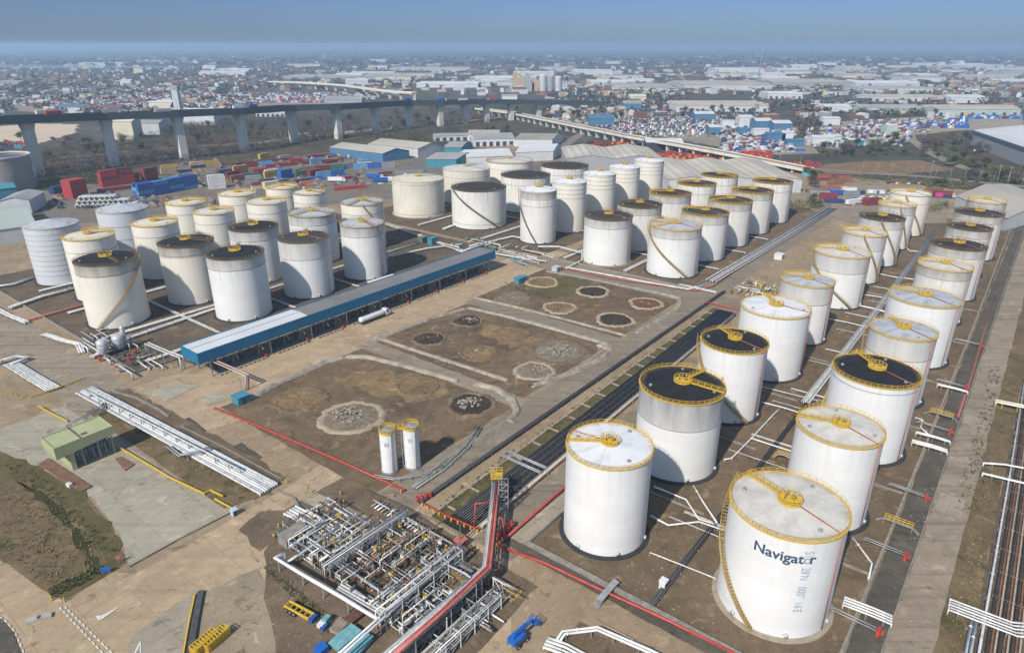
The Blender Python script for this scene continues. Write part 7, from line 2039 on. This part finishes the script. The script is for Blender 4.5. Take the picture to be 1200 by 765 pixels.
lot(962,1010,150,162,5,11,'in the compound beside the poplars',['car'],allc,1.1)
lot(565,620,163,171,2,8,'before the long white warehouse',['car'],['white','silver','blue','black'],.5)
lot(520,560,171,174,2,6,'beside the low office block',['car'],['silver','blue','black'],.3)
lot(430,465,216,219,1,5,'among the lorries by the beige tank',['car'],['silver','black'],.2)
lot(1000,1050,226,240,3,7,'in the lorry yard at the right',['car','van'],['silver','black','blue'],.6)
lot(1040,1085,215,224,2,4,'by the tan roofed yard at the right',['car'],['silver','black'],.7)
lot(1140,1185,178,198,1,4,'along the huge grey warehouse',['van'],['white'],-.5)
def mass(label, regions, mats, seed, dims, name='parked_vehicles', cat='vehicles'):
    rnd = random.Random(seed); b = MB()
    for (x0,x1,y0,y1,n,h0) in regions:
        for k in range(n):
            nr = max(2, int((y1-y0)/1.9)); r_ = k % nr; per = max(1, n//nr); i_ = k//nr
            if sin(i_*.37+r_*1.9)+.5*sin(i_*.11+r_) > 1.05: continue                 # gaps between the rows' blocks
            px = x0+(x1-x0)*(i_+.35*rnd.random())/per; py = y0+(y1-y0)*(r_+.3*rnd.random())/nr
            p = G(px, py); d = dims if isinstance(dims, tuple) else dims(rnd)
            h = h0+(rnd.random()-.5)*.1+(pi/2 if rnd.random() < .05 else 0); m = rnd.randrange(len(mats))
            b.cbox((p[0],p[1],.3), (d[0],d[1],d[2]*.55), h, m); b.cbox((p[0]-.3*cos(h),p[1]-.3*sin(h),.3+d[2]*.55), (d[0]*.6,d[1]*.88,d[2]*.45), h, m)
    o = b.build(name, mats, loc=(0,0,0)); tag(o, label, cat, kind='stuff')
cw = [LM['white'],LM['white'],flat('charcoal_far',(.09,.09,.095)),flat('silver_far',(.42,.43,.45)),flat('dark_far',(.05,.05,.06)),flat('grey_far',(.2,.2,.21)),W_pale,LM['red'],flat('blue_far',(.05,.10,.22))]
mass('small pallets, reels and parked machines filling the aisles of the container yard', [(205,440,188,222,170,.2),(60,160,226,246,36,.2),(165,300,232,244,60,.2)], [flat('pallet_tan',(.30,.22,.14)),flat('pallet_grey',(.25,.25,.25)),flat('dark_clutter',(.05,.05,.055)),flat('clutter_rust',(.2,.08,.05)),flat('clutter_grey',(.16,.16,.16))], 52, (4.0,2.2,2.0), 'yard_clutter', 'yard clutter')
mass('glittering mass of parked white vans and cars beyond the main viaduct', [(20,170,102,109,900,.3),(160,250,103,112,420,.3),(230,420,110,122,1000,.2),(300,440,112,118,300,.2),(100,240,112,124,500,.4),(0,120,112,126,300,.4),(90,300,121,133,520,.3)], cw, 41, (6.0,2.3,2.6))
mass('red cars in rows beyond the main viaduct', [(315,392,115,121,150,.2)], [LM['red']], 42, (4.4,1.8,1.5))
mass('packed cars between the estate buildings', [(640,800,112,134,240,.5),(760,900,132,146,300,.7),(880,1010,104,128,140,.2),(1000,1200,100,132,200,.1),(1060,1130,140,152,160,.3),(700,850,138,156,520,.9),(850,935,150,176,260,.4),(950,1060,150,174,260,.6),(1000,1090,141,157,240,.3),(645,720,133,147,140,.5)], cw, 43, (4.4,1.8,1.5))
mass('crowded white vans, lorries and boxes in the compound beyond the flyover', [(740,845,140,160,90,.8),(845,940,152,178,80,.4),(945,1060,148,172,70,.5),(800,930,146,152,40,.4)], [LM['white'],LM['white'],LM['white'],LM['blue'],flat('silver_box',(.42,.43,.45)),flat('dark_box',(.06,.06,.07)),flat('navy_box',(.03,.05,.12)),W_pale,W_grey], 48, (6.5,2.4,3.0), 'parked_lorries')
lm_ = [LM['blue'],LM['blue'],flat('trailer_blue',(.04,.20,.50)),LM['white'],flat('trailer_maroon',(.16,.03,.04)),W_grey]
mass('jumble of blue and red trailers before the pale green warehouses', [(1105,1135,139,152,60,.8),(1130,1200,135,141,70,.2),(1065,1110,146,152,40,.4)], lm_, 44, (11,2.5,3.4))
mass('crowded red plant hire machines beneath the flyover', [(782,905,180,190,170,.1),(900,960,192,198,70,.1),(690,745,168,178,80,.5)], [LM['red'],LM['red'],flat('plant_maroon',(.22,.05,.05)),flat('plant_dark',(.06,.05,.05)),LM['orange']], 45, (4.6,1.9,2.8), 'plant_machines')
mass('blue scrap heap on the brown tank wall at the left', [(-5,25,170,176,40,.4)], [flat('scrap_blue',(.10,.30,.42)),flat('scrap_navy',(.03,.08,.18)),LM['red']], 46, (6,3,4), 'scrap_heap', 'scrap')

# ------------------------------------------------------------------ street lamps and masts
sl0 = thing('street_lamp', (0,0,0), 'tall twin-armed lamp on the main viaduct', 'street lamp', 'lamps along the main viaduct', world_space=False)
b = MB(); b.tube([(0,0,0),(0,0,11)],.16,6,r1=.09); b.build('pole', M_steel, sl0)
b = MB(); b.beam((-2,0,11),(2,0,11),.12); b.cbox((-2,0,10.95),(1.0,.4,.2)); b.cbox((2,0,10.95),(1.0,.4,.2)); b.build('lamp_head', M_steel, sl0)
first = True
for k in range(30, nv_-60, 38):
    (p, h) = vp[k]
    if first: sl0.location = p; sl0.rotation_euler = (0,0,h+pi/2); first = False
    else: dup(sl0, p, h+pi/2)
for i in range(16): dup(sl0, G(330+i*17, 166-i*1.6), .3, 'tall lamp on the low road under the viaduct', 'lamps along the low road')
for i in range(14): dup(sl0, G(625+i*24, 146+i*4.0), .8, 'tall lamp beside the flyover', 'lamps along the flyover')
for i in range(12): dup(sl0, G(1010+i*17, 205+i*1.3), .2, 'tall lamp beside the right-hand road', 'lamps along the right-hand road')
for i, (px, py, lab) in enumerate(((1166,222,'left tall floodlight mast of the pair by the right-hand road'),(1178,224,'right tall floodlight mast of the pair by the right-hand road'),(605,465,'thin pale flagless mast on the front bund corner'),(1088,216,'slim mast at the corner of the lorry yard'))):
    t = thing('floodlight_mast', G(px, py), lab, 'mast', world_space=False)
    h = 18 if px > 700 else 8
    b = MB(); b.tube([(0,0,0),(0,0,h)],.22 if px > 700 else .1,6,r1=.1); b.build('pole', M_steel, t)
    b = MB(); b.cbox((0,0,h),(2.0,.5,.5)); b.build('lamp_head', M_steel, t)

# ------------------------------------------------------------------ houses and the far town
HM = []
for wm, rm in ((W_brick,R_tile),(W_tan,R_tile),(W_cream,R_dark),(W_brick,R_dark)):
    b = MB(); L, W, H = 10, 8, 5.2
    b.box(-L/2,-W/2,0,L/2,W/2,H,0); b.add([(-L/2,-W/2,H),(-L/2,W/2,H),(-L/2,0,H+3)],[(0,1,2)],0); b.add([(L/2,-W/2,H),(L/2,W/2,H),(L/2,0,H+3)],[(0,1,2)],0)
    b.add([(-L/2-.3,-W/2-.4,H-.1),(L/2+.3,-W/2-.4,H-.1),(L/2+.3,0,H+3.1),(-L/2-.3,0,H+3.1),(-L/2-.3,W/2+.4,H-.1),(L/2+.3,W/2+.4,H-.1)],[(0,1,2,3),(3,2,5,4)],1)
    b.box(L*.25,-.5,H+2,L*.25+.8,.5,H+4.2,0)
    for s in (-1,1):
        for x in (-3,0,3): b.box(x-.6,s*(W/2+.01),1,x+.6,s*(W/2+.04),2.3,2); b.box(x-.6,s*(W/2+.01),3.4,x+.6,s*(W/2+.04),4.6,2)
    HM.append(b.mesh('house', [wm, rm, M_glass]))
rh = random.Random(77); HL = ['brick house with brown tiles','tan house with brown tiles','cream house with a slate roof','brick house with a slate roof']
for (x0,x1,y0,y1,n,place) in ((0,135,84,100,80,'in the hazy streets left of the lorry park'),(200,320,93,103,40,'in the streets beyond the parked vans'),(1110,1200,92,112,70,'in the streets on the right'),(985,1110,84,96,40,'behind the saw-toothed factory'),(655,760,92,108,30,'round the tan apartment blocks')):
    for k in range(n):
        px = x0+(x1-x0)*rh.random(); py = y0+(y1-y0)*rh.random(); i = rh.randrange(4)
        o = bpy.data.objects.new('house', HM[i]); COL.objects.link(o); o.location = G(px, py); o.rotation_euler = (0,0,rh.choice([.3,.35,1.9,.9])+rh.random()*.1)
        s = 1+.5*rh.random(); o.scale = (s*1.3,s,s); tag(o, f'{HL[i]} {place}', 'house', f'{HL[i]} {place}')
def town(label, regions, mats, seed):
    rnd = random.Random(seed); b = MB()
    for (x0,x1,y0,y1,n,smin,smax,hmax) in regions:
        for k in range(n):
            py = y0+(y1-y0)*rnd.random(); px = x0+(x1-x0)*rnd.random(); p = G(px, py)
            l = smin+(smax-smin)*rnd.random()**2; w = l*(.4+.5*rnd.random()); h = 4+hmax*rnd.random()**2; rz = rnd.choice([.2,.25,1.8,.9])+rnd.random()*.1
            b.cbox(p, (l,w,h), rz, rnd.randrange(len(mats))); b.cbox((p[0],p[1],h), (l*.94,w*.5,1.2), rz, rnd.randrange(len(mats)))
    o = b.build('far_town', mats, loc=(0,0,0)); tag(o, label, 'town', kind='stuff')
tm = [W_white,W_pale,W_grey,W_tan,R_tile,W_brick,W_cream,R_dark,W_white,W_brick]
town('far hazy town of small pale and brown buildings', [(0,1200,66,76,420,12,60,9),(0,1200,76,86,420,10,50,9),(0,330,84,104,220,9,26,6),(330,700,84,112,230,10,36,7),(700,1200,84,112,460,10,40,7),(900,1200,104,140,110,9,24,5),(640,800,104,140,80,9,22,5),(0,300,104,134,120,8,22,5)], tm, 51)
# ------------------------------------------------------------------ haze
hz = bpy.data.materials.new('air'); hz.use_nodes = True
nt = hz.node_tree
for nd in list(nt.nodes):
    if nd.type != 'OUTPUT_MATERIAL': nt.nodes.remove(nd)
pv = nt.nodes.new('ShaderNodeVolumePrincipled')
pv.inputs['Color'].default_value = (.54,.73,.95,1)
pv.inputs['Density'].default_value = HAZE
pv.inputs['Anisotropy'].default_value = 0.2
nt.links.new(pv.outputs[0], nt.nodes['Material Output'].inputs['Volume'])
b = MB(); b.box(-26000, -26000, -1.0, 26000, 26000, 125.0)
ho = b.build('haze', hz); ho['kind'] = 'stuff'
